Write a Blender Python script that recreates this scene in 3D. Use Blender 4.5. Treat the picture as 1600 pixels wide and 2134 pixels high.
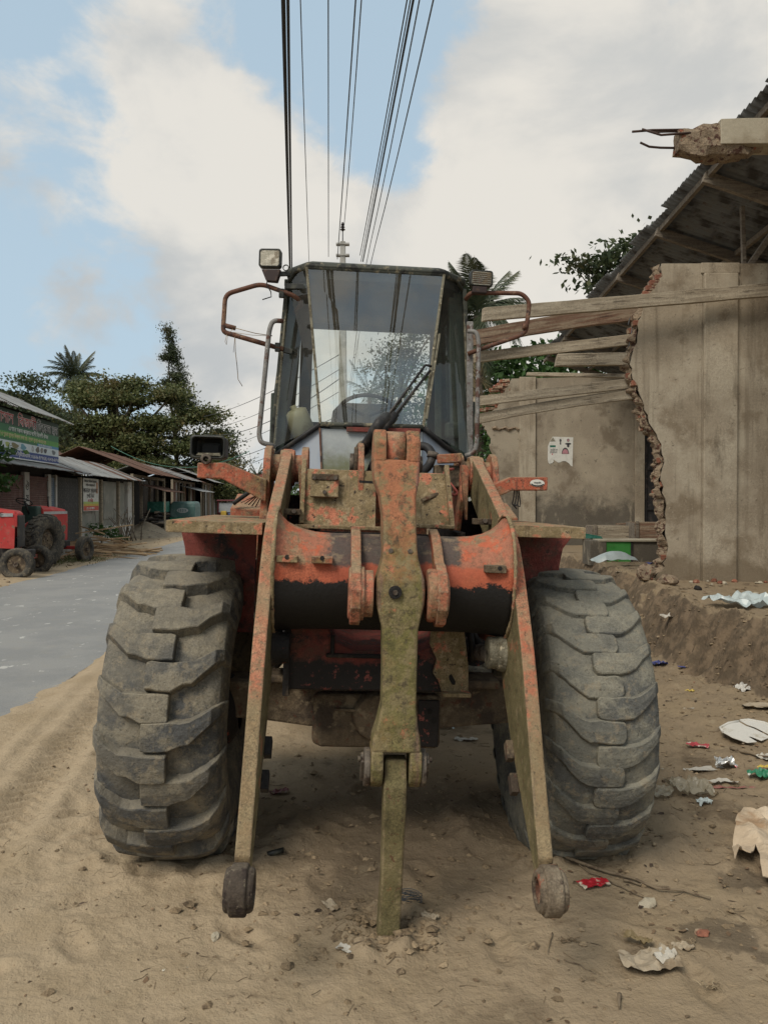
import bpy, bmesh, math, random
import numpy as np
from mathutils import Vector, Matrix, Euler, noise as mnoise

rad = math.radians
scene = bpy.context.scene
for o in list(bpy.data.objects):
    bpy.data.objects.remove(o, do_unlink=True)

# ------------------------------------------------------------------ camera
EYE, FPX, CX, CY, PITCH = 1.73, 1600.0, 800.0, 1067.0, rad(0.79)
cam_data = bpy.data.cameras.new("camera")
cam = bpy.data.objects.new("camera", cam_data)
scene.collection.objects.link(cam)
cam.location = (0, 0, EYE)
cam.rotation_euler = (rad(90) - PITCH, 0, 0)
cam_data.sensor_fit = 'VERTICAL'
cam_data.sensor_height = 24.0
cam_data.sensor_width = 24.0
cam_data.lens = 24.0 * FPX / 2134.0
cam_data.clip_start = 0.05
cam_data.clip_end = 3000
scene.camera = cam

# ------------------------------------------------------------------ sun, sky, exposure
SUN_EL, SUN_AZ = 48, -143           # azimuth measured from +Y towards +X
sun_d = bpy.data.lights.new("sun", 'SUN')
sun_d.energy = 1.5
sun_d.angle = rad(24)
sun_d.color = (1.0, 0.93, 0.82)
sun = bpy.data.objects.new("sun", sun_d)
scene.collection.objects.link(sun)
_sv = Vector((math.sin(rad(SUN_AZ)) * math.cos(rad(SUN_EL)), math.cos(rad(SUN_AZ)) * math.cos(rad(SUN_EL)), math.sin(rad(SUN_EL))))
sun.rotation_euler = (-_sv).to_track_quat('-Z', 'Y').to_euler()
sun.location = _sv * 40

scene.view_settings.view_transform = 'Standard'
scene.view_settings.look = 'None'
scene.view_settings.exposure = 0.85
scene.view_settings.gamma = 1.0
scene.view_settings.use_curve_mapping = False
scene.render.engine = 'CYCLES'
scene.cycles.max_bounces = 6
scene.cycles.transparent_max_bounces = 12
scene.cycles.use_denoising = True

world = bpy.data.worlds.new("World")
scene.world = world
world.use_nodes = True


class NT:
    """small node-tree helper"""
    def __init__(s, tree):
        s.t = tree
        s.n = tree.nodes
        s.l = tree.links

    def new(s, typ, **kw):
        nd = s.n.new(typ)
        for k, v in kw.items():
            setattr(nd, k, v)
        return nd

    def put(s, sock, v):
        if isinstance(v, bpy.types.NodeSocket):
            s.l.new(v, sock)
        else:
            if isinstance(v, (tuple, list)) and len(v) == 3 and sock.type == 'RGBA':
                v = (*v, 1)
            sock.default_value = v

    def math(s, op, a, b=0.0, c=0.0, clamp=False):
        nd = s.new('ShaderNodeMath', operation=op, use_clamp=clamp)
        s.put(nd.inputs[0], a); s.put(nd.inputs[1], b)
        if len(nd.inputs) > 2:
            s.put(nd.inputs[2], c)
        return nd.outputs[0]

    def vmath(s, op, a, b=(0, 0, 0)):
        nd = s.new('ShaderNodeVectorMath', operation=op)
        s.put(nd.inputs[0], a)
        if isinstance(b, (int, float)):
            s.put(nd.inputs['Scale'], b)
        else:
            s.put(nd.inputs[1], b)
        return nd.outputs['Value'] if op in ('DOT_PRODUCT', 'LENGTH', 'DISTANCE') else nd.outputs[0]

    def noise(s, vec, scale, detail=4, rough=0.55, dist=0.0):
        nd = s.new('ShaderNodeTexNoise')
        if vec is not None:
            s.put(nd.inputs['Vector'], vec)
        nd.inputs['Scale'].default_value = scale
        nd.inputs['Detail'].default_value = detail
        nd.inputs['Roughness'].default_value = rough
        nd.inputs['Distortion'].default_value = dist
        return nd.outputs[0]

    def voro(s, vec, scale, feature='F1', out=0):
        nd = s.new('ShaderNodeTexVoronoi', feature=feature)
        s.put(nd.inputs['Vector'], vec)
        nd.inputs['Scale'].default_value = scale
        return nd.outputs[out]

    def smooth(s, v, lo, hi, a=0.0, b=1.0):
        nd = s.new('ShaderNodeMapRange', interpolation_type='SMOOTHSTEP')
        s.put(nd.inputs[0], v)
        for i, x in zip((1, 2, 3, 4), (lo, hi, a, b)):
            s.put(nd.inputs[i], x)
        return nd.outputs[0]

    def mix(s, fac, a, b, blend='MIX'):
        nd = s.new('ShaderNodeMix', data_type='RGBA', blend_type=blend)
        s.put(nd.inputs[0], fac); s.put(nd.inputs[6], a); s.put(nd.inputs[7], b)
        return nd.outputs[2]

    def sep(s, v):
        nd = s.new('ShaderNodeSeparateXYZ'); s.put(nd.inputs[0], v)
        return nd.outputs

    def mapping(s, vec, scale=(1, 1, 1), loc=(0, 0, 0), rot=(0, 0, 0)):
        nd = s.new('ShaderNodeMapping')
        s.put(nd.inputs[0], vec)
        nd.inputs['Scale'].default_value = scale
        nd.inputs['Location'].default_value = loc
        nd.inputs['Rotation'].default_value = rot
        return nd.outputs[0]


def build_sky():
    w = NT(world.node_tree)
    w.n.clear()
    out = w.new('ShaderNodeOutputWorld')
    sky = w.new('ShaderNodeTexSky', sky_type='NISHITA')
    sky.sun_disc = False
    sky.sun_elevation = rad(SUN_EL)
    sky.sun_rotation = rad(SUN_AZ)
    sky.air_density = 1.0
    sky.dust_density = 2.5
    sky.ozone_density = 1.0
    tc = w.new('ShaderNodeTexCoord')
    d = w.vmath('NORMALIZE', tc.outputs['Generated'])
    x, y, z = w.sep(d)
    zc = w.math('ADD', w.math('MAXIMUM', z, 0.0), 0.22)
    pv = w.new('ShaderNodeCombineXYZ')
    w.put(pv.inputs[0], w.math('DIVIDE', x, zc)); w.put(pv.inputs[1], w.math('DIVIDE', y, zc)); w.put(pv.inputs[2], w.math('MULTIPLY', z, 1.2))
    p = pv.outputs[0]
    big = w.noise(w.mapping(d, (1, 1, 1.5), loc=(3.7, 1.3, 0.4)), 2.6, 9, 0.56, 0.25)
    fine = w.noise(w.mapping(d, (1, 1, 1.4), loc=(1.1, 7.3, 2.2)), 8.5, 9, 0.58, 0.3)
    m = w.math('ADD', w.math('MULTIPLY', big, 0.95), w.math('MULTIPLY', fine, 0.95))
    # the cloud banks and the clear gaps that stood in the sky that day: (direction, size, amount)
    def blob(px, py, size, amt, m):
        v = Vector(((px - 800) / 1600, 1.0, (1045 - py) / 1600)).normalized()
        q = w.math('DISTANCE', 0, 0) if False else w.vmath('DISTANCE', d, tuple(v))
        g = w.math('POWER', 2.718, w.math('MULTIPLY', w.math('POWER', w.math('DIVIDE', q, size), 2.0), -1.0))
        return w.math('ADD', m, w.math('MULTIPLY', g, amt))
    for b in ((700, 120, .12, -.50), (850, 330, .08, -.44), (790, 10, .13, -.34), (20, 40, .09, -.34), (190, 260, .07, -.20),
              (90, 430, .12, -.16), (270, 560, .13, -.10), (60, 690, .12, -.05), (1120, 330, .06, -.12),
              (350, 230, .14, .25), (560, 330, .12, .19), (180, 110, .09, .12), (1250, 180, .28, .28), (1000, 420, .16, .22), (640, 460, .14, .16),
              (140, 610, .055, .20), (20, 200, .07, .24), (60, 540, .10, .06), (330, 600, .08, .10), (520, 840, .09, .30), (430, 650, .10, .10), (900, 530, .07, .2)):
        m = blob(*b, m)
    mask = w.smooth(m, 0.79, 1.03)
    veil = w.smooth(z, 0.0, 0.55, 0.94, 0.82)            # the air whitens towards the horizon
    shade = w.math('ADD', w.noise(w.mapping(d, (1, 1, 1.6), loc=(9.1, 2.3, 5.2)), 4.2, 8, 0.55, 0.3), w.math('MULTIPLY', w.math('SUBTRACT', m, 1.05), .16))
    grey = w.smooth(shade, 0.36, 0.63)
    warm = w.smooth(w.vmath('DOT_PRODUCT', d, tuple(Vector((0.55, 1.0, 0.62)).normalized())), 0.55, 1.0)
    ccol = w.mix(grey, (0.455, 0.485, 0.505), (0.72, 0.70, 0.655))
    ccol = w.mix(w.math('MULTIPLY', warm, 0.30), ccol, (0.76, 0.71, 0.625))
    b1 = w.new('ShaderNodeBackground'); w.put(b1.inputs[0], sky.outputs[0]); b1.inputs[1].default_value = 0.06
    b2 = w.new('ShaderNodeBackground'); w.put(b2.inputs[0], ccol); b2.inputs[1].default_value = 0.60
    bv = w.new('ShaderNodeBackground'); bv.inputs[0].default_value = (0.465, 0.60, 0.705, 1); bv.inputs[1].default_value = 0.60
    s1 = w.new('ShaderNodeMixShader'); w.put(s1.inputs[0], veil); w.l.new(b1.outputs[0], s1.inputs[1]); w.l.new(bv.outputs[0], s1.inputs[2])
    s2 = w.new('ShaderNodeMixShader'); w.put(s2.inputs[0], mask); w.l.new(s1.outputs[0], s2.inputs[1]); w.l.new(b2.outputs[0], s2.inputs[2])
    w.l.new(s2.outputs[0], out.inputs[0])


build_sky()


# ------------------------------------------------------------------ helpers: places
def at(px, py, Y):
    """the point at distance Y along the line of sight of one photo pixel"""
    dx, dz = (px - CX) / FPX, -(py - CY) / FPX
    c, s = math.cos(-PITCH), math.sin(-PITCH)
    r = Vector((dx, c - s * dz, s + c * dz))
    return Vector((0, 0, EYE)) + r * (Y / r.y)


def gnd(px, py, z=0.0):
    dx, dz = (px - CX) / FPX, -(py - CY) / FPX
    c, s = math.cos(-PITCH), math.sin(-PITCH)
    r = Vector((dx, c - s * dz, s + c * dz))
    return Vector((0, 0, EYE)) + r * ((z - EYE) / r.z)


# ------------------------------------------------------------------ helpers: objects
def tag(o, label=None, cat=None, group=None, kind=None):
    if label: o['label'] = label
    if cat: o['category'] = cat
    if group: o['group'] = group
    if kind: o['kind'] = kind
    return o


def thing(name, label, cat, loc=(0, 0, 0), rot=(0, 0, 0), group=None):
    o = bpy.data.objects.new(name, None)
    scene.collection.objects.link(o)
    o.location = loc
    o.rotation_euler = rot
    o.empty_display_size = 0.2
    return tag(o, label, cat, group)


def copy_tree(o, parent=None):
    c = o.copy()
    scene.collection.objects.link(c)
    c.parent = parent
    for ch in list(o.children):
        copy_tree(ch, c)
    return c


class MB:
    """collects simple shapes into one mesh"""
    def __init__(s):
        s.v = []
        s.f = []
        s.sm = []

    def add(s, vs, fs, smooth=False):
        b = len(s.v)
        s.v += [tuple(v) for v in vs]
        for f in fs:
            s.f.append(tuple(i + b for i in f))
            s.sm.append(smooth)
        return s

    def box(s, c, d, M=None):
        x, y, z = d[0] / 2, d[1] / 2, d[2] / 2
        vs = [Vector((a, b, e)) for a in (-x, x) for b in (-y, y) for e in (-z, z)]
        if M is not None:
            vs = [M @ v for v in vs]
        vs = [v + Vector(c) for v in vs]
        return s.add(vs, [(0, 1, 3, 2), (4, 6, 7, 5), (0, 4, 5, 1), (2, 3, 7, 6), (0, 2, 6, 4), (1, 5, 7, 3)])

    def bar(s, p, q, w, h, up=(0, 0, 1)):
        """a squared bar from p to q, w across and h along up"""
        p, q = Vector(p), Vector(q)
        t = (q - p).normalized()
        a = t.cross(Vector(up))
        if a.length < 1e-4:
            a = t.cross(Vector((1, 0, 0)))
        a.normalize()
        b = a.cross(t).normalized()
        vs = []
        for e in (p, q):
            for i, j in ((-1, -1), (1, -1), (1, 1), (-1, 1)):
                vs.append(e + a * (i * w / 2) + b * (j * h / 2))
        return s.add(vs, [(0, 1, 2, 3), (7, 6, 5, 4), (0, 4, 5, 1), (1, 5, 6, 2), (2, 6, 7, 3), (3, 7, 4, 0)])

    def prism(s, pts, axis, a, b, M=None):
        """outline pts (2-D) pushed along axis from a to b; axis 0: pts are (y,z), 1: (x,z), 2: (x,y)"""
        def put(p, t):
            return {0: (t, p[0], p[1]), 1: (p[0], t, p[1]), 2: (p[0], p[1], t)}[axis]
        n = len(pts)
        vs = [Vector(put(p, a)) for p in pts] + [Vector(put(p, b)) for p in pts]
        if M is not None:
            vs = [M @ v for v in vs]
        fs = [tuple(range(n))[::-1], tuple(range(n, 2 * n))]
        for i in range(n):
            j = (i + 1) % n
            fs.append((i, j, n + j, n + i))
        return s.add(vs, fs)

    def tube(s, pts, r, n=8, cap=True, smooth=True):
        pts = [Vector(p) for p in pts]
        m = len(pts)
        rr = r if isinstance(r, (list, tuple)) else [r] * m
        vs = []
        prev = None
        for i, p in enumerate(pts):
            t = (pts[min(i + 1, m - 1)] - pts[max(i - 1, 0)])
            if t.length < 1e-9:
                t = Vector((0, 0, 1))
            t.normalize()
            if prev is None:
                a = t.orthogonal().normalized()
            else:
                a = prev - t * prev.dot(t)
                if a.length < 1e-6:
                    a = t.orthogonal()
                a.normalize()
            prev = a
            b = t.cross(a)
            for k in range(n):
                g = 2 * math.pi * k / n
                vs.append(p + (a * math.cos(g) + b * math.sin(g)) * rr[i])
        fs = []
        for i in range(m - 1):
            for k in range(n):
                k2 = (k + 1) % n
                fs.append((i * n + k, i * n + k2, (i + 1) * n + k2, (i + 1) * n + k))
        s.add(vs, fs, smooth)
        if cap:
            b0 = len(s.v) - len(vs)
            s.f.append(tuple(b0 + k for k in range(n))[::-1]); s.sm.append(False)
            s.f.append(tuple(b0 + (m - 1) * n + k for k in range(n))); s.sm.append(False)
        return s

    def cyl(s, p, q, r, r2=None, n=20):
        return s.tube([p, q], [r, r if r2 is None else r2], n)

    def lathe(s, prof, c, axis=0, n=48, smooth=True, closed=False):
        """prof: (along, radius) pairs turned about the axis through c"""
        m = len(prof)
        vs = []
        for a, r in prof:
            for k in range(n):
                g = 2 * math.pi * k / n
                u, w = r * math.cos(g), r * math.sin(g)
                vs.append(Vector(c) + Vector({0: (a, u, w), 1: (u, a, w), 2: (u, w, a)}[axis]))
        fs = []
        for i in range(m if closed else m - 1):
            i2 = (i + 1) % m
            for k in range(n):
                k2 = (k + 1) % n
                fs.append((i * n + k, i * n + k2, i2 * n + k2, i2 * n + k))
        return s.add(vs, fs, smooth)

    def loft(s, rings, smooth=False, cap=True):
        n = len(rings[0])
        vs = [p for r in rings for p in r]
        fs = []
        for i in range(len(rings) - 1):
            for k in range(n):
                k2 = (k + 1) % n
                fs.append((i * n + k, i * n + k2, (i + 1) * n + k2, (i + 1) * n + k))
        if cap:
            fs.append(tuple(range(n))[::-1])
            fs.append(tuple((len(rings) - 1) * n + k for k in range(n)))
        return s.add(vs, fs, smooth)

    def grid(s, fn, nu, nv, smooth=True):
        vs = [fn(i / nu, j / nv) for j in range(nv + 1) for i in range(nu + 1)]
        fs = [(j * (nu + 1) + i, j * (nu + 1) + i + 1, (j + 1) * (nu + 1) + i + 1, (j + 1) * (nu + 1) + i) for j in range(nv) for i in range(nu)]
        return s.add(vs, fs, smooth)

    def mesh(s, name, fix=True):
        me = bpy.data.meshes.new(name)
        me.from_pydata(s.v, [], s.f)
        me.polygons.foreach_set('use_smooth', s.sm)
        if fix:
            bm = bmesh.new(); bm.from_mesh(me)
            bmesh.ops.recalc_face_normals(bm, faces=bm.faces)
            bm.to_mesh(me); bm.free()
        me.update()
        return me

    def build(s, name, mat, parent=None, bevel=0.0, seg=2, loc=None, rot=None, fix=True):
        me = s.mesh(name, fix)
        return link(name, me, mat, parent, bevel, seg, loc, rot)


def link(name, me, mat, parent=None, bevel=0.0, seg=2, loc=None, rot=None):
    o = bpy.data.objects.new(name, me)
    scene.collection.objects.link(o)
    if mat is not None and not me.materials:
        me.materials.append(mat)
    o.parent = parent
    if loc is not None: o.location = loc
    if rot is not None: o.rotation_euler = rot
    if bevel:
        b = o.modifiers.new('bevel', 'BEVEL')
        b.width = bevel; b.segments = seg; b.limit_method = 'ANGLE'; b.angle_limit = rad(35)
        b.harden_normals = False
    return o


def solid(o, t, offset=0):
    m = o.modifiers.new('solid', 'SOLIDIFY'); m.thickness = t; m.offset = offset
    return o


def letters(name, s, size, mat, parent, loc, rot=(rad(90), 0, 0), depth=0.002, align='LEFT', sx=1.0):
    cu = bpy.data.curves.new(name, 'FONT')
    cu.body = s
    cu.size = size
    cu.extrude = depth
    cu.align_x = align
    cu.resolution_u = 3
    t = bpy.data.objects.new(name, cu)
    me = bpy.data.meshes.new_from_object(t)
    bpy.data.objects.remove(t)
    bpy.data.curves.remove(cu)
    me.name = name
    me.materials.clear()
    o = link(name, me, mat, parent, loc=loc, rot=rot)
    o.scale = (sx, 1, 1)
    return o


def fillet(pts, r, n=5):
    """round the corners of a polyline"""
    pts = [Vector(p) for p in pts]
    out = [pts[0]]
    for i in range(1, len(pts) - 1):
        a, b, c = pts[i - 1], pts[i], pts[i + 1]
        d1, d2 = (a - b), (c - b)
        k = min(r, d1.length * .45, d2.length * .45)
        p, q = b + d1.normalized() * k, b + d2.normalized() * k
        for j in range(n + 1):
            t = j / n
            out.append(p.lerp(b, t).lerp(b.lerp(q, t), t))
    out.append(pts[-1])
    return out


# ------------------------------------------------------------------ materials
def new_mat(name):
    m = bpy.data.materials.new(name)
    m.use_nodes = True
    t = NT(m.node_tree)
    b = m.node_tree.nodes['Principled BSDF']
    return m, t, b


def weathered(name, base, layers=(), rough=0.8, bump=((60, .3, .004),), metal=0.0, spec=0.35, obj_rand=0.0, island_rand=0.0, grain=.42, edge=None):
    """base colour with worn layers. A layer: c colour, s noise scale, lo/hi threshold, d detail, st stretch, off seed,
    k strength, up (settles on what faces up), z=(z0,z1) a stain that fades out from z0 to z1 of the object"""
    m, t, b = new_mat(name)
    tc = t.new('ShaderNodeTexCoord').outputs['Object']
    col = base
    if not isinstance(col, bpy.types.NodeSocket):
        rgb = t.new('ShaderNodeRGB'); rgb.outputs[0].default_value = (*base, 1); col = rgb.outputs[0]
    rr = rough
    for L in layers:
        vec = t.mapping(tc, L.get('st', (1, 1, 1)), (L.get('off', 0), L.get('off', 0) * 1.7, L.get('off', 0) * .6))
        v = t.noise(vec, L['s'], L.get('d', 5), L.get('r', .6), L.get('dist', 0))
        if 'z' in L:
            ax_ = L.get('ax', 2)
            g = t.smooth(t.math('ABSOLUTE', t.math('ADD', t.sep(tc)[0], .02)) if ax_ == 3 else t.sep(tc)[ax_], L['z'][0], L['z'][1], 1.0, 0.0)
            v = t.math('ADD', t.math('MULTIPLY', v, .9), t.math('MULTIPLY', g, .55))
        f = t.smooth(v, L['lo'], L['hi'])
        if L.get('up'):
            nz = t.sep(t.new('ShaderNodeNewGeometry').outputs['Normal'])[2]
            f = t.math('MULTIPLY', f, t.smooth(nz, L['up'][0], L['up'][1]))
        f = t.math('MULTIPLY', f, L.get('k', 1.0))
        col = t.mix(f, col, L['c'])
        if 'ro' in L:
            if not isinstance(rr, bpy.types.NodeSocket):
                vv = t.new('ShaderNodeValue'); vv.outputs[0].default_value = rr; rr = vv.outputs[0]
            rr = t.math('ADD', rr, t.math('MULTIPLY', f, L['ro'] - rough))
    if obj_rand or island_rand:
        r = t.new('ShaderNodeObjectInfo').outputs['Random'] if obj_rand else t.new('ShaderNodeNewGeometry').outputs['Random Per Island']
        a = obj_rand or island_rand
        hs = t.new('ShaderNodeHueSaturation')
        t.put(hs.inputs['Value'], t.math('ADD', 1 - a, t.math('MULTIPLY', r, 2 * a)))
        t.put(hs.inputs['Color'], col)
        col = hs.outputs[0]
    if edge:
        bv = t.new('ShaderNodeBevel'); bv.samples = 4; bv.inputs['Radius'].default_value = .014
        e = t.math('SUBTRACT', 1.0, t.vmath('DOT_PRODUCT', bv.outputs[0], t.new('ShaderNodeNewGeometry').outputs['Normal']))
        e = t.math('MULTIPLY', t.smooth(e, .01, .12), t.smooth(t.noise(tc, 22, 6, .7), .36, .56))
        col = t.mix(t.math('MULTIPLY', e, .85), col, t.mix(t.smooth(t.noise(tc, 9, 5, .6), .42, .6), edge[0], edge[1]))
    if grain and bump:
        g1 = t.math('ADD', t.math('MULTIPLY', t.noise(tc, 150, 3, .6), .55), t.math('MULTIPLY', t.noise(tc, 38, 6, .7), .45))
        gs = t.new('ShaderNodeHueSaturation')
        gv = t.smooth(g1, .32, .68, -grain, grain * .75)
        t.put(gs.inputs['Value'], t.math('ADD', 1.0, t.math('MULTIPLY', gv, t.smooth(t.noise(tc, 3.5, 5, .6), .36, .64, .30, 1.1))))
        t.put(gs.inputs['Color'], col)
        col = gs.outputs[0]
    t.put(b.inputs['Base Color'], col)
    t.put(b.inputs['Roughness'], rr)
    b.inputs['Metallic'].default_value = metal
    b.inputs['Specular IOR Level'].default_value = spec
    prev = None
    for s, k, d in bump:
        bp = t.new('ShaderNodeBump')
        bp.inputs['Strength'].default_value = min(1, k * 1.7)
        bp.inputs['Distance'].default_value = d * 1.5
        t.put(bp.inputs['Height'], t.noise(tc, s, 5, .65))
        if prev is not None:
            t.put(bp.inputs['Normal'], prev)
        prev = bp.outputs[0]
    if prev is not None:
        t.put(b.inputs['Normal'], prev)
    return m


def plain(name, c, rough=.6, metal=0.0, spec=.4, rnd=0.0):
    return weathered(name, c, [dict(c=tuple(x * .7 for x in c), s=9, lo=.45, hi=.7, k=.6)], rough, (), metal, spec, rnd)


ORANGE, OLIVE, DUST, RUST, GREASE = (.52, .105, .045), (.150, .122, .047), (.27, .205, .118), (.105, .045, .025), (.010, .009, .008)
M = {}
M['paint'] = weathered('chipped orange paint', (.40, .105, .055), [
    dict(c=(.44, .17, .105), s=3, lo=.4, hi=.7, k=.6),
    dict(c=(.20, .145, .075), s=6, lo=.44, hi=.64, d=10, r=.72, k=.85),
    dict(c=OLIVE, s=3.2, lo=.52, hi=.64, d=9, off=2, k=.75),
    dict(c=(.12, .06, .038), s=30, lo=.50, hi=.60, d=8, r=.7, off=5, k=.75),
    dict(c=(.30, .23, .14), s=55, lo=.55, hi=.64, off=3, d=6, k=.6),
    dict(c=(.035, .024, .018), s=75, lo=.61, hi=.67, off=8, k=.8),
    dict(c=(.07, .045, .032), s=2.2, st=(9, 9, .55), lo=.56, hi=.70, d=7, r=.65, off=31, k=.65),
    dict(c=DUST, s=7, lo=.30, hi=.6, up=(.25, .9), k=.75)], .78, ((70, .45, .003), (22, .2, .008)), edge=((.10, .06, .04), (.30, .235, .15)))
M['paint_arm'] = weathered('orange arm paint, mudded towards the tip', (.42, .112, .058), [
    dict(c=(.46, .19, .12), s=4, lo=.42, hi=.66, k=.6),
    dict(c=(.17, .105, .06), s=34, lo=.49, hi=.60, d=8, r=.72, off=5, k=.8),
    dict(c=(.19, .145, .075), s=6, lo=.62, hi=.86, d=9, r=.7, z=(.75, 1.35), k=.92),
    dict(c=(.23, .18, .10), s=7, lo=.48, hi=.60, d=9, off=3, k=.6),
    dict(c=(.04, .028, .02), s=70, lo=.60, hi=.66, off=8, k=.8),
    dict(c=(.07, .045, .032), s=2.2, st=(9, 9, .55), lo=.56, hi=.70, d=7, r=.65, off=31, k=.65),
    dict(c=DUST, s=7, lo=.30, hi=.6, up=(.2, .8), k=.7)], .8, ((70, .45, .003), (22, .2, .008)), edge=((.10, .06, .04), (.30, .235, .15)))
M['paint_lever'] = weathered('lever paint, orange above and mossed below', (.125, .110, .036), [
    dict(c=(.175, .145, .062), s=7, lo=.44, hi=.62, d=9, k=.8),
    dict(c=(.075, .068, .024), s=14, lo=.50, hi=.62, d=9, r=.7, off=4, k=.75),
    dict(c=(.36, .135, .07), s=5, lo=.42, hi=.78, d=9, r=.7, off=2, z=(2.05, 1.35), k=.85),
    dict(c=(.19, .15, .075), s=15, lo=.47, hi=.58, d=9, r=.72, off=7, k=.85),
    dict(c=(.17, .085, .085), s=3, st=(4, 1, .35), lo=.56, hi=.68, off=11.2, d=6, k=.6),
    dict(c=(.36, .13, .07), s=9, lo=.585, hi=.64, d=10, r=.75, off=9, k=.75),
    dict(c=(.055, .042, .026), s=2.2, st=(9, 9, .5), lo=.55, hi=.70, d=7, r=.65, off=31, k=.6),
    dict(c=(.055, .042, .026), s=26, lo=.53, hi=.64, d=9, r=.72, off=6, k=.7)], .88, ((80, .5, .003), (24, .35, .008)), edge=((.10, .06, .04), (.30, .235, .15)))
M['paint_old'] = weathered('chipped orange paint old', ORANGE, [
    dict(c=(.60, .19, .10), s=3, lo=.4, hi=.7, k=.5),
    dict(c=OLIVE, s=4.5, lo=.50, hi=.62, d=8, k=.85),
    dict(c=DUST, s=11, lo=.50, hi=.60, d=9, k=.75, off=3),
    dict(c=RUST, s=38, lo=.56, hi=.64, d=6, off=5),
    dict(c=(.05, .035, .025), s=90, lo=.63, hi=.69, off=8, k=.8),
    dict(c=DUST, s=7, lo=.35, hi=.6, up=(.3, .9), k=.6)], .72, ((70, .35, .003), (12, .15, .01)))
M['paint_olive'] = weathered('mossy grimed orange paint', (.130, .108, .048), [
    dict(c=(.21, .17, .085), s=5, lo=.42, hi=.65, k=.8),
    dict(c=(.36, .12, .06), s=5.5, lo=.60, hi=.66, d=10, r=.72, off=2, k=.8),
    dict(c=(.06, .048, .028), s=4, st=(1, 1, .3), lo=.54, hi=.68, d=8, off=12, k=.6),
    dict(c=(.085, .07, .032), s=16, lo=.5, hi=.65, d=8, off=4, k=.7),
    dict(c=RUST, s=45, lo=.60, hi=.67, off=6, k=.8),
    dict(c=(.055, .042, .026), s=2.2, st=(9, 9, .5), lo=.55, hi=.70, d=7, r=.65, off=31, k=.6),
    dict(c=DUST, s=24, lo=.55, hi=.66, off=9, k=.5)], .85, ((80, .45, .003), (14, .2, .01)), edge=((.10, .06, .04), (.30, .235, .15)))
M['paint_dust'] = weathered('dusty peeling orange paint', (.25, .185, .10), [
    dict(c=(.17, .13, .062), s=6, lo=.45, hi=.62, k=.8),
    dict(c=(.50, .17, .10), s=13, lo=.545, hi=.60, d=9, off=2, k=.85),
    dict(c=(.36, .28, .17), s=30, lo=.52, hi=.63, off=3, k=.6),
    dict(c=(.055, .042, .026), s=2.2, st=(9, 9, .5), lo=.55, hi=.70, d=7, r=.65, off=31, k=.6),
    dict(c=(.05, .035, .025), s=34, lo=.61, hi=.66, d=8, off=7)], .9, ((60, .5, .004), (18, .3, .008)), edge=((.10, .06, .04), (.30, .235, .15)))
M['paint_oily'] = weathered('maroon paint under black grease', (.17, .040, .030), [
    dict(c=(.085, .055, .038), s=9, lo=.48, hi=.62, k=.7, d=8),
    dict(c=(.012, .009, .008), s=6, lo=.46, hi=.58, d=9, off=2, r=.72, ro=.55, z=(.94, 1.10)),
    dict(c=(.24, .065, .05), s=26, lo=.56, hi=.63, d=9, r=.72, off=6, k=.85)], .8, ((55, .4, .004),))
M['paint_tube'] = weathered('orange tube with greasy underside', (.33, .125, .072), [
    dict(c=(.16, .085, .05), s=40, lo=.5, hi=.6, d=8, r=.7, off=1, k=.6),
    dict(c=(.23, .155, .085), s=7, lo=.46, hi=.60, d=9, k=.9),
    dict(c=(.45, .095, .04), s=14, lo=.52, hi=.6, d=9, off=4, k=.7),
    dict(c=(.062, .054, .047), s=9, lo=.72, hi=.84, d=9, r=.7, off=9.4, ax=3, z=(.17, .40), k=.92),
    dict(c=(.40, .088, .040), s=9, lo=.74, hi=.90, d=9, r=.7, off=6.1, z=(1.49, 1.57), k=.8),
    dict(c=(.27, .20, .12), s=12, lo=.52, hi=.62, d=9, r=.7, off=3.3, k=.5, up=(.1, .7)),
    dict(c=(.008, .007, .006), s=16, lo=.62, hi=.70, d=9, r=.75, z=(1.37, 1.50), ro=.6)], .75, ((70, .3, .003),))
M['grease'] = weathered('greasy black steel', (.014, .012, .011), [
    dict(c=(.075, .055, .038), s=10, lo=.52, hi=.68, d=8),
    dict(c=(.30, .06, .035), s=17, lo=.63, hi=.67, d=9, off=4, k=.7)], .75, ((50, .4, .006),))
M['eye_mud'] = weathered('muddy worn eye steel', (.150, .115, .078), [dict(c=(.20, .16, .11), s=9, lo=.5, hi=.62, d=8), dict(c=(.06, .042, .03), s=16, lo=.5, hi=.62, off=3, d=9), dict(c=(.28, .09, .05), s=12, lo=.6, hi=.66, off=5)], .85, ((60, .6, .004),))
M['eye'] = weathered('dark worn eye steel', (.060, .045, .033), [dict(c=(.10, .08, .058), s=9, lo=.5, hi=.62, d=8), dict(c=(.03, .02, .016), s=20, lo=.5, hi=.62, off=3), dict(c=(.14, .115, .08), s=40, lo=.6, hi=.67, off=5)], .85, ((60, .6, .004),))
M['mudsteel'] = weathered('steel caked in dried mud', (.120, .088, .055), [
    dict(c=(.055, .040, .028), s=5, lo=.45, hi=.62, d=8),
    dict(c=(.19, .145, .092), s=14, lo=.52, hi=.64, off=3, d=8),
    dict(c=(.10, .035, .02), s=20, lo=.58, hi=.67, off=6, k=.7)], .9, ((40, .5, .006),))
M['pin'] = weathered('bare worn steel', (.115, .095, .075), [
    dict(c=(.05, .032, .022), s=14, lo=.48, hi=.62, d=8), dict(c=(.19, .15, .11), s=30, lo=.55, hi=.65, off=3)], .7, ((60, .4, .003),), .15)
M['rusttube'] = weathered('rusty mirror tube', (.115, .050, .030), [
    dict(c=(.22, .13, .08), s=12, lo=.5, hi=.64), dict(c=(.06, .035, .028), s=26, lo=.52, hi=.62, off=4)], .75, ((80, .3, .002),))
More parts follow.
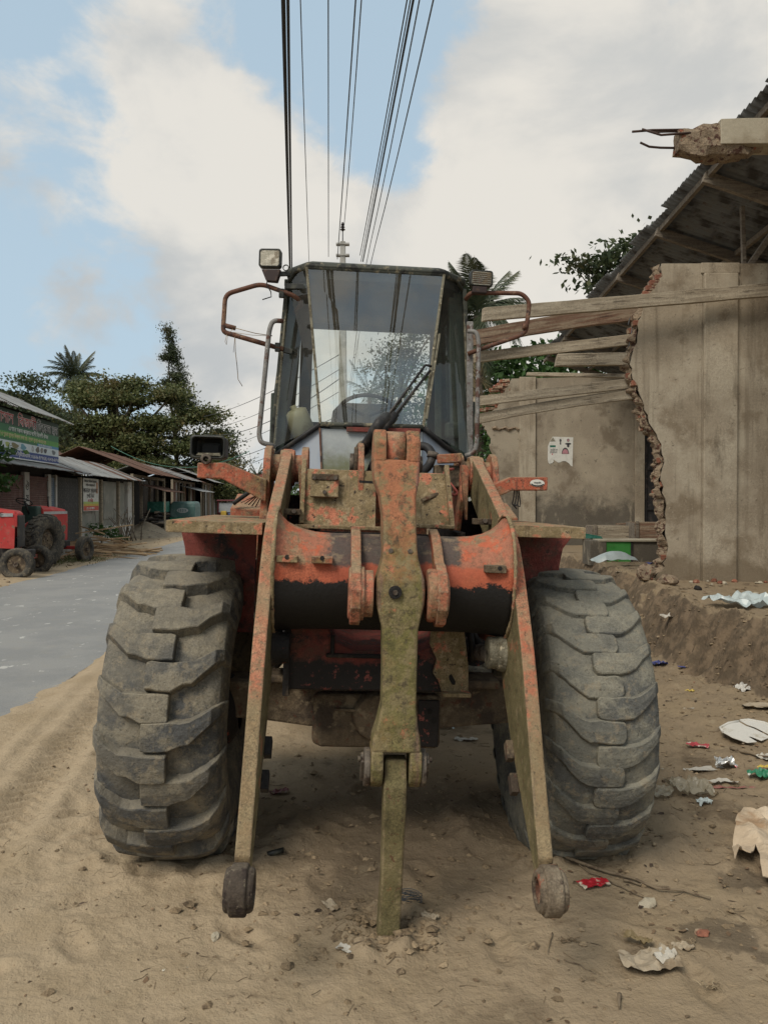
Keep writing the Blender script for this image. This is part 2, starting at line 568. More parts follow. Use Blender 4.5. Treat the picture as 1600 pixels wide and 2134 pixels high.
M['greytube'] = weathered('grey rail paint worn to rust', (.20, .19, .175), [
    dict(c=(.10, .05, .035), s=9, lo=.52, hi=.6, d=8), dict(c=(.30, .29, .27), s=30, lo=.55, hi=.65, off=3)], .55, ((80, .2, .002),))
M['blackrubber'] = weathered('black rubber', (.016, .015, .015), [dict(c=(.06, .05, .04), s=12, lo=.5, hi=.7)], .6, ((50, .2, .002),))
M['cabgreen'] = weathered('dark green cab lining', (.040, .052, .042), [dict(c=(.075, .085, .066), s=6, lo=.5, hi=.7), dict(c=(.02, .024, .02), s=16, lo=.55, hi=.7, off=3)], .6, ((40, .15, .002),))
M['cabdark'] = weathered('dark grey cab lining', (.028, .030, .031), [dict(c=(.05, .05, .05), s=5, lo=.5, hi=.7)], .8, ())
M['cabrim'] = weathered('grimy cab frame', (.055, .058, .045), [dict(c=(.20, .17, .11), s=20, lo=.54, hi=.64, d=8), dict(c=(.015, .015, .013), s=9, lo=.5, hi=.6, off=4)], .7, ((60, .3, .002),))
M['seal'] = weathered('dried cream window seal', (.185, .168, .12), [dict(c=(.10, .085, .055), s=22, lo=.48, hi=.6, d=8), dict(c=(.40, .35, .25), s=40, lo=.58, hi=.66, off=3)], .85, ((70, .4, .003),))
M['white'] = weathered('stained off-white panel paint', (.33, .35, .35), [
    dict(c=(.42, .44, .43), s=3, lo=.4, hi=.6), dict(c=(.17, .175, .10), s=9, lo=.50, hi=1.0, d=9, r=.7, off=1.3, z=(1.93, 2.20)),
    dict(c=(.15, .07, .03), s=34, lo=.66, hi=.70, off=5), dict(c=(.18, .09, .04), s=5, lo=.66, hi=.76, off=7), dict(c=(.30, .31, .30), s=11, lo=.55, hi=.68, off=9, d=8, k=.6)], .5, ((60, .1, .002),), grain=.10)
M['bluewhite'] = weathered('pale blue panel paint', (.27, .32, .39), [dict(c=(.35, .38, .42), s=4, st=(1, 1, .3), lo=.45, hi=.6), dict(c=(.16, .07, .03), s=40, lo=.68, hi=.72, off=5)], .45, ())
M['lampglass'] = weathered('dusty lamp lens', (.36, .33, .25), [dict(c=(.55, .50, .40), s=25, lo=.45, hi=.6), dict(c=(.22, .18, .12), s=14, lo=.52, hi=.62, off=3)], .25, ((120, .5, .002),), 0, .6, grain=.15)
M['lampblack'] = weathered('black lamp housing', (.018, .019, .016), [dict(c=(.06, .06, .045), s=14, lo=.5, hi=.65)], .5, ())
M['lampbrown'] = weathered('brown lamp bracket', (.035, .022, .02), [dict(c=(.08, .05, .035), s=20, lo=.5, hi=.65)], .7, ())
M['seatgrey'] = weathered('grey seat vinyl', (.085, .085, .08), [dict(c=(.13, .12, .10), s=8, lo=.45, hi=.65)], .75, ((40, .2, .003),))
M['canister'] = weathered('yellowed plastic jug', (.40, .35, .22), [dict(c=(.28, .22, .12), s=7, lo=.48, hi=.65)], .5, ())


def tyre_mat(name, base, dust, dark, kd):
    return weathered(name, base, [
        dict(c=dark, s=4, lo=.44, hi=.60, d=6, k=.85),
        dict(c=dust, s=6, lo=.46, hi=.60, d=10, off=3, r=.72, k=kd),
        dict(c=(.25, .205, .14), s=20, lo=.53, hi=.63, d=9, r=.7, off=6, k=.7 * kd),
        dict(c=(.035, .033, .03), s=60, lo=.60, hi=.68, off=9, k=.6),
        dict(c=dust, s=5, lo=.3, hi=.55, up=(.25, .8), k=.55)], .88, ((45, .45, .006), (140, .3, .002), (12, .2, .015)), 0, .25, grain=.30)


M['tyre'] = tyre_mat('dusty tyre rubber', (.125, .115, .095), (.235, .205, .150), (.072, .074, .075), .8)
M['tyre_worn'] = tyre_mat('worn dusty tyre rubber', (.138, .134, .112), (.225, .208, .160), (.090, .090, .084), .8)
M['tyre_small'] = tyre_mat('old tractor tyre rubber', (.060, .055, .047), (.14, .118, .085), (.032, .032, .031), .65)


def glass_mat(name, tint, refl, haze, hazecol):
    m, t, b = new_mat(name)
    t.n.remove(b)
    out = t.n['Material Output']
    tr = t.new('ShaderNodeBsdfTransparent'); tr.inputs[0].default_value = (*tint, 1)
    gl = t.new('ShaderNodeBsdfGlossy'); gl.inputs['Roughness'].default_value = .012; gl.inputs[0].default_value = (.95, .96, .95, 1)
    df = t.new('ShaderNodeBsdfDiffuse'); df.inputs[0].default_value = (*hazecol, 1)
    ge = t.new('ShaderNodeNewGeometry')
    cs = t.math('ABSOLUTE', t.vmath('DOT_PRODUCT', ge.outputs['Incoming'], ge.outputs['Normal']))
    frv = t.math('ADD', .04, t.math('MULTIPLY', t.math('POWER', t.math('SUBTRACT', 1.0, cs, clamp=True), 5.0), .9))
    tc = t.new('ShaderNodeTexCoord').outputs['Object']
    hz = t.smooth(t.noise(tc, 3.5, 6, .6), .35, .75, haze * .5, haze * 1.6)
    a = t.new('ShaderNodeMixShader'); t.put(a.inputs[0], hz); t.l.new(tr.outputs[0], a.inputs[1]); t.l.new(df.outputs[0], a.inputs[2])
    c = t.new('ShaderNodeMixShader'); t.put(c.inputs[0], t.math('ADD', t.math('MULTIPLY', frv, .9), refl, clamp=True))
    t.l.new(a.outputs[0], c.inputs[1]); t.l.new(gl.outputs[0], c.inputs[2])
    t.l.new(c.outputs[0], out.inputs[0])
    return m


M['glass'] = glass_mat('dusty windscreen glass', (.92, .94, .89), .12, .055, (.55, .5, .38))
M['rearglass'] = glass_mat('dusty rear glass', (.95, .96, .93), .02, .03, (.6, .55, .42))
M['grimyglass'] = glass_mat('grimy side window', (.30, .33, .33), .03, .62, (.115, .12, .12))
M['sideglass'] = glass_mat('smoky side glass', (.74, .78, .76), .02, .05, (.4, .38, .32))


def wood_mat(name, c1, c2, dark, along=0):
    st = [9, 9, 9]; st[along] = .7
    return weathered(name, c1, [dict(c=c2, s=3, st=tuple(st), lo=.4, hi=.62, d=6), dict(c=dark, s=5, st=tuple(st), lo=.56, hi=.66, d=6, off=4, k=.8),
                                dict(c=dark, s=40, lo=.68, hi=.71, off=8)], .9, ((30, .3, .004),), obj_rand=.12)


M['greywood'] = wood_mat('weathered grey timber', (.25, .205, .145), (.36, .305, .225), (.09, .07, .05))
M['redwood'] = wood_mat('dark red-brown timber', (.15, .085, .055), (.25, .19, .13), (.05, .03, .022))
M['rooftimber'] = wood_mat('old brown roof timber', (.15, .122, .095), (.22, .185, .14), (.06, .048, .038))
M['stickwood'] = wood_mat('split firewood slats', (.30, .19, .105), (.42, .30, .17), (.10, .06, .04))
M['plaster'] = weathered('grey-brown weathered plaster', (.335, .280, .205), [
    dict(c=(.235, .190, .135), s=.7, lo=.46, hi=.6, d=7, off=8, k=.7),
    dict(c=(.40, .345, .26), s=1.1, lo=.45, hi=.62, d=7),
    dict(c=(.19, .145, .095), s=2.2, lo=.52, hi=.68, d=8, off=3, k=.75),
    dict(c=(.15, .12, .082), s=6, st=(1, 1, .25), lo=.56, hi=.70, off=5, d=8, k=.6),
    dict(c=(.40, .34, .25), s=24, lo=.60, hi=.68, off=6, k=.6),
    dict(c=(.11, .085, .058), s=14, lo=.60, hi=.70, off=7, d=9, r=.7, k=.7),
    dict(c=(.16, .125, .085), s=2.6, st=(2.5, 1, .12), lo=.52, hi=.68, off=21, d=7, k=.6),
    dict(c=(.40, .335, .24), s=40, lo=.62, hi=.69, off=17, k=.5),
    dict(c=(.165, .125, .08), s=3, lo=.60, hi=.85, off=2, z=(.75, 1.25), k=.8)], .92, ((30, .3, .006), (160, .25, .0015)), grain=.32)
M['plaster_far'] = weathered('grey-brown stained plaster', (.275, .23, .17), [
    dict(c=(.34, .29, .215), s=.9, lo=.45, hi=.62, d=7),
    dict(c=(.155, .12, .082), s=1.7, lo=.52, hi=.66, d=8, off=3, k=.75),
    dict(c=(.070, .062, .05), s=2.2, lo=.62, hi=.95, off=5.5, d=10, r=.75, k=.8, z=(1.1, 2.6)),
    dict(c=(.05, .046, .04), s=7, lo=.60, hi=.68, off=15, d=9, r=.75, k=.6),
    dict(c=(.38, .325, .24), s=5, lo=.56, hi=.68, off=6, k=.6, st=(1, 1, .4)),
    dict(c=(.10, .08, .058), s=16, lo=.63, hi=.71, off=7, d=8, k=.6)], .92, ((30, .3, .006),), grain=.25)
M['rubble'] = weathered('broken brick rubble and mortar', (.27, .205, .14), [
    dict(c=(.30, .225, .15), s=9, lo=.45, hi=.6), dict(c=(.10, .05, .035), s=18, lo=.52, hi=.62, off=3), dict(c=(.30, .105, .06), s=9, lo=.62, hi=.67, off=6)], .95, ((30, .8, .02), (90, .5, .006)))
M['brick'] = weathered('old red brick', (.24, .095, .058), [dict(c=(.33, .25, .17), s=10, lo=.45, hi=.58, d=8, k=.95), dict(c=(.12, .05, .035), s=22, lo=.55, hi=.65, off=3)], .93, ((50, .6, .006),), obj_rand=.25)
M['concrete'] = weathered('pale cement render', (.38, .335, .25), [dict(c=(.28, .235, .165), s=3, lo=.48, hi=.65, d=7), dict(c=(.15, .12, .09), s=12, lo=.63, hi=.72, off=5, d=8, k=.7)], .92, ((60, .3, .004),), grain=.2)
M['tin_under'] = weathered('dark old corrugated iron', (.145, .150, .150), [
    dict(c=(.045, .040, .036), s=2.6, lo=.45, hi=.62, d=7), dict(c=(.13, .12, .105), s=6, lo=.55, hi=.66, off=3, k=.7), dict(c=(.08, .045, .03), s=9, lo=.6, hi=.7, off=5, k=.8)], .7, (), .2)
M['tin_grey'] = weathered('grey corrugated iron', (.30, .30, .285), [dict(c=(.20, .19, .175), s=1.6, lo=.45, hi=.62, d=7), dict(c=(.17, .085, .05), s=2.6, lo=.57, hi=.68, off=5, d=8, k=.8)], .55, (), .25, obj_rand=.12)
M['tin_rust'] = weathered('rusted brown corrugated iron', (.130, .070, .048), [dict(c=(.085, .045, .032), s=1.6, lo=.45, hi=.62, d=7), dict(c=(.22, .17, .13), s=3.5, lo=.58, hi=.68, off=5, d=8, k=.7)], .85, (), obj_rand=.15)
M['tin_dark'] = weathered('dark tin sheet wall', (.060, .058, .055), [dict(c=(.13, .12, .11), s=3, st=(6, 6, .5), lo=.52, hi=.66, d=7), dict(c=(.08, .045, .03), s=3, lo=.6, hi=.7, off=5)], .8, (), obj_rand=.15)
M['void'] = weathered('unlit interior black', (.016, .014, .012), [dict(c=(.05, .04, .032), s=3, lo=.55, hi=.7)], .95, ())  # near-black colour stands in for the shade inside openings and holes
M['iron'] = weathered('black iron door', (.022, .020, .020), [dict(c=(.055, .045, .04), s=5, lo=.5, hi=.64, d=7), dict(c=(.09, .06, .05), s=14, lo=.62, hi=.69, off=3)], .7, ())
M['rebar'] = plain('rusty reinforcing bar', (.060, .035, .026), .8)
M['green'] = weathered('bright green painted board', (.035, .20, .035), [dict(c=(.06, .26, .06), s=3, lo=.4, hi=.6), dict(c=(.12, .12, .07), s=22, lo=.64, hi=.7, off=2)], .5, ())
M['teal'] = weathered('faded teal board', (.02, .12, .085), [dict(c=(.05, .18, .14), s=6, lo=.45, hi=.6)], .6, ())
M['cable'] = plain('black overhead cable', (.02, .02, .024), .6)
M['wire'] = plain('grey aluminium wire', (.06, .065, .07), .5)
M['pole'] = weathered('pale concrete pole', (.38, .37, .34), [dict(c=(.26, .25, .22), s=3, lo=.45, hi=.62)], .9, ())
M['insulator'] = plain('dark porcelain insulator', (.025, .018, .018), .25)
M['leaf_stem'] = weathered('tree bark', (.085, .065, .045), [dict(c=(.14, .115, .085), s=4, lo=.45, hi=.65, d=7), dict(c=(.04, .03, .022), s=9, lo=.55, hi=.65, off=3)], .95, ((12, .6, .03),))


def leaf_mat(name, a, b2, c, trans=.25):
    m, t, b = new_mat(name)
    ri = t.new('ShaderNodeNewGeometry').outputs['Random Per Island']
    tc = t.new('ShaderNodeTexCoord').outputs['Object']
    col = t.mix(t.smooth(ri, .1, .9), a, b2)
    col = t.mix(t.math('MULTIPLY', t.smooth(t.noise(tc, .55, 4), .5, .68), .75), col, c)
    t.put(b.inputs['Base Color'], col)
    b.inputs['Roughness'].default_value = .55
    b.inputs['Specular IOR Level'].default_value = .3
    tl = t.new('ShaderNodeBsdfTranslucent'); t.put(tl.inputs[0], col)
    mx = t.new('ShaderNodeMixShader'); mx.inputs[0].default_value = trans
    t.l.new(b.outputs[0], mx.inputs[1]); t.l.new(tl.outputs[0], mx.inputs[2])
    t.l.new(mx.outputs[0], t.n['Material Output'].inputs[0])
    return m


M['leaf_olive'] = leaf_mat('olive tree leaves', (.065, .088, .032), (.150, .155, .060), (.185, .130, .058))
M['leaf_dark'] = leaf_mat('dark tree leaves', (.042, .060, .030), (.080, .100, .045), (.10, .085, .042))
M['leaf_green'] = leaf_mat('fresh green leaves', (.030, .070, .018), (.065, .125, .032), (.05, .09, .03))
M['leaf_palm'] = leaf_mat('palm leaflets', (.038, .056, .030), (.078, .092, .050), (.12, .105, .055), .2)
M['leaf_dry'] = leaf_mat('dried palm leaflets', (.19, .14, .07), (.28, .22, .12), (.14, .10, .05), .2)
# ================================================================== SETTING
rng = np.random.default_rng(7)
R = random.Random(11)
_lat = rng.random((256, 256))


def vnoise(x, y):
    xi, yi = np.floor(x).astype(int), np.floor(y).astype(int)
    fx, fy = x - xi, y - yi
    fx, fy = fx * fx * (3 - 2 * fx), fy * fy * (3 - 2 * fy)
    a = _lat[xi % 256, yi % 256]; b = _lat[(xi + 1) % 256, yi % 256]
    c = _lat[xi % 256, (yi + 1) % 256]; d = _lat[(xi + 1) % 256, (yi + 1) % 256]
    return (a * (1 - fx) + b * fx) * (1 - fy) + (c * (1 - fx) + d * fx) * fy


def fbm(x, y, s, o=4, g=.5):
    t, a, n = 0, 1, 0
    for i in range(o):
        t = t + a * (vnoise(x * s + 17.3 * i, y * s + 9.1 * i) - .5)
        n += a; a *= g; s *= 2.03
    return t / n


def sstep(v, lo, hi):
    t = np.clip((v - lo) / (hi - lo), 0, 1)
    return t * t * (3 - 2 * t)


def road_c(y):
    return -5.07 - .061 * (y - 6) - .0042 * np.maximum(y - 30, 0) ** 2 * np.exp(-np.maximum(y - 30, 0) / 90)


ROAD_HW = 2.1


def bank_edge(y):
    e = np.interp(y, [-40, 3, 5, 6.5, 7.7, 9.4, 12.7, 15, 17, 60], [3.9, 3.75, 3.5, 3.2, 2.98, 3.18, 3.45, 3.2, 2.0, 2.0])
    return e


PLAT = .70


DENTS = [(R.uniform(-2.0, 1.9), R.uniform(2.45, 3.6) if k_ % 2 else R.uniform(2.6, 5.2), R.uniform(.6, 2.5), R.uniform(.5, 1.2)) for k_ in range(46)]
DENTS = [q for q in DENTS if not (abs(q[0]) < .25 and abs(q[1] - 3) < .4)]


def height(x, y):
    z = .030 * fbm(x, y, .9, 4) + .022 * fbm(x + 5, y, 3.1, 4) + .010 * fbm(x, y + 3, 11, 3)
    fine = np.exp(-np.maximum(np.hypot(x, y - 4) - 3, 0) / 4)
    z = z + fine * (.010 * fbm(x, y, 30, 3) + .006 * np.maximum(fbm(x + 2, y, 55, 2), 0))
    # rough trampled soil on the right and under the machine
    rough = sstep(x, .6, 2.2) * sstep(y, 2.0, 3.6) + .55 * np.exp(-((x) ** 2 / 1.2 + (y - 3.9) ** 2 / 1.6))
    z = z + rough * fine * (.060 * fbm(x, y, 5.5, 4) + .050 * np.maximum(fbm(x + 9, y + 4, 17, 3), -.05))
    # lorry tracks pressed into the sand on the road side
    for x0, sl in ((-1.95, -.16), (-2.5, -.17)):
        u = x - (x0 + sl * (y - 4))
        z = z - .034 * np.exp(-(u / .12) ** 2) * fine + .022 * np.exp(-((np.abs(u) - .19) / .07) ** 2) * fine
        z = z + .013 * np.exp(-(u / .11) ** 4) * np.tanh(3 * np.sin((y + np.abs(u) * 1.4) * 62)) * fine
    if np.size(x) > 1:
        for dx, dy, an, s in DENTS:
            c_, n_ = math.cos(an), math.sin(an)
            a_ = ((x - dx) * c_ + (y - dy) * n_) / .125; b_ = (-(x - dx) * n_ + (y - dy) * c_) / .050
            q_ = np.sqrt(np.minimum(a_ * a_ + b_ * b_, 60))
            z = z - s * .020 * np.exp(-q_ ** 4) + s * .009 * np.exp(-((q_ - 1.3) / .35) ** 2) + s * .003 * np.exp(-q_ ** 4) * np.sin(a_ * 16)
    # long wind-smoothed streaks
    z = z + .010 * fbm(x * 3.0 + y * .5, y * .55, 1.6, 3) * sstep(-x, .3, 2)
    # the two front wheels sink in a little and push soil up round them
    for wx, wy in ((-.99, 3.86), (.94, 3.98)):
        d = np.hypot((x - wx) / 1.05, (y - wy) / .85)
        z = z - .025 * np.exp(-(d / .38) ** 2) + .045 * np.exp(-((d - .50) / .13) ** 2) * (.6 + 2.4 * fbm(x, y, 9, 3))
    # soil broken up round the link that stands in the ground
    d = np.hypot(x - .0, y - 3.0)
    z = z + .045 * np.exp(-((d - .15) / .07) ** 2) * (.45 + 2.6 * fbm(x, y, 14, 3)) - .035 * np.exp(-(((x + .075) / .05) ** 2 + ((y - 3.14) / .07) ** 2)) - .02 * np.exp(-(d / .07) ** 2)
    # road bed and verges
    u = np.abs(x - road_c(y)) - ROAD_HW
    un = u + .34 * fbm(x, y, .8, 4) + .16 * fbm(x, y, 3.3, 3) + .10
    z = z * sstep(un, -.2, .6) + np.where(un < 0, -.055 * sstep(-un, 0, .25), .045 * sstep(un, 0, .35))
    # bank and raised floor of the broken market building
    e = bank_edge(y) + .34 * fbm(x * .25, y, 1.0, 5, .6) + .10 * fbm(x, y, 4, 3)
    t = x - e
    k = sstep(t, -.34, .05)
    face = np.exp(-((t + .12) / .30) ** 2)
    rise = .16 * sstep(x, 1.7, 2.9) * sstep(y, 3.2, 5.5)
    z = z + rise * (1 - k) + PLAT * k + face * (.24 * fbm(x, y, 3.3, 4) + .17 * fbm(x, y, 8, 4, .6) + .06 * fbm(x, y, 24, 3) - .9 * np.maximum(.055 - np.abs(fbm(x * .6 + 3, y, 1.5, 4)), 0) * 2.2 - .8 * np.maximum(.04 - np.abs(fbm(x + 7, y * .8, 4.2, 3)), 0)) * sstep(y, 1, 4)
    z = np.where(t > .3, PLAT + (z - PLAT) * (.35 + .65 * np.exp(-(t - .3) / 1.0)), z)
    far = sstep(y, 60, 140)
    return z * (1 - far)


def axis_pts(lo, hi, step, grow, out_lo, out_hi):
    a = list(np.arange(lo, hi, step))
    s, v = step, a[-1]
    while v < out_hi:
        s *= grow; v += s; a.append(v)
    s, v = step, lo
    while v > out_lo:
        s *= grow; v -= s; a.insert(0, v)
    return np.array(a)


gx = axis_pts(-3.4, 3.9, .021, 1.075, -900, 900)
gy = [2.2]
while gy[-1] < 1800:
    y_ = gy[-1]
    gy.append(y_ + (max(.017, .0058 * y_) if y_ < 12 else (.012 * y_ if y_ < 50 else .06 * y_)))
s_, v_ = .03, 2.2
while v_ > -80:
    s_ *= 1.16; v_ -= s_; gy.insert(0, v_)
gy = np.array(gy)
GX, GY = np.meshgrid(gx, gy)
GZ = height(GX, GY)
nx, ny = len(gx), len(gy)
co = np.stack([GX, GY, GZ], -1).reshape(-1, 3)
idx = np.arange(nx * ny).reshape(ny, nx)
quads = np.stack([idx[:-1, :-1], idx[:-1, 1:], idx[1:, 1:], idx[1:, :-1]], -1).reshape(-1, 4)
me = bpy.data.meshes.new('ground')
me.vertices.add(len(co)); me.vertices.foreach_set('co', co.ravel())
me.loops.add(quads.size); me.loops.foreach_set('vertex_index', quads.ravel())
me.polygons.add(len(quads)); me.polygons.foreach_set('loop_start', np.arange(0, quads.size, 4)); me.polygons.foreach_set('loop_total', np.full(len(quads), 4))
me.polygons.foreach_set('use_smooth', np.ones(len(quads), bool))
me.update(calc_edges=True)


def ground_mat():
    m, t, b = new_mat('sandy soil')
    tc = t.new('ShaderNodeTexCoord').outputs['Object']
    x, y, z = t.sep(tc)
    n1 = t.noise(tc, .55, 6, .6)
    n2 = t.noise(tc, 2.4, 8, .62)
    n3 = t.noise(tc, 9, 8, .65)
    n4 = t.noise(tc, 55, 5, .6)
    # pale blown sand beside the road, brown trodden soil towards the bank
    side = t.smooth(t.math('ADD', x, t.math('MULTIPLY', t.math('SUBTRACT', n1, .5), 2.6)), -1.6, 2.4)
    col = t.mix(side, (.37, .288, .19), (.245, .186, .120))
    col = t.mix(t.math('MULTIPLY', t.smooth(n2, .44, .66), .55), col, (.27, .205, .125))
    col = t.mix(t.math('MULTIPLY', t.smooth(n2, .40, .27), .5), col, (.16, .112, .066))
    damp = t.math('MULTIPLY', t.smooth(t.noise(t.mapping(tc, loc=(4, 9, 0)), 1.25, 6, .6), .585, .66), t.smooth(x, -.3, 1.0))
    col = t.mix(t.math('MULTIPLY', damp, .6), col, (.080, .056, .036))
    # two spilt, still damp stains
    for sx_, sy_, sr_ in ((1.30, 2.95, .13), (1.62, 3.42, .10), (1.42, 2.80, .07)):
        dx_ = t.math('MULTIPLY', t.math('SUBTRACT', x, sx_), 1.0); dy_ = t.math('MULTIPLY', t.math('SUBTRACT', y, sy_), 1.15)
        q_ = t.math('SQRT', t.math('ADD', t.math('MULTIPLY', dx_, dx_), t.math('MULTIPLY', dy_, dy_)))
        q_ = t.math('ADD', q_, t.math('MULTIPLY', t.math('SUBTRACT', n3, .5), .22))
        col = t.mix(t.math('MULTIPLY', t.smooth(q_, sr_ + .02, sr_ - .015), .62), col, (.085, .066, .046))
    # soil coloured darker under the machine
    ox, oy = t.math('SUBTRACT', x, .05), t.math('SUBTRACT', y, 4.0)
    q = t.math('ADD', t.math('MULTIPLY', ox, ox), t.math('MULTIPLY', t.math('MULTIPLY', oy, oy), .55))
    under_tone = t.math('MULTIPLY', t.smooth(t.math('ADD', q, t.math('MULTIPLY', n2, .9)), 1.25, .45), .55)
    col = t.mix(under_tone, col, (.085, .060, .040))
    col = t.mix(t.math('MULTIPLY', t.smooth(n3, .58, .68), .4), col, (.36, .29, .19))
    col = t.mix(t.math('MULTIPLY', t.smooth(n3, .40, .30), .45), col, (.12, .085, .052))
    col = t.mix(t.math('MULTIPLY', t.smooth(n4, .60, .70), .35), col, (.10, .075, .05))
    # raw cut clay of the bank
    nz = t.sep(t.new('ShaderNodeNewGeometry').outputs['Normal'])[2]
    steep = t.math('MULTIPLY', t.smooth(nz, .93, .72), t.smooth(x, 2.0, 2.5))
    col = t.mix(t.math('MULTIPLY', steep, .8), col, t.mix(t.smooth(n3, .42, .6), (.078, .058, .040), (.17, .122, .08)))
    t.put(b.inputs['Base Color'], col)
    b.inputs['Roughness'].default_value = .95
    b.inputs['Specular IOR Level'].default_value = .15
    prev = None
    for s, k, d in ((7, .4, .05), (32, .6, .02), (130, .6, .006)):
        bp = t.new('ShaderNodeBump'); bp.inputs['Strength'].default_value = k; bp.inputs['Distance'].default_value = d
        t.put(bp.inputs['Height'], t.noise(tc, s, 6, .62))
        if prev is not None: t.put(bp.inputs['Normal'], prev)
        prev = bp.outputs[0]
    t.put(b.inputs['Normal'], prev)
    return m


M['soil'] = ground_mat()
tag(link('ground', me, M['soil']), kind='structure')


def hz(x, y):
    return float(height(np.array([float(x)]), np.array([float(y)]))[0])


# road: one sheet, sand lies over its edges
def road_mat():
    m, t, b = new_mat('worn asphalt')
    tc = t.new('ShaderNodeTexCoord').outputs['Object']
    n1, n2, n3 = t.noise(tc, .5, 5), t.noise(tc, 5, 7, .6), t.noise(tc, 90, 3, .6)
    col = t.mix(t.smooth(t.noise(tc, .9, 7, .65), .42, .60), (.208, .208, .200), (.245, .242, .228))
    col = t.mix(t.math('MULTIPLY', t.smooth(n2, .5, .7), .35), col, (.26, .245, .205))
    col = t.mix(t.math('MULTIPLY', t.smooth(n3, .5, .66), .4), col, (.10, .102, .104))
    fl = t.math('MULTIPLY', t.smooth(t.noise(t.mapping(tc, (1, .55, 1)), 6.5, 3, .6), .63, .67), t.smooth(t.noise(tc, 1.1, 3), .42, .55))
    col = t.mix(t.math('MULTIPLY', fl, .8), col, (.46, .45, .41))
    t.put(b.inputs['Base Color'], col)
    b.inputs['Roughness'].default_value = .85
    bp = t.new('ShaderNodeBump'); bp.inputs['Strength'].default_value = .4; bp.inputs['Distance'].default_value = .006
    t.put(bp.inputs['Height'], n3); t.put(b.inputs['Normal'], bp.outputs[0])
    return m


ry = np.concatenate([np.arange(-60, 0, 4), np.arange(0, 60, .8), np.arange(60, 150, 4)])
mb = MB()
ru = np.linspace(-1, 1, 9)
vs = []
for y_ in ry:
    c_ = float(road_c(np.array([y_]))[0])
    for u_ in ru:
        vs.append((c_ + u_ * ROAD_HW, y_, .022 * (1 - u_ * u_) + .004))
k_ = len(ru)
mb.add(vs, [(j * k_ + i, j * k_ + i + 1, (j + 1) * k_ + i + 1, (j + 1) * k_ + i) for j in range(len(ry) - 1) for i in range(k_ - 1)], True)
tag(mb.build('road', road_mat(), fix=False), kind='structure')


# loose clods, pebbles and straw on the soil
def clods(name, n, region, smin, smax, mat, seed, flat=.6):
    r = np.random.default_rng(seed)
    mb = MB()
    for i in range(n):
        for _ in range(30):
            x, y = region(r)
            if not (abs(x) > 1.6 and y > 60):
                break
        s = smin + (smax - smin) * r.random() ** 3
        z = hz(x, y)
        ph = r.random() * 6.28
        vs = []
        for k in range(5):
            g = ph + k * 1.2566 + r.normal() * .2
            rr = s * (.75 + .5 * r.random())
            vs.append((x + rr * math.cos(g), y + rr * math.sin(g), z + s * flat * (r.random() * .35)))
        vs.append((x + s * .2 * r.normal(), y + s * .2 * r.normal(), z + s * flat * (.8 + .4 * r.random())))
        vs.append((x, y, z - s * .5))
        fs = [(k, (k + 1) % 5, 5) for k in range(5)] + [((k + 1) % 5, k, 6) for k in range(5)]
        mb.add(vs, fs)
    o = mb.build(name, mat, fix=False)
    return tag(o, kind='stuff')


M['clod'] = weathered('dry soil clods', (.20, .145, .086), [dict(c=(.30, .225, .14), s=3, lo=.42, hi=.62), dict(c=(.11, .078, .048), s=14, lo=.52, hi=.66, off=3)], .95, ((60, .5, .006),), island_rand=.2)


def reg_front(r):
    return r.uniform(-2.2, 2.6), 2.4 + 3.2 * r.random() ** 1.3


def reg_right(r):
    return r.uniform(1.0, 3.1), r.uniform(2.8, 8.5)


def reg_link(r):
    a, d = r.uniform(0, 6.28), abs(r.normal()) * .12 + .07
    return d * 1.2 * math.cos(a), 2.98 + d * math.sin(a)


def reg_under(r):
    return r.normal() * .8, 4.0 + r.normal() * .9


def reg_bank(r):
    y = r.uniform(4.5, 11)
    return bank_edge(y) + r.normal() * .3 - .1, y


clods('soil_clods', 1500, reg_front, .002, .012, M['clod'], 1)
clods('soil_clods', 2600, reg_right, .003, .020, M['clod'], 2)
clods('soil_clods', 260, reg_link, .006, .026, M['clod'], 3)
clods('soil_clods', 700, reg_under, .005, .030, M['clod'], 4)
clods('soil_clods', 260, reg_bank, .006, .035, M['clod'], 5, .6)
clods('soil_clods', 350, lambda r: (r.uniform(-12, -7.5), r.uniform(15, 40)), .02, .07, M['clod'], 6)


def straw(name, n, region, lmin, lmax, th, mat, seed):
    r = np.random.default_rng(seed)
    mb = MB()
    for i in range(n):
        x, y = region(r)
        L = r.uniform(lmin, lmax); a = r.uniform(0, 3.14)
        pts = []
        b = r.normal() * .5
        for k in range(3):
            s = (k - 1) * L / 2
            px_, py_ = x + s * math.cos(a) - b * s * s / L * math.sin(a), y + s * math.sin(a) + b * s * s / L * math.cos(a)
            pts.append((px_, py_, hz(px_, py_) + th * .9))
        mb.tube(pts, th, 3, False, False)
    return tag(mb.build(name, mat, fix=False), kind='stuff')


M['straw'] = weathered('dry straw and twigs', (.16, .115, .07), [dict(c=(.30, .235, .15), s=2, lo=.45, hi=.6), dict(c=(.05, .035, .025), s=3, lo=.55, hi=.62, off=5)], .9, (), island_rand=.35)
straw('straw_litter', 330, reg_front, .02, .07, .0013, M['straw'], 21)
straw('straw_litter', 520, reg_right, .02, .10, .0018, M['straw'], 22)
straw('straw_litter', 160, reg_under, .02, .08, .0018, M['straw'], 23)

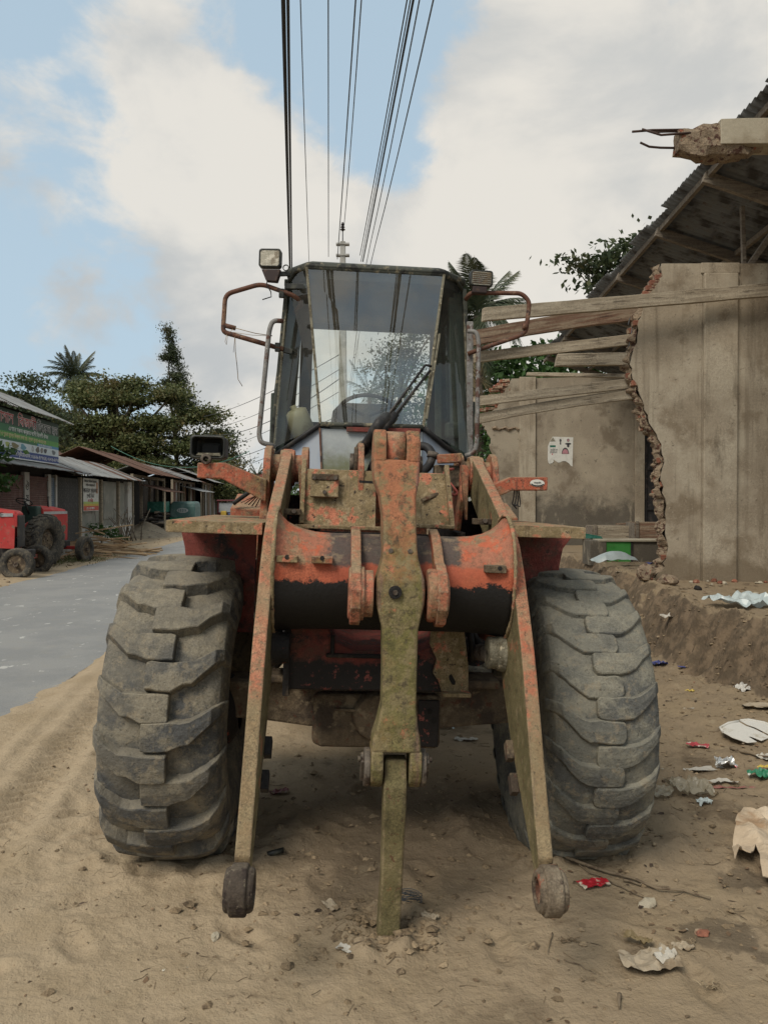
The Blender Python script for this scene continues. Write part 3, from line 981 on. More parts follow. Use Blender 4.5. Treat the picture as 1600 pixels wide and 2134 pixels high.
# ------------------------------------------------------------------ power line
pole = thing('utility_pole', 'tapered concrete power pole rising behind the loader cab', 'power pole', (-1.12, 21, 0))
mb = MB()
mb.box((0, 0, 4.4), (.20, .20, 8.8))
o = mb.build('pole_shaft', M['pole'], pole, .02)
for v in o.data.vertices:
    if v.co.z > 4: v.co.x *= .72; v.co.y *= .72
    else: v.co.x *= 1.5; v.co.y *= 1.5
for z_ in (8.42, 8.72):
    MB().box((0, -.02, z_), (.36, .16, .05)).build('pole_band', M['pole'], pole, .006)
mb = MB(); mb.tube(fillet([(-.1, -.12, 7.62), (-.42, -.14, 7.62), (-.60, -.14, 7.75)], .06), .018, 6)
mb.tube(fillet([(-.1, -.12, 7.85), (-.30, -.14, 7.85), (-.42, -.14, 7.62)], .05), .018, 6)
mb.build('bracket_arm', M['cable'], pole)
mb = MB(); mb.tube(fillet([(.1, -.12, 7.66), (.36, -.14, 7.66), (.56, -.14, 7.86)], .06), .018, 6)
mb.tube(fillet([(.1, -.12, 7.9), (.28, -.14, 7.9), (.40, -.14, 7.68)], .05), .018, 6)
mb.build('bracket_arm', M['cable'], pole)
MB().cyl((0, -.02, 8.8), (0, -.02, 9.1), .014, n=6).build('top_spike', M['cable'], pole)


def insulator(p, d):
    d = Vector(d).normalized()
    mb = MB()
    for k in range(3):
        a = Vector(p) + d * (k * .065 - .065)
        mb.cyl(a, a + d * .04, .075 - .012 * k, .035, 10)
    mb.cyl(Vector(p) - d * .1, Vector(p) + d * .13, .03, n=8)
    mb.build('insulator', M['insulator'], pole)


insulator((-.63, -.14, 7.80), (-.6, 0, .6)); insulator((.60, -.14, 7.92), (.6, 0, .5)); insulator((0, -.02, 9.18), (0, 0, 1))


def span(name, top, bot, r, label, group, Yt=9.4, Yp=21.0, end=-28, far=None, mat='wire'):
    """a wire through two sighted points: over the camera and at the pole, hanging in a shallow sag"""
    a, b = at(*top, Yt), at(*bot, Yp)
    sx = (b.x - a.x) / (Yp - Yt)
    k = (b.z - a.z) / ((Yp + 2) ** 2 - (Yt + 2) ** 2)
    z0 = a.z - k * (Yt + 2) ** 2
    pts = [(b.x, b.y, b.z)] if far is None else []
    ys = list(np.linspace(Yp if far is None else far, end, 26))
    pts = [(a.x + sx * (y - Yt), y, z0 + k * (y + 2) ** 2 if y <= Yp + .01 else b.z - .022 * (y - Yp)) for y in ys]
    o = MB().tube(pts, r, 5, False).build(name, M[mat], fix=False)
    return tag(o, label, 'power cable', group)


G = 'overhead power cables'
span('power_cable', (590, 0), (604, 545), .030, 'leftmost and thickest black overhead cable bundle', G, Yp=24, far=60, mat='cable')
span('power_cable', (600, 0), (608, 545), .022, 'second thick black overhead cable close beside the thickest', G, Yp=24, far=60, mat='cable')
span('power_cable', (626, 0), (644, 540), .008, 'thin overhead wire alone just right of the thick black cables', G, Yp=24, far=60)
span('power_cable', (684, 0), (684.5, 535), .009, 'overhead wire tied to the left-hand insulator of the concrete pole', G)
span('power_cable', (741, 0), (703, 540), .011, 'overhead wire running down just left of the pole top', G)
span('power_cable', (753, 0), (717, 470), .009, 'overhead wire tied to the insulator on the pole top', G)
span('power_cable', (848, 0), (750, 532), .010, 'leftmost wire of the bunch at the right-hand insulator of the pole', G)
span('power_cable', (855, 0), (752, 545), .009, 'second wire from the left in the bunch right of the pole', G)
span('power_cable', (861, 0), (756, 545), .016, 'thickest wire in the middle of the bunch right of the pole', G, mat='cable')
span('power_cable', (874, 0), (763, 545), .010, 'second wire from the right in the bunch right of the pole', G, far=60, Yp=24)
span('power_cable', (903, 0), (772, 545), .011, 'rightmost overhead wire of all, spread apart from the bunch', G, far=60, Yp=24)


def drop(a, b, sag, r, label, mat='wire'):
    a, b = Vector(a), Vector(b)
    pts = []
    for i in range(17):
        t = i / 16
        p = a.lerp(b, t); p.z -= sag * 4 * t * (1 - t)
        pts.append(p)
    return tag(MB().tube(pts, r, 4, False).build('service_wire', M[mat], fix=False), label, 'service wire', 'service wires to the shops')


PT = Vector((-1.15, 20.9, 0))
drop(PT + Vector((0, 0, 5.75)), at(425, 868, 44), .25, .012, 'topmost service wire dropping from the pole to the far sheds')
drop(PT + Vector((0, 0, 5.35)), at(430, 893, 46), .35, .010, 'second service wire from the top, behind the cab handrail')
drop(PT + Vector((0, 0, 5.1)), at(425, 905, 40), .55, .014, 'thicker sagging service wire in the middle of the fan')
drop(PT + Vector((0, 0, 4.75)), at(440, 938, 48), .3, .010, 'fourth service wire from the top of the fan')
drop(PT + Vector((0, 0, 4.1)), at(400, 975, 50), .3, .012, 'second lowest service wire of the fan')
drop(PT + Vector((0, 0, 3.8)), at(380, 1002, 52), .3, .012, 'lowest service wire of the fan, ending over the far tin roofs')
M['greenwire'] = plain('green insulated wire', (.04, .16, .11), .5)
drop(at(232, 930, 42), at(520, 940, 40), 1.0, .02, 'sagging green cable strung in front of the big tree', 'greenwire')
drop(at(250, 965, 44), at(540, 952, 42), .7, .012, 'thin dark wire sagging below the green cable')
# ================================================================== WHEEL LOADER
LD = thing('wheel_loader', 'rusty orange wheel loader without its bucket, standing on bare sandy soil', 'wheel loader', (-.03, 3.8, -.05), (0, rad(2.0), rad(3.5)))
V = Vector


def tyre_mesh(n_lug, lug_h, lug_w, roundend, seed, tilt=0.0, R0=.75, W=.25):
    mb = MB()
    s = R0 / .75
    half = [(-.19, .335), (-.245, .36), (-.280, .45), (-.292, .54), (-.284, .62), (-.268, .665), (-.225, .69), (-.12, .702)]
    prof = [(a * W / .29, r * s) for a, r in half] + [(0, .705 * s)] + [(-a * W / .29, r * s) for a, r in half[::-1]]
    prof += [(.17 * W / .29, .33 * s), (-.17 * W / .29, .33 * s)]
    mb.lathe(prof, (0, 0, 0), 0, 72, True, closed=True)
    r_ = random.Random(seed)

    def pos(u, a, h):
        au = abs(u)
        r = .705 - .030 * au * au
        if au > .92: r -= (au - .92) * .55
        r = (r + h) * s
        return V((u * .97 * W, -r * math.sin(a), r * math.cos(a)))
    pitch = 2 * math.pi / n_lug
    for side in (-1, 1):
        for k in range(n_lug):
            a0 = k * pitch + (pitch / 2 if side > 0 else 0) + r_.uniform(-.012, .012)
            wear = r_.uniform(.85, 1.08)
            cl = [(1.06, -.01, .42), (.98, .0, .48), (.86, .035, .54), (.70, .085, .64), (.54, .132, .78), (.40, .150, .90), (.22, .155, .96), (.02, .155, .96), (-.12, .155, .94), (-.20, .155, .90)]
            if roundend: cl += [(-.235, .155, .70), (-.255, .155, .40)]
            rings = []
            for u, da, wf in cl:
                w = lug_w * wf / .72 / s
                hh = lug_h * wear * (.55 if u > 1.0 else 1.0) * (1 - .10 * (u > .9))
                j = r_.uniform(-.006, .006) / s
                a = a0 + da + tilt * u
                st = .060 if 0 < u < .45 and not roundend else 0.0     # the stepped flank of the lug foot
                lo, hi = a - w / 2 + j, a + w / 2 + j - (st * .35 if u > .25 and st else 0)
                e = .014 / s
                rings.append([pos(side * u, lo - e * 1.6, -.02), pos(side * u, lo, hh), pos(side * u, (lo + hi) / 2, hh + .002), pos(side * u, hi, hh), pos(side * u, hi + e * 1.6, -.02)])
            mb.loft(rings)
    return mb.mesh('tyre')


tyre_l = tyre_mesh(18, .055, .118, False, 3, R0=.7275, W=.272)
tyre_r = tyre_mesh(23, .024, .098, True, 5, R0=.750)


def rim_mesh(out):
    mb = MB()
    o = out
    mb.lathe([(-.19, .345), (-.19, .315), (-.10, .30), (.12 * o, .30), (.12 * o, .09), (.16 * o, .09), (.16 * o, .01)], (0, 0, 0), 0, 40, False)
    for k in range(10):
        g = k * math.pi / 5
        mb.cyl((.12 * o, .2 * math.cos(g), .2 * math.sin(g)), (.15 * o, .2 * math.cos(g), .2 * math.sin(g)), .014, n=6)
    return mb.mesh('wheel')


for x, y, z, tm, tmat, sgn, lab in ((-.985, .13, .742, tyre_l, 'tyre', -1, 'front wheel with deep stepped tread lugs'), (.945, .13, .732, tyre_r, 'tyre_worn', 1, 'front wheel with tread worn low and round-ended lugs'),
                               (-1.05, 2.9, .735, tyre_l, 'tyre', -1, None), (1.0, 2.9, .735, tyre_r, 'tyre_worn', 1, None)):
    w = link('wheel', rim_mesh(sgn), M['mudsteel'], LD, loc=(x, y, z))
    if lab: w['label'] = lab
    t = link('tyre', tm if not tm.materials or tm.materials[0] == M[tmat] else tm.copy(), M[tmat], w, bevel=.0035, seg=1)
    t.rotation_euler = (rad(9 if sgn < 0 else -4), 0, 0)

# ---- lift arms
outer = [(.45, 2.05), (.22, 1.965), (0, 1.875), (-.22, 1.79), (-.43, 1.70), (-.56, 1.61), (-.657, 1.50), (-.76, 1.36), (-.84, 1.245), (-.897, 1.15), (-.98, .99), (-1.06, .83), (-1.14, .68), (-1.205, .565)]
inner = [(-1.19, .47), (-.98, .64), (-.74, .83), (-.55, 1.02), (-.44, 1.18), (-.37, 1.32), (-.28, 1.45), (-.14, 1.56), (.08, 1.67), (.34, 1.79), (.42, 1.82)]
boss = [(.45 + .115 * math.cos(g), 1.935 + .115 * math.sin(g)) for g in np.linspace(-1.7, 1.5, 9)]
prof = outer + inner + boss


def arm(x0, x1, side):
    a = MB().prism(prof, 0, x0, x1).build('lift_arm', M['paint_arm'], LD, .006)
    a.data.materials.append(M['paint_olive'])
    for f in a.data.polygons:
        if abs(f.normal.x) > .9: f.material_index = 1
    a['label'] = 'lift arm with orange chipped front edge' if side < 0 else 'lift arm with mossy green inner face'
    xm = (x0 + x1) / 2
    # eye at the tip: collar rings round a dark bore
    mb = MB()
    mb.lathe([(x0 - .020, .043), (x0 - .020, .062), (x0 - .012, .069), (x0 - .001, .071), (x0 - .001, .078), (x0 + .004, .082), (x1 - .004, .082), (x1 + .001, .078), (x1 + .001, .071), (x1 + .012, .069), (x1 + .022, .062), (x1 + .022, .043)],
             (0, -1.268, .487), 0, 32, False, closed=True)
    mb.build('pin_eye', M['eye' if side < 0 else 'eye_mud'], a, .003)
    MB().lathe([(x0 - .012, .0435), (x0 - .012, .036), (x1 + .014, .036), (x1 + .014, .0435)], (0, -1.268, .487), 0, 28, False, closed=True).build('bushing', M['rusttube'], a)
    # upper pivot pin
    MB().lathe([(x0 - .085, .01), (x0 - .085, .082), (x0 - .055, .088), (x0 - .055, .074), (x0 - .012, .074), (x0 - .012, .10), (x1 + .012, .10), (x1 + .012, .074), (x1 + .06, .074), (x1 + .06, .088), (x1 + .09, .082), (x1 + .09, .01)],
               (0, .45, 1.945), 0, 30, False).build('pivot_pin', M['paint'], a, .004)
    return a


armL = arm(-.567, -.513, -1)
armR = arm(.468, .522, 1)
# bracket tabs on the arm flanks
for p, par in (((-.475, -.12, 1.715), armL), ((.425, -.18, 1.70), armR)):
    MB().box(p, (.085, .05, .028)).build('bolt_tab', M['mudsteel'], par, .003)
    MB().cyl(V(p) + V((.01, -.025, .004)), V(p) + V((.01, -.04, .004)), .011, n=6).build('bolt', M['pin'], par)
for z_, y_ in ((.80, -.78), (.70, -.87)):
    MB().box((-.500, y_, z_), (.03, .05, .075), Matrix.Rotation(rad(-38), 3, 'X')).build('hose_clip', M['grease'], armL, .004)
    MB().box((.455, y_, z_), (.03, .05, .075), Matrix.Rotation(rad(-38), 3, 'X')).build('hose_clip', M['mudsteel'], armR, .004)
MB().lathe([(.395, .01), (.395, .062), (.40, .068), (.435, .068), (.437, .075), (.468, .082), (.468, .01)], (0, -.56, 1.15), 0, 26, False).build('cylinder_pin', M['seal'], armR, .003)
MB().lathe([(-.44, .01), (-.44, .062), (-.48, .068), (-.513, .08), (-.513, .01)], (0, -.56, 1.15), 0, 26, False).build('cylinder_pin', M['grease'], armL, .003)

# ---- cross tube between the arms, flared where it meets them
xs = [-.513, -.50, -.47, -.43, -.39, -.35, -.30, 0, .26, .32, .37, .41, .44, .468]
rs = [.30, .278, .248, .228, .216, .208, .205, .205, .205, .21, .222, .242, .265, .30]
rings = []
for x, r in zip(xs, rs):
    ring = []
    for k in range(48):
        g = 2 * math.pi * k / 48
        up = max(0, math.sin(g))
        rr = .205 + (r - .205) * (.25 + .75 * up)
        ring.append(V((x, -.50 + rr * math.cos(g) * .98, 1.432 + rr * math.sin(g))))
    rings.append(ring)
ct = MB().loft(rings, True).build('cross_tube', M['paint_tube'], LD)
r_ = random.Random(2)
for rg, sx in ((rings[0], .004), (rings[-1], -.004)):
    pts = [V((p.x + sx, -.50 + (p.y + .50) * 1.012, 1.432 + (p.z - 1.432) * 1.012)) for p in rg] 
    pts = [a.lerp(b, t_) for a, b in zip(pts, pts[1:] + pts[:1]) for t_ in (0, .5)]
    MB().tube(pts + pts[:1], [.008 + r_.uniform(-.0025, .0025) for _ in range(len(pts) + 1)], 6, False).build('weld_bead', M['paint_dust'], ct, fix=False)
for x, m_ in ((-.455, 'paint_dust'), (-.315, 'paint')):
    MB().box((x, -.70, 1.535), (.085, .05, .026)).build('mounting_pad', M[m_], ct, .003)
    MB().cyl((x, -.700, 1.543), (x, -.727, 1.543), .009, n=10).build('pad_hole', M['grease'], ct)
MB().box((.385, -.71, 1.52), (.085, .05, .03)).build('mounting_pad', M['mudsteel'], ct, .003)
MB().cyl((.40, -.715, 1.525), (.40, -.737, 1.525), .009, n=10).build('pad_hole', M['grease'], ct)

# ---- tilt lever and its brackets
pl = [(-.50, 1.668), (-.60, 1.645), (-.68, 1.60), (-.745, 1.545), (-.80, 1.535), (-.865, 1.50), (-.90, 1.44), (-.895, 1.37), (-.85, 1.31), (-.79, 1.29), (-.70, 1.31), (-.60, 1.30), (-.46, 1.36)]
for x0, x1, xb0, xb1 in ((-.200, -.160, -.208, -.112), (.132, .172, .098, .180)):
    b = MB().prism(pl, 0, x0, x1).build('lever_bracket', M['paint'], LD, .005)
    MB().lathe([(xb0, .02), (xb0, .098), (xb0 + .01, .105), (xb1 - .035, .105), (xb1 - .035, .092), (xb1, .092), (xb1, .02)], (0, -.79, 1.415), 0, 32, False).build('pivot_collar', M['paint'], b, .004)
# lever: a tapering cast beam, forked at both ends
L = [  # z, y front, y back, x left, x right
    (1.955, -.60, -.36, -.118, .078), (1.90, -.625, -.40, -.116, .074), (1.865, -.64, -.42, -.112, .072), (1.80, -.67, -.45, -.088, .058), (1.72, -.71, -.49, -.076, .058), (1.60, -.765, -.55, -.075, .060),
    (1.555, -.79, -.585, -.077, .064), (1.51, -.825, -.62, -.090, .076), (1.475, -.845, -.645, -.101, .086), (1.43, -.856, -.67, -.104, .089), (1.385, -.862, -.69, -.101, .086), (1.335, -.868, -.72, -.088, .074), (1.29, -.872, -.735, -.075, .064), (1.15, -.895, -.77, -.070, .062),
    (1.00, -.915, -.79, -.069, .062), (.93, -.93, -.80, -.085, .070), (.88, -.935, -.80, -.100, .080), (.835, -.94, -.79, -.102, .084)]
lv = MB().loft([[V((a, f, z)), V((b, f, z)), V((b, k, z)), V((a, k, z))] for z, f, k, a, b in L]).build('tilt_lever', M['paint_lever'], LD, .012, 3)
lv['label'] = 'long tilt lever standing at the middle, orange at the top and mossy below'
sidecut = [(-.604, 1.945), (-.592, 2.03), (-.53, 2.085), (-.46, 2.085), (-.39, 2.04), (-.365, 1.945)]
MB().prism(sidecut, 0, -.118, -.064).build('fork_cheek', M['paint_lever'], lv, .008)
MB().prism(sidecut, 0, .020, .078).build('fork_cheek', M['paint_lever'], lv, .008)
lowcut = [(-.94, .84), (-.950, .775), (-.935, .725), (-.89, .69), (-.83, .695), (-.79, .735), (-.785, .84)]
MB().prism(lowcut, 0, -.104, -.057).build('fork_cheek', M['paint_lever'], lv, .008)
MB().prism(lowcut, 0, .042, .088).build('fork_cheek', M['paint_lever'], lv, .008)
for x0, x1 in ((-.128, -.104), (.088, .108)):
    MB().cyl((x0, -.865, .76), (x1, -.865, .76), .072, n=24).build('pin_cap', M['pin'], lv, .004)
MB().cyl((-.03, -.868, 1.432), (-.03, -.874, 1.432), .026, n=16).build('grease_port', M['grease'], lv, .002)
MB().cyl((-.03, -.872, 1.432), (-.03, -.88, 1.432), .010, n=8).build('grease_nipple', M['pin'], lv)
# weld run and faded runs of paint on the lever face
# link to the (missing) bucket, its foot in the soil
lk = [(.80, -.905, -.835, -.050, .034), (.70, -.930, -.80, -.052, .035), (.62, -.925, -.81, -.050, .036), (.50, -.905, -.81, -.048, .036), (.30, -.885, -.79, -.046, .036), (.18, -.88, -.78, -.050, .034), (-.04, -.885, -.785, -.054, .032)]
lkb = MB().loft([[V((a, f, z)), V((b, f, z)), V((b, k, z)), V((a, k, z))] for z, f, k, a, b in lk]).build('bucket_link', M['paint_olive'], LD, .008, 2)
lkb['label'] = 'bucket link hanging from the lever, its foot in the soil'
# tilt cylinder
tcy = MB().cyl((-.022, -.45, 1.985), (-.022, .62, 1.93), .045, n=20).build('tilt_cylinder', M['grease'], LD)
MB().lathe([(-.060, .03), (-.060, .098), (.016, .098), (.016, .03)], (0, -.475, 1.985), 0, 32, True).build('rod_eye', M['paint'], tcy)
MB().cyl((-.022, -.572, 1.955), (-.022, -.58, 1.953), .012, n=6).build('eye_bolt', M['pin'], tcy)
MB().cyl((-.022, -.05, 1.962), (-.022, .62, 1.93), .085, n=20).build('cylinder_barrel', M['grease'], tcy)
for x0, x1 in ((-.165, -.135), (.10, .125)):
    br = MB().prism([(.0, 1.64), (-.06, 1.66), (-.02, 1.95), (.08, 2.06), (.20, 2.08), (.34, 2.02), (.40, 1.64)], 0, x0, x1).build('cylinder_bracket', M['paint'], LD, .005)
    s_ = -1 if x0 < 0 else 1
    xx = x0 - .02 if s_ < 0 else x1 + .02
    MB().cyl((x0 if s_ < 0 else x1, .14, 1.97), (xx, .14, 1.97), .085, n=26).build('pivot_plate', M['mudsteel'], br, .004)
    MB().cyl((xx, .14, 1.97), (xx + s_ * .02, .14, 1.97), .05, n=20).build('pivot_cap', M['pin'], br, .003)
MB().bar((-.16, -.075, 1.872), (-.02, -.075, 1.868), .012, .012).build('retainer_bar', M['grease'], LD)

# bolts and welds on the lever
for x_, z_ in ((-.046, 1.585), (.030, 1.585)):
    MB().cyl((x_, -.765, z_), (x_, -.782, z_), .010, n=6).build('bolt', M['pin'], lv)
for x_ in (-.128, .108):
    s_ = -1 if x_ < 0 else 1
    MB().box((x_ + s_ * .006, -.865, .76), (.012, .05, .10), Matrix.Rotation(.5, 3, 'X')).build('pin_lock_plate', M['pin'], lv, .002)
    MB().cyl((x_ + s_ * .012, -.895, .80), (x_ + s_ * .024, -.895, .80), .011, n=6).build('bolt', M['eye'], lv)

# ---- front frame
ff = MB()
ff.prism([(.0, 1.64), (1.15, 1.64), (1.15, .80), (.30, .80), (.05, 1.0)], 0, -.40, -.36)
ff.prism([(.0, 1.64), (1.15, 1.64), (1.15, .80), (.30, .80), (.05, 1.0)], 0, .34, .38)
ff.box((-.01, .6, 1.2), (.70, .03, .8))
o = ff.build('front_frame', M['grease'], LD, .004)
for a, b in ((-.425, -.075), (.115, .295)):
    rings = [[V((a, y, z)), V((b - (.03 if (a > 0 and z > 1.8) else 0) , y, z)), V((b - (.03 if (a > 0 and z > 1.8) else 0), y + .03, z)), V((a, y + .03, z))] for y, z in ((-.085, 1.655), (-.045, 1.80), (-.01, 1.925), (.03, 1.93))]
    p = MB().loft(rings).build('frame_panel', M['paint_dust'], LD, .004)
    if a < 0:
        MB().box((-.325, -.062, 1.845), (.135, .02, .115), Matrix.Rotation(rad(-15), 3, 'X')).build('hatch_plate', M['paint_dust'], p, .003)
        MB().box((-.325, -.056, 1.888), (.128, .03, .03)).build('hatch_hood', M['mudsteel'], p, .003)
        for bx, bz in ((-.375, 1.882), (-.275, 1.884), (-.325, 1.815)):
            by = -.078 - (1.885 - bz) * .26
            MB().cyl((bx, by + .02, bz), (bx, by - .008, bz), .010, n=6).build('bolt', M['pin'], p)
MB().box((-.21, -.115, 1.648), (.50, .09, .018)).build('frame_ledge', M['paint_dust'], LD, .004)
MB().box((.205, -.115, 1.668), (.19, .09, .018)).build('frame_ledge', M['paint_dust'], LD, .004)
MB().bar((.298, -.10, 1.655), (.268, -.02, 1.965), .022, .05, (0, 1, 0)).build('panel_edge', M['paint_dust'], LD, .003)
MB().bar((-.430, -.10, 1.655), (-.430, .02, 1.965), .022, .05, (0, 1, 0)).build('panel_edge', M['paint_dust'], LD, .003)
# tower plates that carry the arm pivots
tw = [(.12, 1.0), (.14, 1.45), (.26, 1.80), (.335, 1.99), (.38, 2.045), (.45, 2.065), (.53, 2.045), (.58, 1.97), (.66, 1.65), (.80, 1.0)]
tws = [(.40, 1.62), (.30, 1.80), (.335, 1.99), (.38, 2.045), (.45, 2.065), (.53, 2.045), (.58, 1.97), (.60, 1.62)]
for x0, x1, m_, tw in ((-.662, -.622, 'paint', tw), (-.462, -.425, 'paint', tws), (.395, .420, 'paint', tws), (.572, .606, 'paint', tw)):
    MB().prism(tw, 0, x0, x1).build('tower_plate', M[m_], LD, .005)
for x0, x1 in ((-.622, -.462), (.425, .572)):
    MB().box(((x0 + x1) / 2, .62, 1.40), (x1 - x0 - .004, .08, .80)).build('tower_web', M['grease'], LD)
MB().bar((.27, .34, 2.02), (.40, .34, 2.03), .05, .05).build('valve_bar', M['paint'], LD, .006)
MB().box((.335, .40, 1.93), (.15, .10, .12)).build('valve_block', M['mudsteel'], LD, .008)
MB().prism([(-.47, 1.95), (-.435, 1.96), (-.435, 1.66), (-.445, 1.66)], 1, .16, .20).build('gusset', M['paint'], LD, .003)
MB().prism([(.36, 1.98), (.40, 1.98), (.405, 1.70), (.395, 1.70)], 1, .10, .14).build('gusset', M['paint'], LD, .003)
# lower frame box with its cut-out
lowp = [(-.455, .925), (.30, .925), (.30, 1.205), (.235, 1.205), (.20, 1.14), (.12, 1.105), (-.16, 1.105), (-.25, 1.14), (-.285, 1.205), (-.455, 1.205)]
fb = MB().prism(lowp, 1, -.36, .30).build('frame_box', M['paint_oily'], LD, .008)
MB().box((-.08, -.372, 1.085), (.42, .02, .018)).build('frame_rib', M['grease'], fb, .004)
MB().box((-.262, -.372, 1.13), (.018, .02, .09)).build('frame_rib', M['grease'], fb, .004)
MB().bar((-.462, -.355, .90), (-.462, -.355, 1.22), .03, .05, (0, 1, 0)).build('frame_edge', M['grease'], fb, .004)
mp = [(.175, 1.215), (.325, 1.21), (.348, 1.06), (.352, .935), (.235, .93), (.215, .985), (.19, 1.02), (.205, 1.08), (.17, 1.15)]
fp = MB().prism(mp, 1, -.392, -.366).build('frame_plate', M['paint_dust'], LD, .003)
fp['label'] = 'bent end plate with patches of pink-orange paint'
MB().box((.295, -.405, .932), (.125, .06, .018)).build('plate_flange', M['paint_dust'], fp, .003)
MB().prism([(.262, 1.01), (.272, 1.018), (.292, .985), (.29, .97), (.278, .97), (.262, .995)], 1, -.3935, -.396).build('slot', M['void'], fp)
# axle
ax = MB()
ax.loft([[V((x, -.13 * k, .815 - .105 * k)), V((x, -.13 * k, .815 + .095 * k)), V((x, .13 * k, .815 + .095 * k)), V((x, .13 * k, .815 - .105 * k))] for x, k in ((-.80, .86), (-.62, .90), (-.50, 1.0), (-.36, 1.12), (.28, 1.12), (.44, 1.0), (.60, .90), (.80, .86))])
axo = ax.build('front_axle', M['mudsteel'], LD, .012, 2)
MB().loft([[V((x, -.20 * k, .745 - .13 * k)), V((x, -.20 * k, .745 + .125 * k)), V((x, .2 * k, .745 + .125 * k)), V((x, .2 * k, .745 - .13 * k))] for x, k in ((-.345, .9), (-.30, 1.0), (.235, 1.0), (.262, .95))]).build('axle_housing', M['mudsteel'], axo, .02, 3)
MB().cyl((-.04, -.19, .77), (-.04, -.245, .77), .125, .105, 32).build('differential_cover', M['mudsteel'], axo, .006)
MB().bar((-.245, -.205, .80), (-.14, -.22, .80), .02, .012).build('axle_rib', M['mudsteel'], axo, .003)
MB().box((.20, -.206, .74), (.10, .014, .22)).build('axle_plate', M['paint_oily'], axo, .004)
for bx, bz in ((.205, .80), (.225, .755)):
    MB().cyl((bx, -.212, bz), (bx, -.217, bz), .012, n=12).build('plate_hole', M['void'], axo)
for s_ in (-1, 1):
    MB().lathe([(.70 * s_, .10), (.74 * s_, .165), (.80 * s_, .175), (.90 * s_, .175), (.90 * s_, .05)], (0, 0, .74), 0, 30, False).build('hub', M['grease'], axo, .006)
MB().box((-.56, -.10, .93), (.16, .18, .035)).build('spring_pad', M['mudsteel'], axo, .01)
MB().box((.44, -.10, .925), (.20, .20, .04)).build('spring_pad', M['mudsteel'], axo, .01)
# lift cylinders and hose clutter in the shadow behind the arms
for x in (-.49, .43):
    c = MB().cyl((x, -.54, 1.14), (x, .75, .92), .04, n=14).build('lift_cylinder', M['pin'], LD)
    MB().cyl((x, -.1, 1.065), (x, .75, .92), .072, n=16).build('cylinder_barrel', M['grease'], c)
for a, b, c in (((.36, -.3, 1.22), (.40, -.25, 1.05), (.40, .2, .98)), ((.38, -.25, 1.20), (.44, -.2, 1.10), (.42, .3, 1.1)), ((-.47, -.2, 1.2), (-.52, -.25, 1.0), (-.50, .3, .95))):
    MB().tube(fillet([a, b, c], .08), .016, 8).build('hydraulic_hose', M['blackrubber'], LD)

# ---- fenders
for x0, x1, z, g in ((-.985, -.580, 1.668, [(-1.035, 1.61), (-.66, 1.61), (-.66, 1.10), (-.93, 1.10), (-1.005, 1.46), (-1.012, 1.52)]), (.515, .832, 1.695, [(.600, 1.645), (.955, 1.645), (.90, 1.57), (.885, 1.48), (.88, 1.10), (.600, 1.10)])):
    f = MB().box(((x0 + x1) / 2, .17, z - .006), (x1 - x0, 1.26, .012)).build('fender', M['paint_dust'], LD, .002)
    MB().box(((x0 + x1) / 2, -.455, z - .026), (x1 - x0, .012, .052)).build('front_lip', M['paint_dust'], f, .003)
    xo = x0 if x0 < 0 else x1
    MB().box((xo, .17, z - .026), (.012, 1.26, .05)).build('side_lip', M['paint_dust'], f, .003)
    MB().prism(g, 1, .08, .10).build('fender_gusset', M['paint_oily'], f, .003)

# ---- front lamp arms
def lamp_arm(pts, y0, y1):
    return MB().prism(pts, 1, y0, y1).build('lamp_arm', M['paint'], LD, .006)


la = lamp_arm([(-.985, 1.868), (-.86, 1.868), (-.63, 1.755), (-.63, 1.872), (-.845, 1.952), (-.985, 1.946)], .20, .30)
ra = lamp_arm([(.50, 1.785), (.655, 1.862), (.842, 1.868), (.842, 1.940), (.645, 1.932), (.50, 1.868)], .20, .30)
mb = MB(); mb.lathe([(0, .031), (.002, .030), (.002, .0005)], (0, 0, 0), 1, 28, False)
st = mb.build('oval_sticker', plain('white sticker', (.62, .60, .54), .5), ra, loc=(.785, .1985, 1.905), rot=(0, 0, rad(180))); st.scale = (1.25, 1, .62)
letters('sticker_lettering', 'সার্ভিস', .012, plain('black print', (.02, .02, .02)), ra, (.785, .1955, 1.902), align='CENTER', depth=.0004)
mb = MB()
mb.grid(lambda u, v: V((.785 + .036 * math.cos(math.pi * (1.08 + .84 * u)) * (1 - .16 * v), .1958, 1.905 + .0175 * math.sin(math.pi * (1.08 + .84 * u)) * (1 - .35 * v))), 14, 1, False)
mb.build('sticker_band', M['blackrubber'], ra, fix=False)
mb = MB()
for k in range(4):
    mb.tube([(.675 + .008 * k, .25, 1.87), (.672 + .012 * k, .24, 1.83 - .01 * k), (.665 + .014 * k, .24, 1.79 - .012 * (k % 2)), (.690 - .006 * k, .235, 1.765 + .008 * k)], .0035, 5)
mb.build('dangling_wires', M['blackrubber'], ra, fix=False)['kind'] = 'stuff'
# empty lamp shell on the left arm
sh = MB()
def rr(w, h, r, n=4):
    out = []
    for cx_, cz_, a0 in ((w - r, h - r, 0), (-w + r, h - r, 90), (-w + r, -h + r, 180), (w - r, -h + r, 270)):
        for k in range(n + 1):
            g = rad(a0 + 90 * k / n)
            out.append((cx_ + r * math.cos(g), cz_ + r * math.sin(g)))
    return out
C0 = V((-.935, .20, 2.028))
rings = []
for w, h, y in ((.088, .058, .13), (.090, .060, 0), (.082, .052, -.004), (.078, .049, .0), (.074, .046, .10), (.05, .03, .115)):
    rings.append([C0 + V((px, y, pz)) for px, pz in rr(w, h, .02)])
sh.loft(rings)
lamp = sh.build('lamp_shell', M['lampblack'], LD, .002)
lamp['label'] = 'empty black lamp shell without its lens'
MB().box(C0 + V((0, .09, -.005)), (.085, .006, .05)).build('lamp_back_plate', M['cabdark'], lamp, .002)
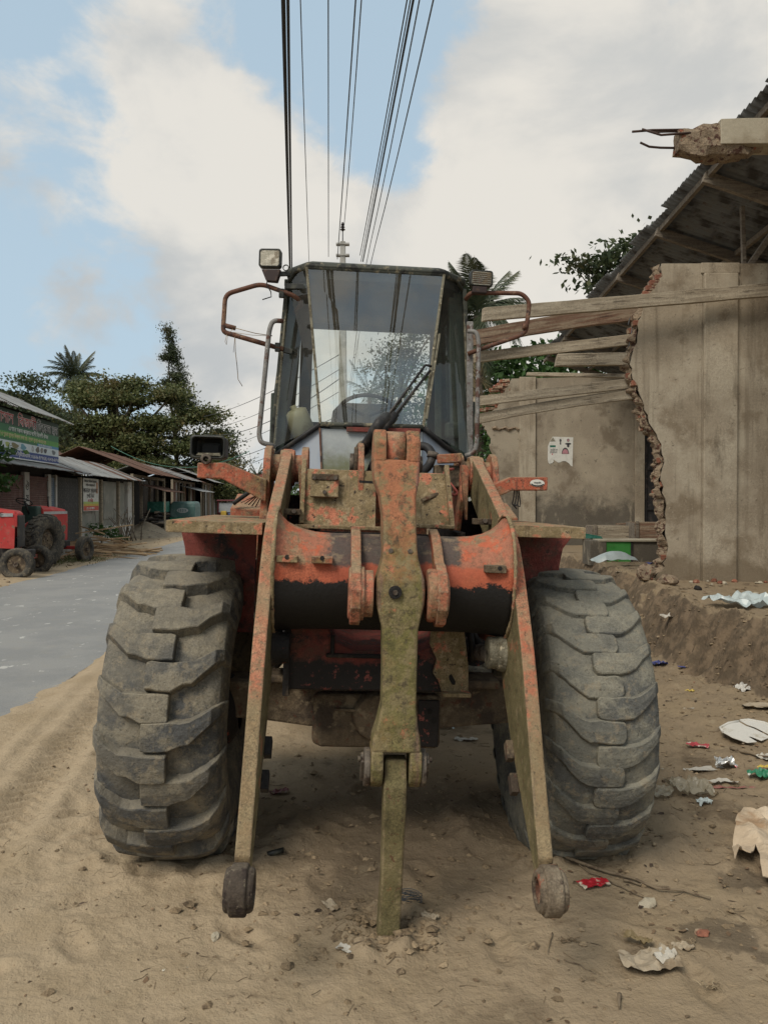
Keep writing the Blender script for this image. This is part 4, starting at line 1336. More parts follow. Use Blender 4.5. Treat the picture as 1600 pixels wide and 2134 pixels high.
MB().loft([[C0 + V((x, y, z)) for x, z in ((-.066, -.044), (.066, -.044), (.058, -.028 + .006 * k), (-.050, -.030))] for k, y in enumerate((.02, .08))]).build('broken_reflector', M['seal'], lamp, .002)
MB().lathe([(-.012, .014), (-.012, .027), (.03, .027), (.03, .010)], C0 + V((-.005, -.005, -.062)), 1, 20, False).build('swivel_mount', M['pin'], lamp, .002)

# ---- rear frame, tank boxes and hood
rf = MB().box((-.03, 2.9, 1.02), (.92, 3.6, .62)).build('rear_frame', M['grease'], LD, .02)
hood = MB().loft([[V((x * w - .03, y, 1.3)), V((x * w - .03, y, 2.05)), V((x * w * .85 - .03, y, 2.22))][::1] + [V((-x * w * .85 - .03, y, 2.22)), V((-x * w - .03, y, 2.05)), V((-x * w - .03, y, 1.3))] for x, w, y in ((-1, .56, 2.86), (-1, .56, 4.6), (-1, .50, 4.8))]).build('engine_hood', M['paint'], LD, .03, 3)
for x, s_ in ((-.80, -1), (.74, 1)):
    b = MB().prism([(1.0, 1.40), (1.0, 1.708), (1.02, 1.715), (1.32, 1.80), (1.75, 1.80), (1.75, 1.40)], 0, x - .12, x + .14).build('battery_box', M['paint'], LD, .008)
    MB().box((x, 1.35, 1.2), (.30, .5, .30)).build('step', M['grease'], b, .01)
MB().tube(fillet([(-.90, .98, 1.735), (-.74, .98, 1.86), (-.66, .9, 1.90)], .04), .013, 8).build('hydraulic_hose', M['blackrubber'], LD)
mb = MB()
for k in range(5):
    mb.tube([(-.68, .90, 1.87), (-.72 - .012 * k, .92, 1.80 - .004 * k), (-.76 - .022 * k, .95, 1.72 + .006 * k)], .004, 5)
mb.build('loose_wires', M['rusttube'], LD, fix=False)['kind'] = 'stuff'
# ---- cab
CTL, CTR = V((-.520, 1.40, 3.335)), V((.407, 1.40, 3.335))
CBL, CBR = V((-.388, 1.235, 2.272)), V((.284, 1.235, 2.280))
TL, TR = V((-.657, 1.58, 3.285)), V((.575, 1.58, 3.285))
BL, BR = V((-.726, 1.53, 2.05)), V((.664, 1.53, 2.05))
QL, QR = V((-.655, 1.44, 2.085)), V((.58, 1.44, 2.085))
RTL, RTR, RBL, RBR = V((-.64, 2.78, 3.30)), V((.575, 2.78, 3.30)), V((-.70, 2.78, 2.05)), V((.64, 2.78, 2.05))
roofp = lambda z, k: [V((p.x * k, 1.40 + (p.y - 1.40) * 1.0 - (k - 1) * .6, z)) for p in (CTL, TL)] + [V((RTL.x * k, 2.84, z)), V((RTR.x * k, 2.84, z))] + [V((p.x * k, p.y - (k - 1) * .6, z)) for p in (TR, CTR)]
cab = MB().loft([roofp(3.315, 1.0), roofp(3.335, 1.02), roofp(3.365, 1.015), roofp(3.39, .93)]).build('cab', M['cabrim'], LD, .012, 3)
cab['label'] = 'tall cab roof of the loader'
MB().loft([roofp(3.270, .955), roofp(3.313, .975)]).build('headliner', M['cabdark'], cab)


def quad(pts):
    mb = MB(); mb.add(pts, [(0, 1, 2, 3)]); return mb


quad([CTL, CTR, CBR, CBL]).build('windscreen', M['glass'], cab)
quad([TL, CTL, CBL, V((-.705, 1.49, 2.12))]).build('corner_window', M['sideglass'], cab)
quad([CTR, TR, V((.64, 1.49, 2.12)), CBR]).build('corner_window', M['sideglass'], cab)


def pillar(a, b, w, h, mat, name='pillar', up=(0, 1, 0), bev=.006):
    return MB().bar(a, b, w, h, up).build(name, M[mat], cab, bev)


pillar(TL, BL, .030, .06, 'cabrim'); pillar(TR, BR, .030, .06, 'cabrim')
pillar(TL + V((.004, -.02, 0)), BL + V((.02, -.03, 0)), .018, .016, 'seal', 'window_seal'); pillar(TR + V((-.004, -.02, 0)), BR + V((-.02, -.03, 0)), .018, .016, 'seal', 'window_seal')
pillar(CTL, CBL, .018, .02, 'seal', 'window_seal', bev=.004); pillar(CTR, CBR, .018, .02, 'seal', 'window_seal', bev=.004)
MB().tube([CBL, V((-.555, 1.36, 2.16)), V((-.72, 1.50, 2.055))], .018, 8).build('lower_seal', M['blackrubber'], cab)
MB().tube([CBR, V((.45, 1.36, 2.17)), V((.64, 1.50, 2.075))], .018, 8).build('lower_seal', M['blackrubber'], cab)
MB().tube([CBL, CBR], .016, 8).build('lower_seal', M['cabrim'], cab)
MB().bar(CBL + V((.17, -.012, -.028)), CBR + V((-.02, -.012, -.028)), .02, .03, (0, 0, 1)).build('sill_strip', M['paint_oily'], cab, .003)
# upper rim that follows the roof edge
MB().tube([TL + V((0, 0, -.02)), TL.lerp(CTL, .5) + V((-.012, .01, .022)), CTL + V((0, 0, .012)), CTR + V((0, 0, .012)), TR.lerp(CTR, .5) + V((.012, .01, .022)), TR + V((0, 0, -.02))], .014, 8).build('roof_gutter', M['cabrim'], cab)
# panels under the glass
MB().loft([[V((-.392, 1.245, 2.245)), V((.284, 1.245, 2.25)), V((.284, 1.275, 2.25)), V((-.392, 1.275, 2.245))], [V((-.366, 1.235, 1.90)), V((.28, 1.235, 1.90)), V((.28, 1.265, 1.90)), V((-.366, 1.265, 1.90))]]).build('front_panel', M['white'], cab, .004)
quad([V((-.394, 1.262, 2.255)), V((-.368, 1.255, 1.88)), V((-.70, 1.52, 1.88)), V((-.71, 1.52, 2.05))]).build('corner_panel', M['bluewhite'], cab)
quad([V((.287, 1.262, 2.255)), V((.284, 1.255, 1.88)), V((.65, 1.52, 1.88)), V((.66, 1.52, 2.05))]).build('corner_panel', M['bluewhite'], cab)
MB().bar(V((-.392, 1.242, 2.25)), V((-.366, 1.232, 1.9)), .012, .016, (0, 1, 0)).build('corner_trim', M['rusttube'], cab, .002)
MB().box((.16, 1.225, 2.06), (.10, .03, .06)).build('vent', M['blackrubber'], cab, .004)
# sides, rear and inside
for s_, T, B, RT, RB in ((-1, TL, BL, RTL, RBL), (1, TR, BR, RTR, RBR)):
    pillar(RT, RB, .06, .07, 'cabgreen')
    mT, mB = T.lerp(RT, .55), B.lerp(RB, .55)
    pillar(mT, mB, .05, .09, 'cabgreen')
    pillar(T + V((0, .03, 0)), RT, .05, .05, 'cabgreen', 'roof_rail', (0, 0, 1))
    pillar(T + V((-s_ * .035, .06, 0)), B + V((-s_ * .045, .05, 0)), .07, .08, 'cabgreen')
    quad([T + V((0, .04, -.02)), RT + V((0, 0, -.02)), RB + V((0, 0, .45)), B + V((0, .04, .45))]).build('side_window', M['grimyglass'], cab)
    d = MB().bar(B.lerp(RB, 0) + V((0, .05, .15)), RB + V((0, 0, .15)), .04, .62, (0, 0, 1)).build('door_panel', M['cabgreen'], cab, .008)
    MB().tube(fillet([T.lerp(B, .38) + V((-s_ * .03, .12, 0)), T.lerp(B, .36) + V((-s_ * .10, .3, 0)), T.lerp(B, .75) + V((-s_ * .10, .3, 0))], .06), .012, 8).build('grab_bar', M['cabgreen'], cab)
# thick folded inner post on the right, with its foot box
pillar(V((.515, 1.62, 3.24)), V((.575, 1.62, 2.05)), .085, .05, 'cabgreen')
pillar(V((.435, 1.9, 3.24)), V((.48, 1.9, 2.05)), .05, .04, 'cabgreen')
MB().box((.545, 1.60, 2.30), (.13, .07, .12)).build('post_box', M['cabgreen'], cab, .02)
MB().box((-.03, 2.0, 1.95), (1.28, 1.5, .06)).build('cab_floor', M['cabdark'], cab)
rw = MB()
rw.box((-.03, 2.78, 2.22), (1.26, .05, .44)); rw.box((-.03, 2.78, 3.265), (1.2, .05, .06)); rw.box((-.565, 2.78, 2.8), (.10, .05, 1.0)); rw.box((.535, 2.78, 2.8), (.10, .05, 1.0))
rw.build('rear_wall', M['cabdark'], cab, .004)
quad([V((-.52, 2.775, 3.24)), V((.49, 2.775, 3.24)), V((.49, 2.775, 2.43)), V((-.52, 2.775, 2.43))]).build('rear_window', M['rearglass'], cab)
# seat, steering wheel, jug
seat = MB().loft([[V((-.06 + x * w, y, z)) for x, y in ((-1, yy), (1, yy), (1, yy + .12), (-1, yy + .12))] for w, yy, z in ((.27, 2.02, 2.0), (.28, 2.03, 2.30), (.26, 2.06, 2.46), (.20, 2.08, 2.53))]).build('seat_back', M['seatgrey'], cab, .03, 3)
MB().box((-.06, 1.86, 2.06), (.50, .48, .14)).build('seat_cushion', M['seatgrey'], seat, .04, 3)
stw = MB().lathe([(.014 * math.cos(g), .205 + .014 * math.sin(g)) for g in np.linspace(0, 2 * math.pi, 9)[:-1]], (0, 0, 0), 2, 36, True, True).build('steering_wheel', M['blackrubber'], cab, loc=(-.075, 1.66, 2.395), rot=(rad(-62 + 90 - 62), 0, 0))
for g in (90, 210, 330):
    MB().bar((0, 0, -.02), (.2 * math.cos(rad(g)), .2 * math.sin(rad(g)), 0), .022, .010).build('spoke', M['blackrubber'], stw)
MB().cyl((-.075, 1.66, 2.39), (-.075, 1.5, 2.02), .03, n=10).build('steering_column', M['cabdark'], cab)
jug = MB().lathe([(0, .02), (0, .075), (.01, .085), (.14, .085), (.19, .08), (.205, .05), (.21, .022), (.235, .022), (.235, .005)], (0, 0, 0), 2, 22).build('plastic_jug', M['canister'], cab, loc=(-.50, 1.62, 2.215), rot=(rad(6), rad(-24), 0))

# wiper
wp = MB(); wp.tube([V((-.095, 1.19, 2.135)), V((.283, 1.22, 2.685))], .009, 6); wp.tube([V((-.072, 1.19, 2.12)), V((.318, 1.235, 2.655))], .010, 6); wp.tube([V((.283, 1.22, 2.685)), V((.325, 1.235, 2.68))], .008, 6); wp.tube([V((-.095, 1.19, 2.135)), V((-.072, 1.19, 2.12))], .02, 6)
wpo = wp.build('wiper', M['blackrubber'], cab)
MB().bar(V((.372, 1.255, 2.90)), V((.300, 1.205, 2.33)), .014, .022, (0, 1, 0)).build('wiper_blade', M['seal'], wpo, .002)
MB().tube([V((-.075, 1.20, 2.13)), V((.10, 1.20, 2.36))], .026, 10).build('wiper_rod', M['blackrubber'], wpo)
MB().cyl((-.10, 1.25, 2.125), (-.10, 1.175, 2.125), .045, .035, 18).build('wiper_motor_cap', M['blackrubber'], wpo, .004)
MB().lathe([(0, .06), (-.01, .06), (-.01, .005)], (-.095, 1.24, 2.12), 1, 20, False).build('rust_ring', M['seal'], wpo)
# hydraulic hose with elbow beside the lever
h = MB().tube(fillet([(.095, .55, 2.02), (.14, .52, 2.10), (.225, .45, 2.095), (.255, .42, 2.045), (.235, .40, 1.985), (.12, .30, 1.89), (.05, .2, 1.86)], .05), .024, 10).build('hydraulic_hose', M['blackrubber'], LD)
MB().cyl((.256, .42, 2.06), (.250, .415, 2.03), .031, n=12).build('hose_clamp', M['pin'], h)
MB().tube(fillet([(-.17, .35, 2.0), (-.115, .2, 2.08), (-.06, .1, 2.18), (.02, .9, 2.3)], .06), .03, 10).build('hydraulic_hose', M['blackrubber'], LD)
mb = MB(); mb.tube(fillet([(.33, .15, 1.96), (.275, .1, 1.95), (.272, .08, 1.88), (.32, .06, 1.82), (.345, .06, 1.835), (.30, .08, 1.89)], .03), .007, 6)
mb.build('brake_line', plain('red rubber line', (.30, .06, .04)), LD, fix=False)
MB().tube([(.30, .02, 1.86), (.22, -.03, 1.82), (.15, -.06, 1.79)], [.02, .014, .010], 8).build('cable_end', M['mudsteel'], LD)

# ---- mirror brackets, handrails, lamps on the cab
lm = MB().tube(fillet([(-.60, 1.58, 3.07), (-.545, 1.5, 3.12), (-.60, 1.46, 3.155), (-.66, 1.45, 3.172), (-.825, 1.45, 3.222), (-1.06, 1.45, 3.14), (-1.068, 1.45, 2.885), (-1.00, 1.45, 2.87), (-.66, 1.45, 2.788)], .05), .0165, 8).build('mirror_bracket', M['rusttube'], cab)
lm['label'] = 'bent rusty mirror bracket with torn string'
MB().tube([(-1.055, 1.45, 2.93), (-.985, 1.45, 2.915)], .016, 8).build('mirror_clamp', M['rusttube'], lm)
for p in ((-.685, 1.45, 3.165), (-.70, 1.45, 2.80)):
    MB().box(p, (.035, .03, .06)).build('bracket_clamp', M['lampblack'], lm, .004)
MB().bar((-.66, 1.46, 3.215), (-.50, 1.44, 3.215), .03, .035).build('bracket_tab', M['lampblack'], lm, .003)
MB().bar((-.66, 1.46, 2.785), (-.60, 1.46, 2.775), .03, .035).build('bracket_tab', M['lampblack'], lm, .003)
mb = MB()
mb.tube([(-.99, 1.44, 2.915), (-.85, 1.44, 2.885), (-.735, 1.42, 2.87)], .003, 4)
mb.tube([(-1.0, 1.44, 2.885), (-.87, 1.44, 2.872), (-.735, 1.42, 2.868)], .002, 4)
mb.tube([(-.995, 1.44, 2.91), (-1.02, 1.44, 2.885), (-.985, 1.44, 2.87), (-.993, 1.44, 2.75)], .002, 4)
mb.tube([(-.985, 1.44, 2.86), (-.98, 1.44, 2.76), (-.965, 1.44, 2.66), (-.955, 1.44, 2.57), (-.925, 1.44, 2.525)], .003, 4)
mb.tube([(-1.04, 1.44, 2.87), (-1.05, 1.44, 2.82), (-1.04, 1.44, 2.80), (-1.035, 1.44, 2.86)], .002, 4)
mb.build('torn_string', M['straw'], lm, fix=False)
rm = MB().tube(fillet([(.575, 1.50, 3.20), (.60, 1.45, 3.235), (.955, 1.45, 3.250), (1.013, 1.45, 3.195), (.995, 1.45, 2.99), (.95, 1.45, 2.955), (.74, 1.45, 2.875), (.60, 1.47, 2.82)], .05), .0155, 8).build('mirror_bracket', M['rusttube'], cab)
rm['label'] = 'rusty mirror bracket with its mirror gone'
MB().cyl((.965, 1.44, 3.02), (.995, 1.44, 3.02), .022, n=10).build('mirror_clamp', M['rusttube'], rm)
MB().tube(fillet([(-.665, 1.42, 2.972), (-.735, 1.40, 2.968), (-.755, 1.40, 2.90), (-.80, 1.40, 2.20), (-.785, 1.40, 2.148), (-.69, 1.42, 2.13)], .045), .0165, 8).build('handrail', M['greytube'], cab)
MB().tube(fillet([(.585, 1.42, 2.965), (.64, 1.40, 2.960), (.660, 1.40, 2.90), (.672, 1.40, 2.19), (.655, 1.40, 2.135), (.60, 1.42, 2.115)], .04), .0155, 8).build('handrail', M['greytube'], cab)
pillar(V((.612, 1.50, 3.05)), V((.645, 1.50, 2.08)), .045, .02, 'greytube', 'door_edge')


def cab_lamp(c, w, h, rotz, mat_rim, ridged):
    c = V(c)
    rings = []
    for ww, hh, y in ((w * .7, h * .7, .07), (w, h, .03), (w, h, -.02), (w * .88, h * .86, -.024), (w * .86, h * .84, -.014)):
        rings.append([V((px, y, pz)) for px, pz in rr(ww, hh, .018)])
    l = MB().loft(rings).build('work_lamp', M[mat_rim], cab, .002, loc=c, rot=(0, 0, rotz))
    l['label'] = 'work lamp with ribbed lens' if ridged else 'work lamp with clouded smooth lens'
    MB().prism(rr(w * .85, h * .83, .014), 1, -.019, -.010).build('lens', M['lampglass'], l)
    if ridged:
        mb = MB()
        for k in range(6):
            mb.box((0, -.021, -h * .62 + k * h * .25), (w * 1.62, .004, .006))
        mb.build('lens_ribs', M['mudsteel'], l)['kind'] = 'stuff'
    return l


l = cab_lamp((-.765, 1.42, 3.385), .074, .062, rad(-8), 'lampblack', False)
MB().prism([(-.055, -.075), (.075, -.075), (.05, -.155), (-.022, -.15)], 1, -.015, .04).build('lamp_bracket', M['lampbrown'], l, .004)
MB().lathe([(-.004, .022), (.004, .022), (.004, .016), (-.004, .016)], (.108, 0, -.06), 1, 16, True, True).build('lifting_ring', M['lampblack'], l)
MB().bar((.05, .01, -.10), (.13, .03, -.09), .02, .03).build('lamp_stay', M['lampblack'], l, .002)
MB().tube([(-.015, 0, -.14), (-.02, 0, -.175), (.01, 0, -.22), (.015, 0, -.255), (-.045, 0, -.275)], .004, 5).build('cut_wire', M['blackrubber'], l)
l = cab_lamp((.665, 1.42, 3.325), .078, .054, rad(4), 'lampblack', True)
MB().box((-.01, .0, -.078), (.10, .04, .045)).build('lamp_bracket', M['lampbrown'], l, .006)
# ================================================================== VEGETATION TOOLS
def leaf_mesh(name, P, S, seed, tilt=.9, aspect=.55):
    r = np.random.default_rng(seed)
    n = len(P)
    nrm = r.normal(size=(n, 3)) * tilt + np.array([0, 0, 1.0]); nrm /= np.linalg.norm(nrm, axis=1)[:, None]
    t = r.normal(size=(n, 3)); t -= nrm * (t * nrm).sum(1)[:, None]; t /= np.linalg.norm(t, axis=1)[:, None]
    b = np.cross(nrm, t)
    s = S[:, None]
    v = np.stack([P - t * s, P + b * s * aspect - nrm * s * .15, P + t * s - nrm * s * .25, P - b * s * aspect - nrm * s * .15], 1).reshape(-1, 3)
    me = bpy.data.meshes.new(name)
    me.vertices.add(4 * n); me.vertices.foreach_set('co', v.astype(np.float32).ravel())
    me.loops.add(4 * n); me.loops.foreach_set('vertex_index', np.arange(4 * n))
    me.polygons.add(n); me.polygons.foreach_set('loop_start', np.arange(0, 4 * n, 4)); me.polygons.foreach_set('loop_total', np.full(n, 4))
    me.update(calc_edges=True)
    return me


def crown_pts(blobs, n_clump, per, spread, seed, shell=.55):
    r = np.random.default_rng(seed)
    out, cen = [], []
    wts = np.array([b[1][0] * b[1][1] for b in blobs]); wts = wts / wts.sum()
    for _ in range(n_clump):
        c, rd = blobs[r.choice(len(blobs), p=wts)]
        d = r.normal(size=3); d /= np.linalg.norm(d)
        k = shell + (1 - shell) * r.random()
        p = np.array(c) + d * np.array(rd) * k * (1 + .12 * r.normal())
        cen.append(p)
        m = max(3, int(per * (.5 + r.random())))
        q = r.normal(size=(m, 3)) * spread * np.array([1.25, 1.25, .38]) * (.6 + .8 * r.random())
        out.append(p + q)
    return np.concatenate(out), cen


def tree(name, label, base, height_, blobs, n_clump, per, spread, leaf, mat, seed, trunk_r, group=None, cat='tree', limbs=9, shell=.55, lean=(0, 0)):
    """blobs are relative to base"""
    t = thing(name, label, cat, base, group=group)
    r = random.Random(seed)
    P, cen = crown_pts(blobs, n_clump, per, spread, seed, shell)
    S = np.random.default_rng(seed + 1).uniform(.55, 1.25, len(P)) * leaf
    link('crown', leaf_mesh('crown', P, S, seed + 2), M[mat], t)
    mb = MB()
    top = V((lean[0], lean[1], height_ * .62))
    mid = V((lean[0] * .3 + r.uniform(-.2, .2), lean[1] * .3, height_ * .3))
    mb.tube([V((0, 0, -.3)), V((0, 0, .3)), mid, top, top + V((lean[0] * .3, 0, height_ * .2))], [trunk_r * 1.5, trunk_r * 1.1, trunk_r * .85, trunk_r * .55, trunk_r * .2], 9)
    for k in range(limbs):
        c = V(cen[r.randrange(len(cen))])
        s = V((0, 0, .3)).lerp(mid, .8) if r.random() < .4 else mid.lerp(top, r.random())
        m = s.lerp(c, .5) + V((r.uniform(-.3, .3), r.uniform(-.3, .3), .12 * (c - s).length))
        mb.tube([s, m, c], [trunk_r * .42, trunk_r * .24, trunk_r * .06], 6)
    mb.build('trunk', M['leaf_stem'], t)
    return t


def frond_mesh(L, droop, w, n, seed, mat, lw=1.0):
    r = random.Random(seed)
    mb = MB()
    pts = []
    for i in range(13):
        t = i / 12
        pts.append(V((L * (t - .12 * droop * t * t), 0, L * (.42 * t * (1 - .2 * droop) - droop * .62 * t * t))))
    mb.tube(pts, [.035 * L / 3 * (1 - .85 * i / 12) for i in range(13)], 4, False, False)
    for i in range(n):
        t = .10 + .9 * i / n
        k = min(int(t * 12), 11); f = t * 12 - k
        p = pts[k].lerp(pts[k + 1], f)
        d = (pts[k + 1] - pts[k]).normalized()
        ll = w * (math.sin(math.pi * min(1, t * .92 + .12)) ** .6) * r.uniform(.8, 1.1)
        for s in (-1, 1):
            side = V((0, s, 0)) * .75 + d * .6 + V((0, 0, -.15 - .35 * droop * r.random()))
            side.normalize()
            e = p + side * ll + V((0, 0, -.28 * ll))
            m = p + side * ll * .5
            wd = d * (.011 * L / 3 + .006) * lw
            mb.add([p - wd * .6, p + wd * .6, m + wd, e, m - wd], [(0, 1, 2, 4), (4, 2, 3)])
    return mb.mesh('frond', False)


def palm(name, label, base, h, L, fronds, seed, trunk_r=.16, group=None, sag=1.0, az=None, w=.55, n=34, lw=1.0):
    t = thing(name, label, 'palm tree', base, group=group)
    r = random.Random(seed)
    MB().tube([V((0, 0, -.2)), V((.10, 0, h * .4)), V((.04, 0, h))], [trunk_r * 1.3, trunk_r, trunk_r * .8], 9).build('trunk', M['leaf_stem'], t)
    kinds = [frond_mesh(L, d * sag, w, n, seed + i, None, lw) for i, d in enumerate((.25, .6, 1.0, 1.45))]
    for i in range(fronds):
        k = i % 4
        a = i * 2.399 + r.uniform(-.2, .2)
        o = link('frond', kinds[k], M['leaf_palm'], t, loc=(.04, 0, h), rot=(r.uniform(-.2, .2), rad({0: -46, 1: -24, 2: 4, 3: 30}[k] + r.uniform(-14, 14)), a))
        o.scale = (r.uniform(.85, 1.1),) * 3
    return t


# ================================================================== BROKEN MARKET BUILDING (right)
YW = 9.6


def pw(px, py, Y=YW):
    p = at(px, py, Y)
    return (p.x, p.z)


def jag(pts, n, amp, seed):
    r = random.Random(seed)
    out = []
    for (a, b) in zip(pts[:-1], pts[1:]):
        for i in range(n):
            t = i / n
            out.append((a[0] + (b[0] - a[0]) * t + (r.uniform(-amp, amp) if i else 0), a[1] + (b[1] - a[1]) * t + (r.uniform(-amp, amp) * .6 if i else 0)))
    out.append(pts[-1])
    return out


wall = thing('broken_wall', 'tall broken plaster wall with exposed brick edge, nearest on the raised floor', 'wall', (0, YW, 0))
edge_px = [(1378, 549), (1380, 575), (1368, 592), (1352, 612), (1340, 640), (1330, 668), (1328, 700), (1318, 735), (1312, 760), (1318, 790), (1330, 815), (1342, 845), (1350, 872), (1368, 905), (1378, 935), (1384, 965), (1376, 1000), (1386, 1040),
           (1388, 1085), (1390, 1130), (1388, 1165), (1378, 1190), (1355, 1216)]
edge = jag([pw(*p) for p in edge_px], 3, .022, 4)
ZB = PLAT - .12
front = edge + [(edge[-1][0], ZB), (9.0, ZB), (9.0, edge[0][1])]
MB().prism(front, 1, 0, .022).build('plaster_face', M['plaster'], wall)
# rough core of brick and mortar behind the plaster, broken unevenly
mb = MB()
r_ = random.Random(8)
rows = 220
core = []
for i in range(rows + 1):
    t = i / rows * (len(edge) - 1)
    k = min(int(t), len(edge) - 2); f = t - k
    core.append((edge[k][0] + (edge[k + 1][0] - edge[k][0]) * f, edge[k][1] + (edge[k + 1][1] - edge[k][1]) * f))
vs = []
NT_ = 7
for i, (x, z) in enumerate(core):
    for j in range(NT_):
        y = .022 + .236 * j / (NT_ - 1)
        nn = mnoise.noise(V((y * 9, z * 7, 3.1))) * .09 + mnoise.noise(V((y * 22, z * 19, 9))) * .06
        vs.append((x - .015 + nn * (1 if j else .35) - .045 * math.sin(math.pi * j / (NT_ - 1)), y, z))
mb.add(vs, [(i * NT_ + j, i * NT_ + j + 1, (i + 1) * NT_ + j + 1, (i + 1) * NT_ + j) for i in range(rows) for j in range(NT_ - 1)])
mb.build('broken_core', M['rubble'], wall)
back = [(x + .02, z) for x, z in edge] + [(edge[-1][0], ZB), (9.0, ZB), (9.0, edge[0][1] - .005)]
MB().prism(back, 1, .024, .255).build('brick_core', M['rubble'], wall)
bm_ = MB().box((0, 0, 0), (.23, .105, .068)).mesh('brick')
zt, zb = edge[0][1], edge[-1][1]
z = zt - .06
k = 0
while z > zb + .15:
    xi = min((abs(p[1] - z), p[0]) for p in core)[1]
    for j in range(2):
        if r_.random() < .22:
            o = link('brick', bm_, M['brick'], wall, bevel=.008, seg=1, loc=(xi + .085 + r_.uniform(-.05, .05), .095 + .115 * j, z + r_.uniform(-.008, .008)), rot=(r_.uniform(-.15, .15), r_.uniform(-.16, .16), r_.uniform(-.4, .4)))
    z -= .082
# a few bricks left standing in steps at the top
for px, py in ((1352, 600), (1360, 588), (1371, 577), (1346, 612), (1322, 797), (1326, 672)):
    x_, z_ = pw(px, py)
    link('brick', bm_, M['brick'], wall, bevel=.008, seg=1, loc=(x_ + .08, .06, z_), rot=(0, r_.uniform(-.06, .06), r_.uniform(-.1, .1)))
# pilaster strip and construction joints
x0, x1 = pw(1462, 900)[0], pw(1532, 900)[0]
MB().box(((x0 + x1) / 2, -.03, (zt - .13 + ZB) / 2), (x1 - x0, .058, zt - .13 - ZB)).build('pilaster', M['plaster'], wall, .012)
MB().box(((x0 + x1) / 2, -.012, zt - .06), (x1 - x0 + .06, .022, .13)).build('pilaster_head', M['plaster'], wall, .008)
MB().box((x0 - .035, -.004, (zt + ZB) / 2), (.045, .008, zt - ZB - .3)).build('joint_strip', M['plaster'], wall, .003)

# damp stain patch outlines are in the plaster; rubble at the foot
for i in range(26):
    x_ = r_.uniform(3.2, 5.2); y_ = YW - abs(r_.gauss(0, .18)) - .05
    s_ = r_.uniform(.015, .05)
    mb = MB()
    mb.loft([[V((s_ * q * math.cos(g) * r_.uniform(.7, 1.2), s_ * q * math.sin(g) * r_.uniform(.7, 1.2), h_ * s_)) for g in np.linspace(0, 6.28, 7)[:-1]] for q, h_ in ((.7, -.4), (1, .2), (.5, .8))])
    o = mb.build('brick_shard', M['brick'] if i % 3 else M['concrete'], None, loc=(x_, y_, hz(x_, y_) + .005), rot=(0, 0, r_.uniform(0, 6)))
    tag(o, 'broken brick shard lying at the foot of the near plaster wall', 'brick shard', 'brick shards at the wall foot')

# ---- far cross wall with the poster
YF = 17.7
fw = thing('broken_wall', 'far plaster wall with a torn white poster on it', 'wall', (0, YF, 0))
eb = jag([pw(*p, YF) for p in ((1066, 789), (1058, 805), (1050, 822), (1046, 836), (1036, 850), (1022, 862), (1002, 874), (1004, 886), (1014, 897), (1022, 915), (1020, 935), (1030, 955), (1030, 985), (1032, 1010), (1020, 1040), (990, 1060), (985, 1140))], 3, .03, 12)
far_poly = eb + [(eb[-1][0], .3), (pw(1332, 1000, YF)[0], .3), (pw(1332, 1000, YF)[0], pw(1332, 783, YF)[1])]
MB().prism(far_poly, 1, 0, .03).build('plaster_face', M['plaster_far'], fw)
MB().prism([(x + .05, z - .01) for x, z in far_poly[:len(eb)]] + [(x - .01, z) for x, z in far_poly[len(eb):-1]] + [(far_poly[-1][0] - .01, far_poly[-1][1] - .01)], 1, .032, .27).build('brick_core', M['rubble'], fw)
for (a, b, d) in ((1081, 1115, .05), (1322, 1341, .07)):
    xa, xb = pw(a, 900, YF)[0], pw(b, 900, YF)[0]
    zt_ = pw(a, 786, YF)[1]
    MB().box(((xa + xb) / 2, -d / 2 - .002, (zt_ + .4) / 2), (xb - xa, d, zt_ - .4)).build('pilaster', M['plaster'], fw, .01)
xa, xb = pw(1025, 900, YF)[0], pw(1080, 900, YF)[0]
mb = MB()
mb.tube([V((xa + (xb - xa) * i / 8, -.02, pw(0, 893, YF)[1] + .025 * math.sin(i * 2.1))) for i in range(9)], [.03 + .015 * math.sin(i * 1.7) for i in range(9)], 5, True, False)
mb.build('broken_ledge', M['rubble'], fw)
for i in range(34):
    py = 792 + 62 * r_.random()
    xe = min((abs(p[1] - pw(0, py, YF)[1]), p[0]) for p in eb)[1]
    link('brick', bm_, M['brick'], fw, bevel=.008, seg=1, loc=(xe - r_.uniform(-.06, .25), .05 + .16 * r_.random(), pw(0, py, YF)[1]), rot=(r_.uniform(-.1, .1), r_.uniform(-.1, .1), r_.uniform(-.2, .2)))
xa = pw(1341, 900, YF)[0]; xb = pw(1392, 900, YF)[0] + .5
door = thing('iron_door', 'black sheet-iron door beside the far plaster wall', 'door', (0, YF + .05, 0))
z0_, z1_ = .7, pw(0, 868, YF)[1]
MB().box(((xa + xb) / 2, .02, (z0_ + z1_) / 2), (xb - xa - .02, .03, z1_ - z0_)).build('door_sheet', M['iron'], door)
for f in (0, .28, .60, 1):
    MB().box(((xa + xb) / 2, -.015, z0_ + .04 + (z1_ - z0_ - .08) * f), (xb - xa - .02, .035, .05)).build('door_rail', M['iron'], door, .005)
MB().box((xa + .05, -.02, (z0_ + z1_) / 2), (.06, .05, z1_ - z0_)).build('door_stile', M['iron'], door, .005)
MB().box(((xa + xb) / 2, .05, (z1_ + 4.45) / 2 + .05), (xb - xa, .16, 4.45 - z1_ - .1)).build('door_lintel', M['plaster_far'], door)

